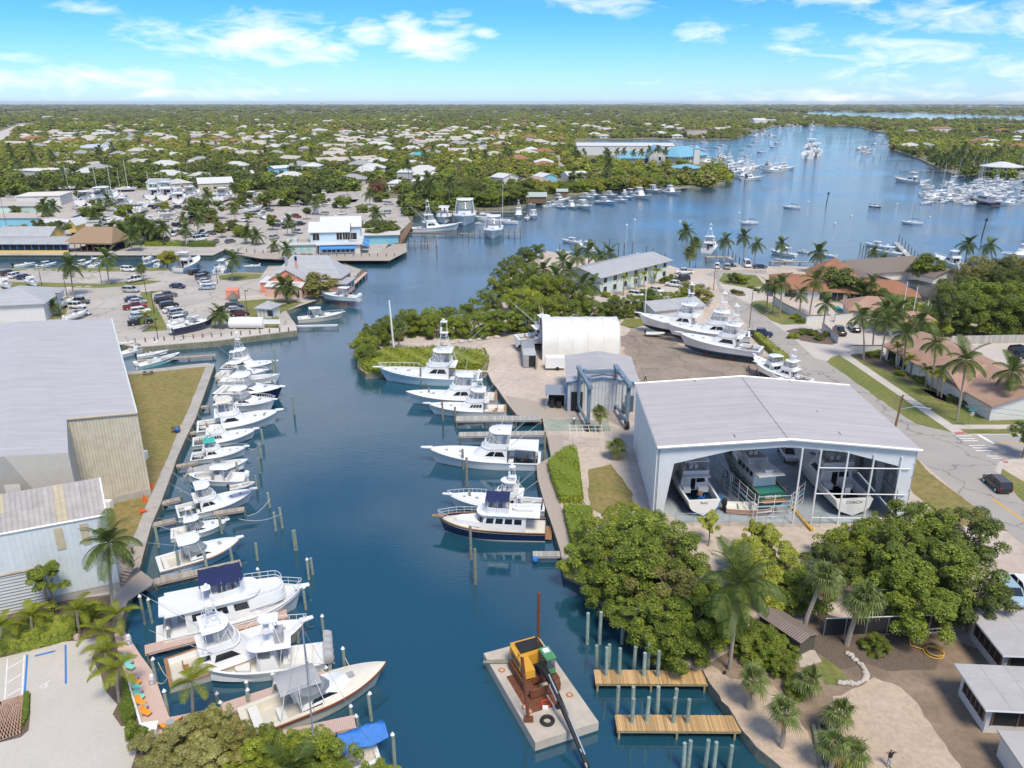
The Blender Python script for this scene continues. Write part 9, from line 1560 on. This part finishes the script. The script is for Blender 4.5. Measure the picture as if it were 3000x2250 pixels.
for n,(v0,v1),(u0,u1),lab,grp,ks in[(74,(386,420),(140,1500),'white-roofed house in the sunlit housing belt','houses of the sunlit housing belt',(0,1,3,3,1,5)),(34,(362,386),(100,2000),'pale house scattered among distant trees','distant houses among trees',(0,3,3,4,1)),(40,(415,470),(40,1500),'grey or white roofed house half hidden in the woods','houses half hidden in the woods',(2,0,1,2)),(22,(372,405),(1560,2180),'white house above the upper basin shore','houses above the upper basin',(0,1,3,5)),(26,(332,362),(0,2300),'tiny far white roof near the horizon','far roofs near the horizon',(5,5,1)),(16,(480,540),(250,1250),'house roof showing between the near woodland trees','roofs in the near woodland',(2,0,1)),(14,(390,440),(2640,3000),'house roof in the wooded right bank','houses on the wooded right bank',(0,2,4,2)),(10,(332,345),(2330,3000),'pale house on the island beyond the river','houses on the far island',(0,4,5)),(14,(311,325),(0,2300),'large pale hall on the horizon','halls on the horizon',(6,))]:
 c=0;tries=0
 while c<n and tries<4000:
  tries+=1;u,v=rh.uniform(u0,u1),rh.uniform(v0,v1);p=W(u,v)
  if not land_ok(np.array([[p.x,p.y]]))[0]:continue
  if any((p.x-x)**2+(p.y-y)**2<(r+13)**2 for x,y,r in HB[-160:]):continue
  far_house(p.x,p.y,rh.choice(ks),lab,grp,rh.uniform(.85,1.25));c+=1
rs_=np.random.RandomState(8);ex=[]
while len(ex)<190:
 u,v=rs_.uniform(60,1650),rs_.choice((rs_.uniform(392,436),rs_.uniform(355,395),rs_.uniform(436,500)),p=(.6,.25,.15));p=W(u,v)
 if land_ok(np.array([[p.x,p.y]]))[0]and not any((p.x-x)**2+(p.y-y)**2<(r+11)**2 for x,y,r in HB):ex.append((p.x,p.y));HB.append((p.x,p.y,12))
EXH=np.array(ex)
for o in C.objects:  # keep trees off the named houses
 if o.parent is None and o.get('category')in('house','clubhouse','shed','pavilion','shelter','warehouse','shop')and o.name.split('.')[0]!='house' or(o.parent is None and o.get('category')=='house' and o.type=='EMPTY'):
  m_=o.matrix_basis;c=m_@Vector((9,6,0));HB.append((c.x,c.y,12))
HBA=np.array(HB)
def wood_points(n,ymin,ymax,wfun,seed):
 rs=np.random.RandomState(seed);out=[]
 while sum(map(len,out))<n:
  y=ymin+(ymax-ymin)*rs.rand(6000)**1.0;x=rs.uniform(-1,1,6000)*(y*.72+60);xy=np.c_[x,y];xy=xy[land_ok(xy)]
  if len(HBA):
   d=xy[:,None,:]-HBA[None,:,:2];r=HBA[None,:,2];front=(np.abs(d[...,0])<r*.8)&(d[...,1]<4)&(d[...,1]>-r*1.5);bad=((d**2).sum(-1)<(r*.8)**2)|front;xy=xy[~bad.any(1)]
  out.append(xy)
 return np.concatenate(out)[:n]
def woodland(name,label,pts,scl,zs,sources,seed,off=.55):
 rs=np.random.RandomState(seed);n=len(pts);s=rs.uniform(*scl,n);me=bpy.data.meshes.new(name);me.vertices.add(n);me.vertices.foreach_set('co',np.c_[pts,GZ+s*zs*off].astype('f').ravel())
 me.attributes.new('s','FLOAT_VECTOR','POINT').data.foreach_set('vector',np.c_[s,s,s*zs].astype('f').ravel());me.attributes.new('r','FLOAT_VECTOR','POINT').data.foreach_set('vector',np.c_[np.zeros(n),np.zeros(n),rs.uniform(0,6.28,n)].astype('f').ravel())
 noise=np.sin(pts[:,0]*.013+1)+np.sin(pts[:,1]*.011+pts[:,0]*.006)+rs.normal(size=n)*1.1+np.clip((pts[:,1]-800)/300,-1.3,.6);k=np.clip(((noise+2.6)/5.2*len(sources)).astype(int),0,len(sources)-1);me.attributes.new('k','INT','POINT').data.foreach_set('value',k.astype('i'))  # index leans dark nearby, light far off: cloud shadow put into leaf colour
 o=tag(put(name,me),label,None,None,'stuff');g=bpy.data.node_groups.new(name,'GeometryNodeTree');g.interface.new_socket('Geometry',in_out='INPUT',socket_type='NodeSocketGeometry');g.interface.new_socket('Geometry',in_out='OUTPUT',socket_type='NodeSocketGeometry')
 nn=g.nodes;L=g.links.new;gi=nn.new('NodeGroupInput');go=nn.new('NodeGroupOutput');ip=nn.new('GeometryNodeInstanceOnPoints');jg=nn.new('GeometryNodeJoinGeometry')
 for src in reversed(sources):
  oi=nn.new('GeometryNodeObjectInfo');oi.inputs['Object'].default_value=src;oi.inputs['As Instance'].default_value=True;L(oi.outputs['Geometry'],jg.inputs[0])
 L(gi.outputs[0],ip.inputs['Points']);L(jg.outputs[0],ip.inputs['Instance']);ip.inputs['Pick Instance'].default_value=True
 for nm,tp,so_ in(('s','FLOAT_VECTOR','Scale'),('r','FLOAT_VECTOR','Rotation'),('k','INT','Instance Index')):
  na=nn.new('GeometryNodeInputNamedAttribute');na.data_type=tp;na.inputs['Name'].default_value=nm;L(na.outputs['Attribute'],ip.inputs[so_])
 L(ip.outputs[0],go.inputs[0]);md=o.modifiers.new('woodland','NODES');md.node_group=g;return o
 # a mixed row of far trees that the woodland repeats
SRC=[]
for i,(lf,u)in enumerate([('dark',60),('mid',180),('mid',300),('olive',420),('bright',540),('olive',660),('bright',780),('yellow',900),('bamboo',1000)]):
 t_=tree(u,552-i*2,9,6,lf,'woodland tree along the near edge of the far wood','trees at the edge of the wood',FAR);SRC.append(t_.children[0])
for i in range(70):  # palms standing out of the woodland
 p=wood_points(1,350,900,None,100+i)[0];palm(0,0,0,0,('coc','sab')[i%3==0],'palm rising out of the far woodland','palms in the far woodland',near=False,size=1.1,h=R.uniform(9,14),loc=Vector((p[0],p[1],GZ)),thick=.2)
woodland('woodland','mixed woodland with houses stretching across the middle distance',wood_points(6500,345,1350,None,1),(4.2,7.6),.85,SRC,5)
woodland('woodland','woodland fading to the horizon',wood_points(6500,1350,4200,None,2),(6,14),.62,SRC[2:],6)  # lighter leaf sources only: the sunlit distance is put into the colour
HS=[o for o in C.objects if o.name.startswith('house')and o.type=='MESH' and o.data in HP[:6]];HS=[next(o for o in HS if o.data==m)for m in HP[:5]]
woodland('distant_houses','mass of further house roofs packed into the sunlit housing belt',EXH,(.85,1.2),1,HS,9,0)
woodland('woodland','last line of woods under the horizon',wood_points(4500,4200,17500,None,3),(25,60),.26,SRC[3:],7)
# far river bridge
a,b_=W(1790,309.5),W(2080,311.5);mb=MB();n=14
for i in range(n):f=i/(n-1);p=a.lerp(b_,f);zz=12+22*math.sin(math.pi*f);q=a.lerp(b_,min(1,f+1/n));z1=12+22*math.sin(math.pi*min(1,f+1/n));mb.loft([[(p.x,p.y-8,zz),(p.x,p.y+8,zz),(p.x,p.y+8,zz+6),(p.x,p.y-8,zz+6)],[(q.x,q.y-8,z1),(q.x,q.y+8,z1),(q.x,q.y+8,z1+6),(q.x,q.y-8,z1+6)]]);mb.bx(p.x-6,p.x+6,p.y-6,p.y+6,0,zz)
tag(put('bridge',mesh('bridge',mb,concrete)),'low arched road bridge far off on the horizon water','bridge')
# the crowded yards north of the canal: parked cars, hulls and small trees
for i in range(190):
 u,v=rh.uniform(20,1150),rh.uniform(572,735);p=W(u,v)
 if not inside(np.array([[u,v]]),LOT2)[0]or any(abs(u-a)<14 and abs(v-b_)<5 for a,b_ in YARD)or(v>700 and(u<640 or u>790)):continue
 YARD.append((u,v));k=rh.random()
 if k<.42 and v<735:car(rh.choice('susp'),rh.choice('wwskgnrs'),u,v,30*rh.choice((-1,1)),rh.uniform(-8,8),'parked in the crowded lots north of the canal','cars in the lots north of the canal')
 elif k<.62 and v<660:q=p+Vector((rh.uniform(-9,9),rh.uniform(3,7),0));far(rh.choice(('cruiser','open','console','fly')),(u,v),proj(q),'white powerboat on stands in the crowded storage yard','powerboats stored ashore',z=GZ+.9,L=rh.uniform(7,10))
 elif k<.9:tree(u,v,rh.uniform(4,7),rh.uniform(2.5,4.5),rh.choice(('mid','dark','olive','bright')),'small tree among the crowded lots north of the canal','small trees in the lots north of the canal')
 else:palm(u,v,0,0,'coc','palm among the crowded lots north of the canal','palms in the lots north of the canal',near=False,h=rh.uniform(5,8),loc=p)
 # ---------------------------------------------------------------- tell apart the members of the groups by what they stand beside
LM=[('the small jetty with a blue buoy',1600,1622),('the upper new timber dock end',1742,1982),('the lower new timber dock end',1804,2117),('the bulkhead end of the timber docks',2130,2060),('the sky blue boat',580,1645),('the teal bimini boat',640,1340),('the canal corner of the quay',630,1067),('the large motor yacht',690,1255),('the palm standing through the boardwalk',569,2132),('the mahogany runabout',900,2080),('the four-engined boat',950,1938),('the navy bimini motor yacht',880,1778),('the navy trawler',1440,1562),('the turquoise cockpit boat',1460,1490),('the longest sport fishing boat',1260,1117),('the boat hoist slip',1590,1245),
('the leaning white pole',1155,1032),('the fabric shelter',1700,1050),('the grey-roofed office',1757,866),('the open shed corner',1930,1530),('the tall leaning coconut palm',2137,1962),('the garden shed',2240,1850),('the screened bungalow',2870,2168),('the board fence',2790,1008),('the white fuel tank',690,962),('the salmon pink restaurant',820,870),('the white restaurant',990,745),('the thatched hut',265,738),('the round fan palm',415,822),('the houseboat',1410,642),('the green-roofed boat shelter',1570,594),('the yacht club tower',2038,480),('the round pavilion',2930,515),('the moored ketch',2565,605),('the slanting pier',2655,740),('the terracotta house',2370,890),('the huge dark oak',605,640),('the street mouth',1010,595),('the motor yacht at the marina tip',2660,535),('the navy marina yacht',2875,600),('the silver-roofed hall',634,558),('the mint green building',60,632),('the white cottage',1496,540),('the middle of the mangrove docks',1800,575),('the grey motorboat with the wake',2366,462),('the bank house',2680,440),('the upper river barn',2228,366),('the narrow canal pier',400,1056),('the script-named boat',2062,1487),('the CHACH boat',2500,1489),('the green trawler',2262,1470),('the blue-bottomed boat on the hard',2230,1040),('the stopped boulders',1300,1010),('the dark tree by the sand',2700,1790),('the pale feathery trees',2230,1690),('the thicket top',2900,880),('the white bench',400,2060)]
LM=[(('the middle boulder' if a=='the stopped boulders' else a),W(u,v))for a,u,v in LM]
ORD='first second third fourth fifth sixth seventh eighth ninth tenth eleventh twelfth'.split()
NB=0
by={}
for o in C.objects:
 if o.parent is None and o.get('group')and o.get('label'):by.setdefault((o['group'],o['label']),[]).append(o)
for(grp,lab),os_ in by.items():
 if len(os_)<2 or len(os_)>70 or any(w in grp for w in('houses','roofs','halls','far woodland','distant streets','edge of the wood')):continue
 near={}
 for o in os_:
  i=min(range(len(LM)),key=lambda k:(o.location-LM[k][1]).length);near.setdefault(i,[]).append(o)
 words_=lab.split();cat=o['category']
 k=next((i for i,w in enumerate(words_)if w in('along','beside','around','in','on','off','at','among','behind','between','crowding','before','of','under','berthed','standing','parked','rising','propped','slung','edging','over','with','beyond','round','leaning')),len(words_));short=' '.join(words_[:min(k,5)])
 for i,l in near.items():
  l.sort(key=lambda o:(o.location-LM[i][1]).length)
  for n,o in enumerate(l):
   if n<12:o['label']=f"{short} standing {ORD[n]} out from {LM[i][0]}" if cat not in('boat','car','rope')else f"{short} lying {ORD[n]} out from {LM[i][0]}"
   # ---------------------------------------------------------------- hazy air
hz_=bpy.data.materials.new('haze');hz_.use_nodes=True;t=hz_.node_tree;t.nodes.clear();out=t.nodes.new('ShaderNodeOutputMaterial');vp=t.nodes.new('ShaderNodeVolumePrincipled')
vp.inputs['Color'].default_value=(.86,.92,1,1);vp.inputs['Density'].default_value=4.5e-5;vp.inputs['Anisotropy'].default_value=.1;t.links.new(vp.outputs[0],out.inputs['Volume'])
tag(put('haze',mesh('haze',MB().bx(-24000,24000,-400,21000,-4,66),hz_)),'thin pale sea haze over the whole view',None,None,'stuff')
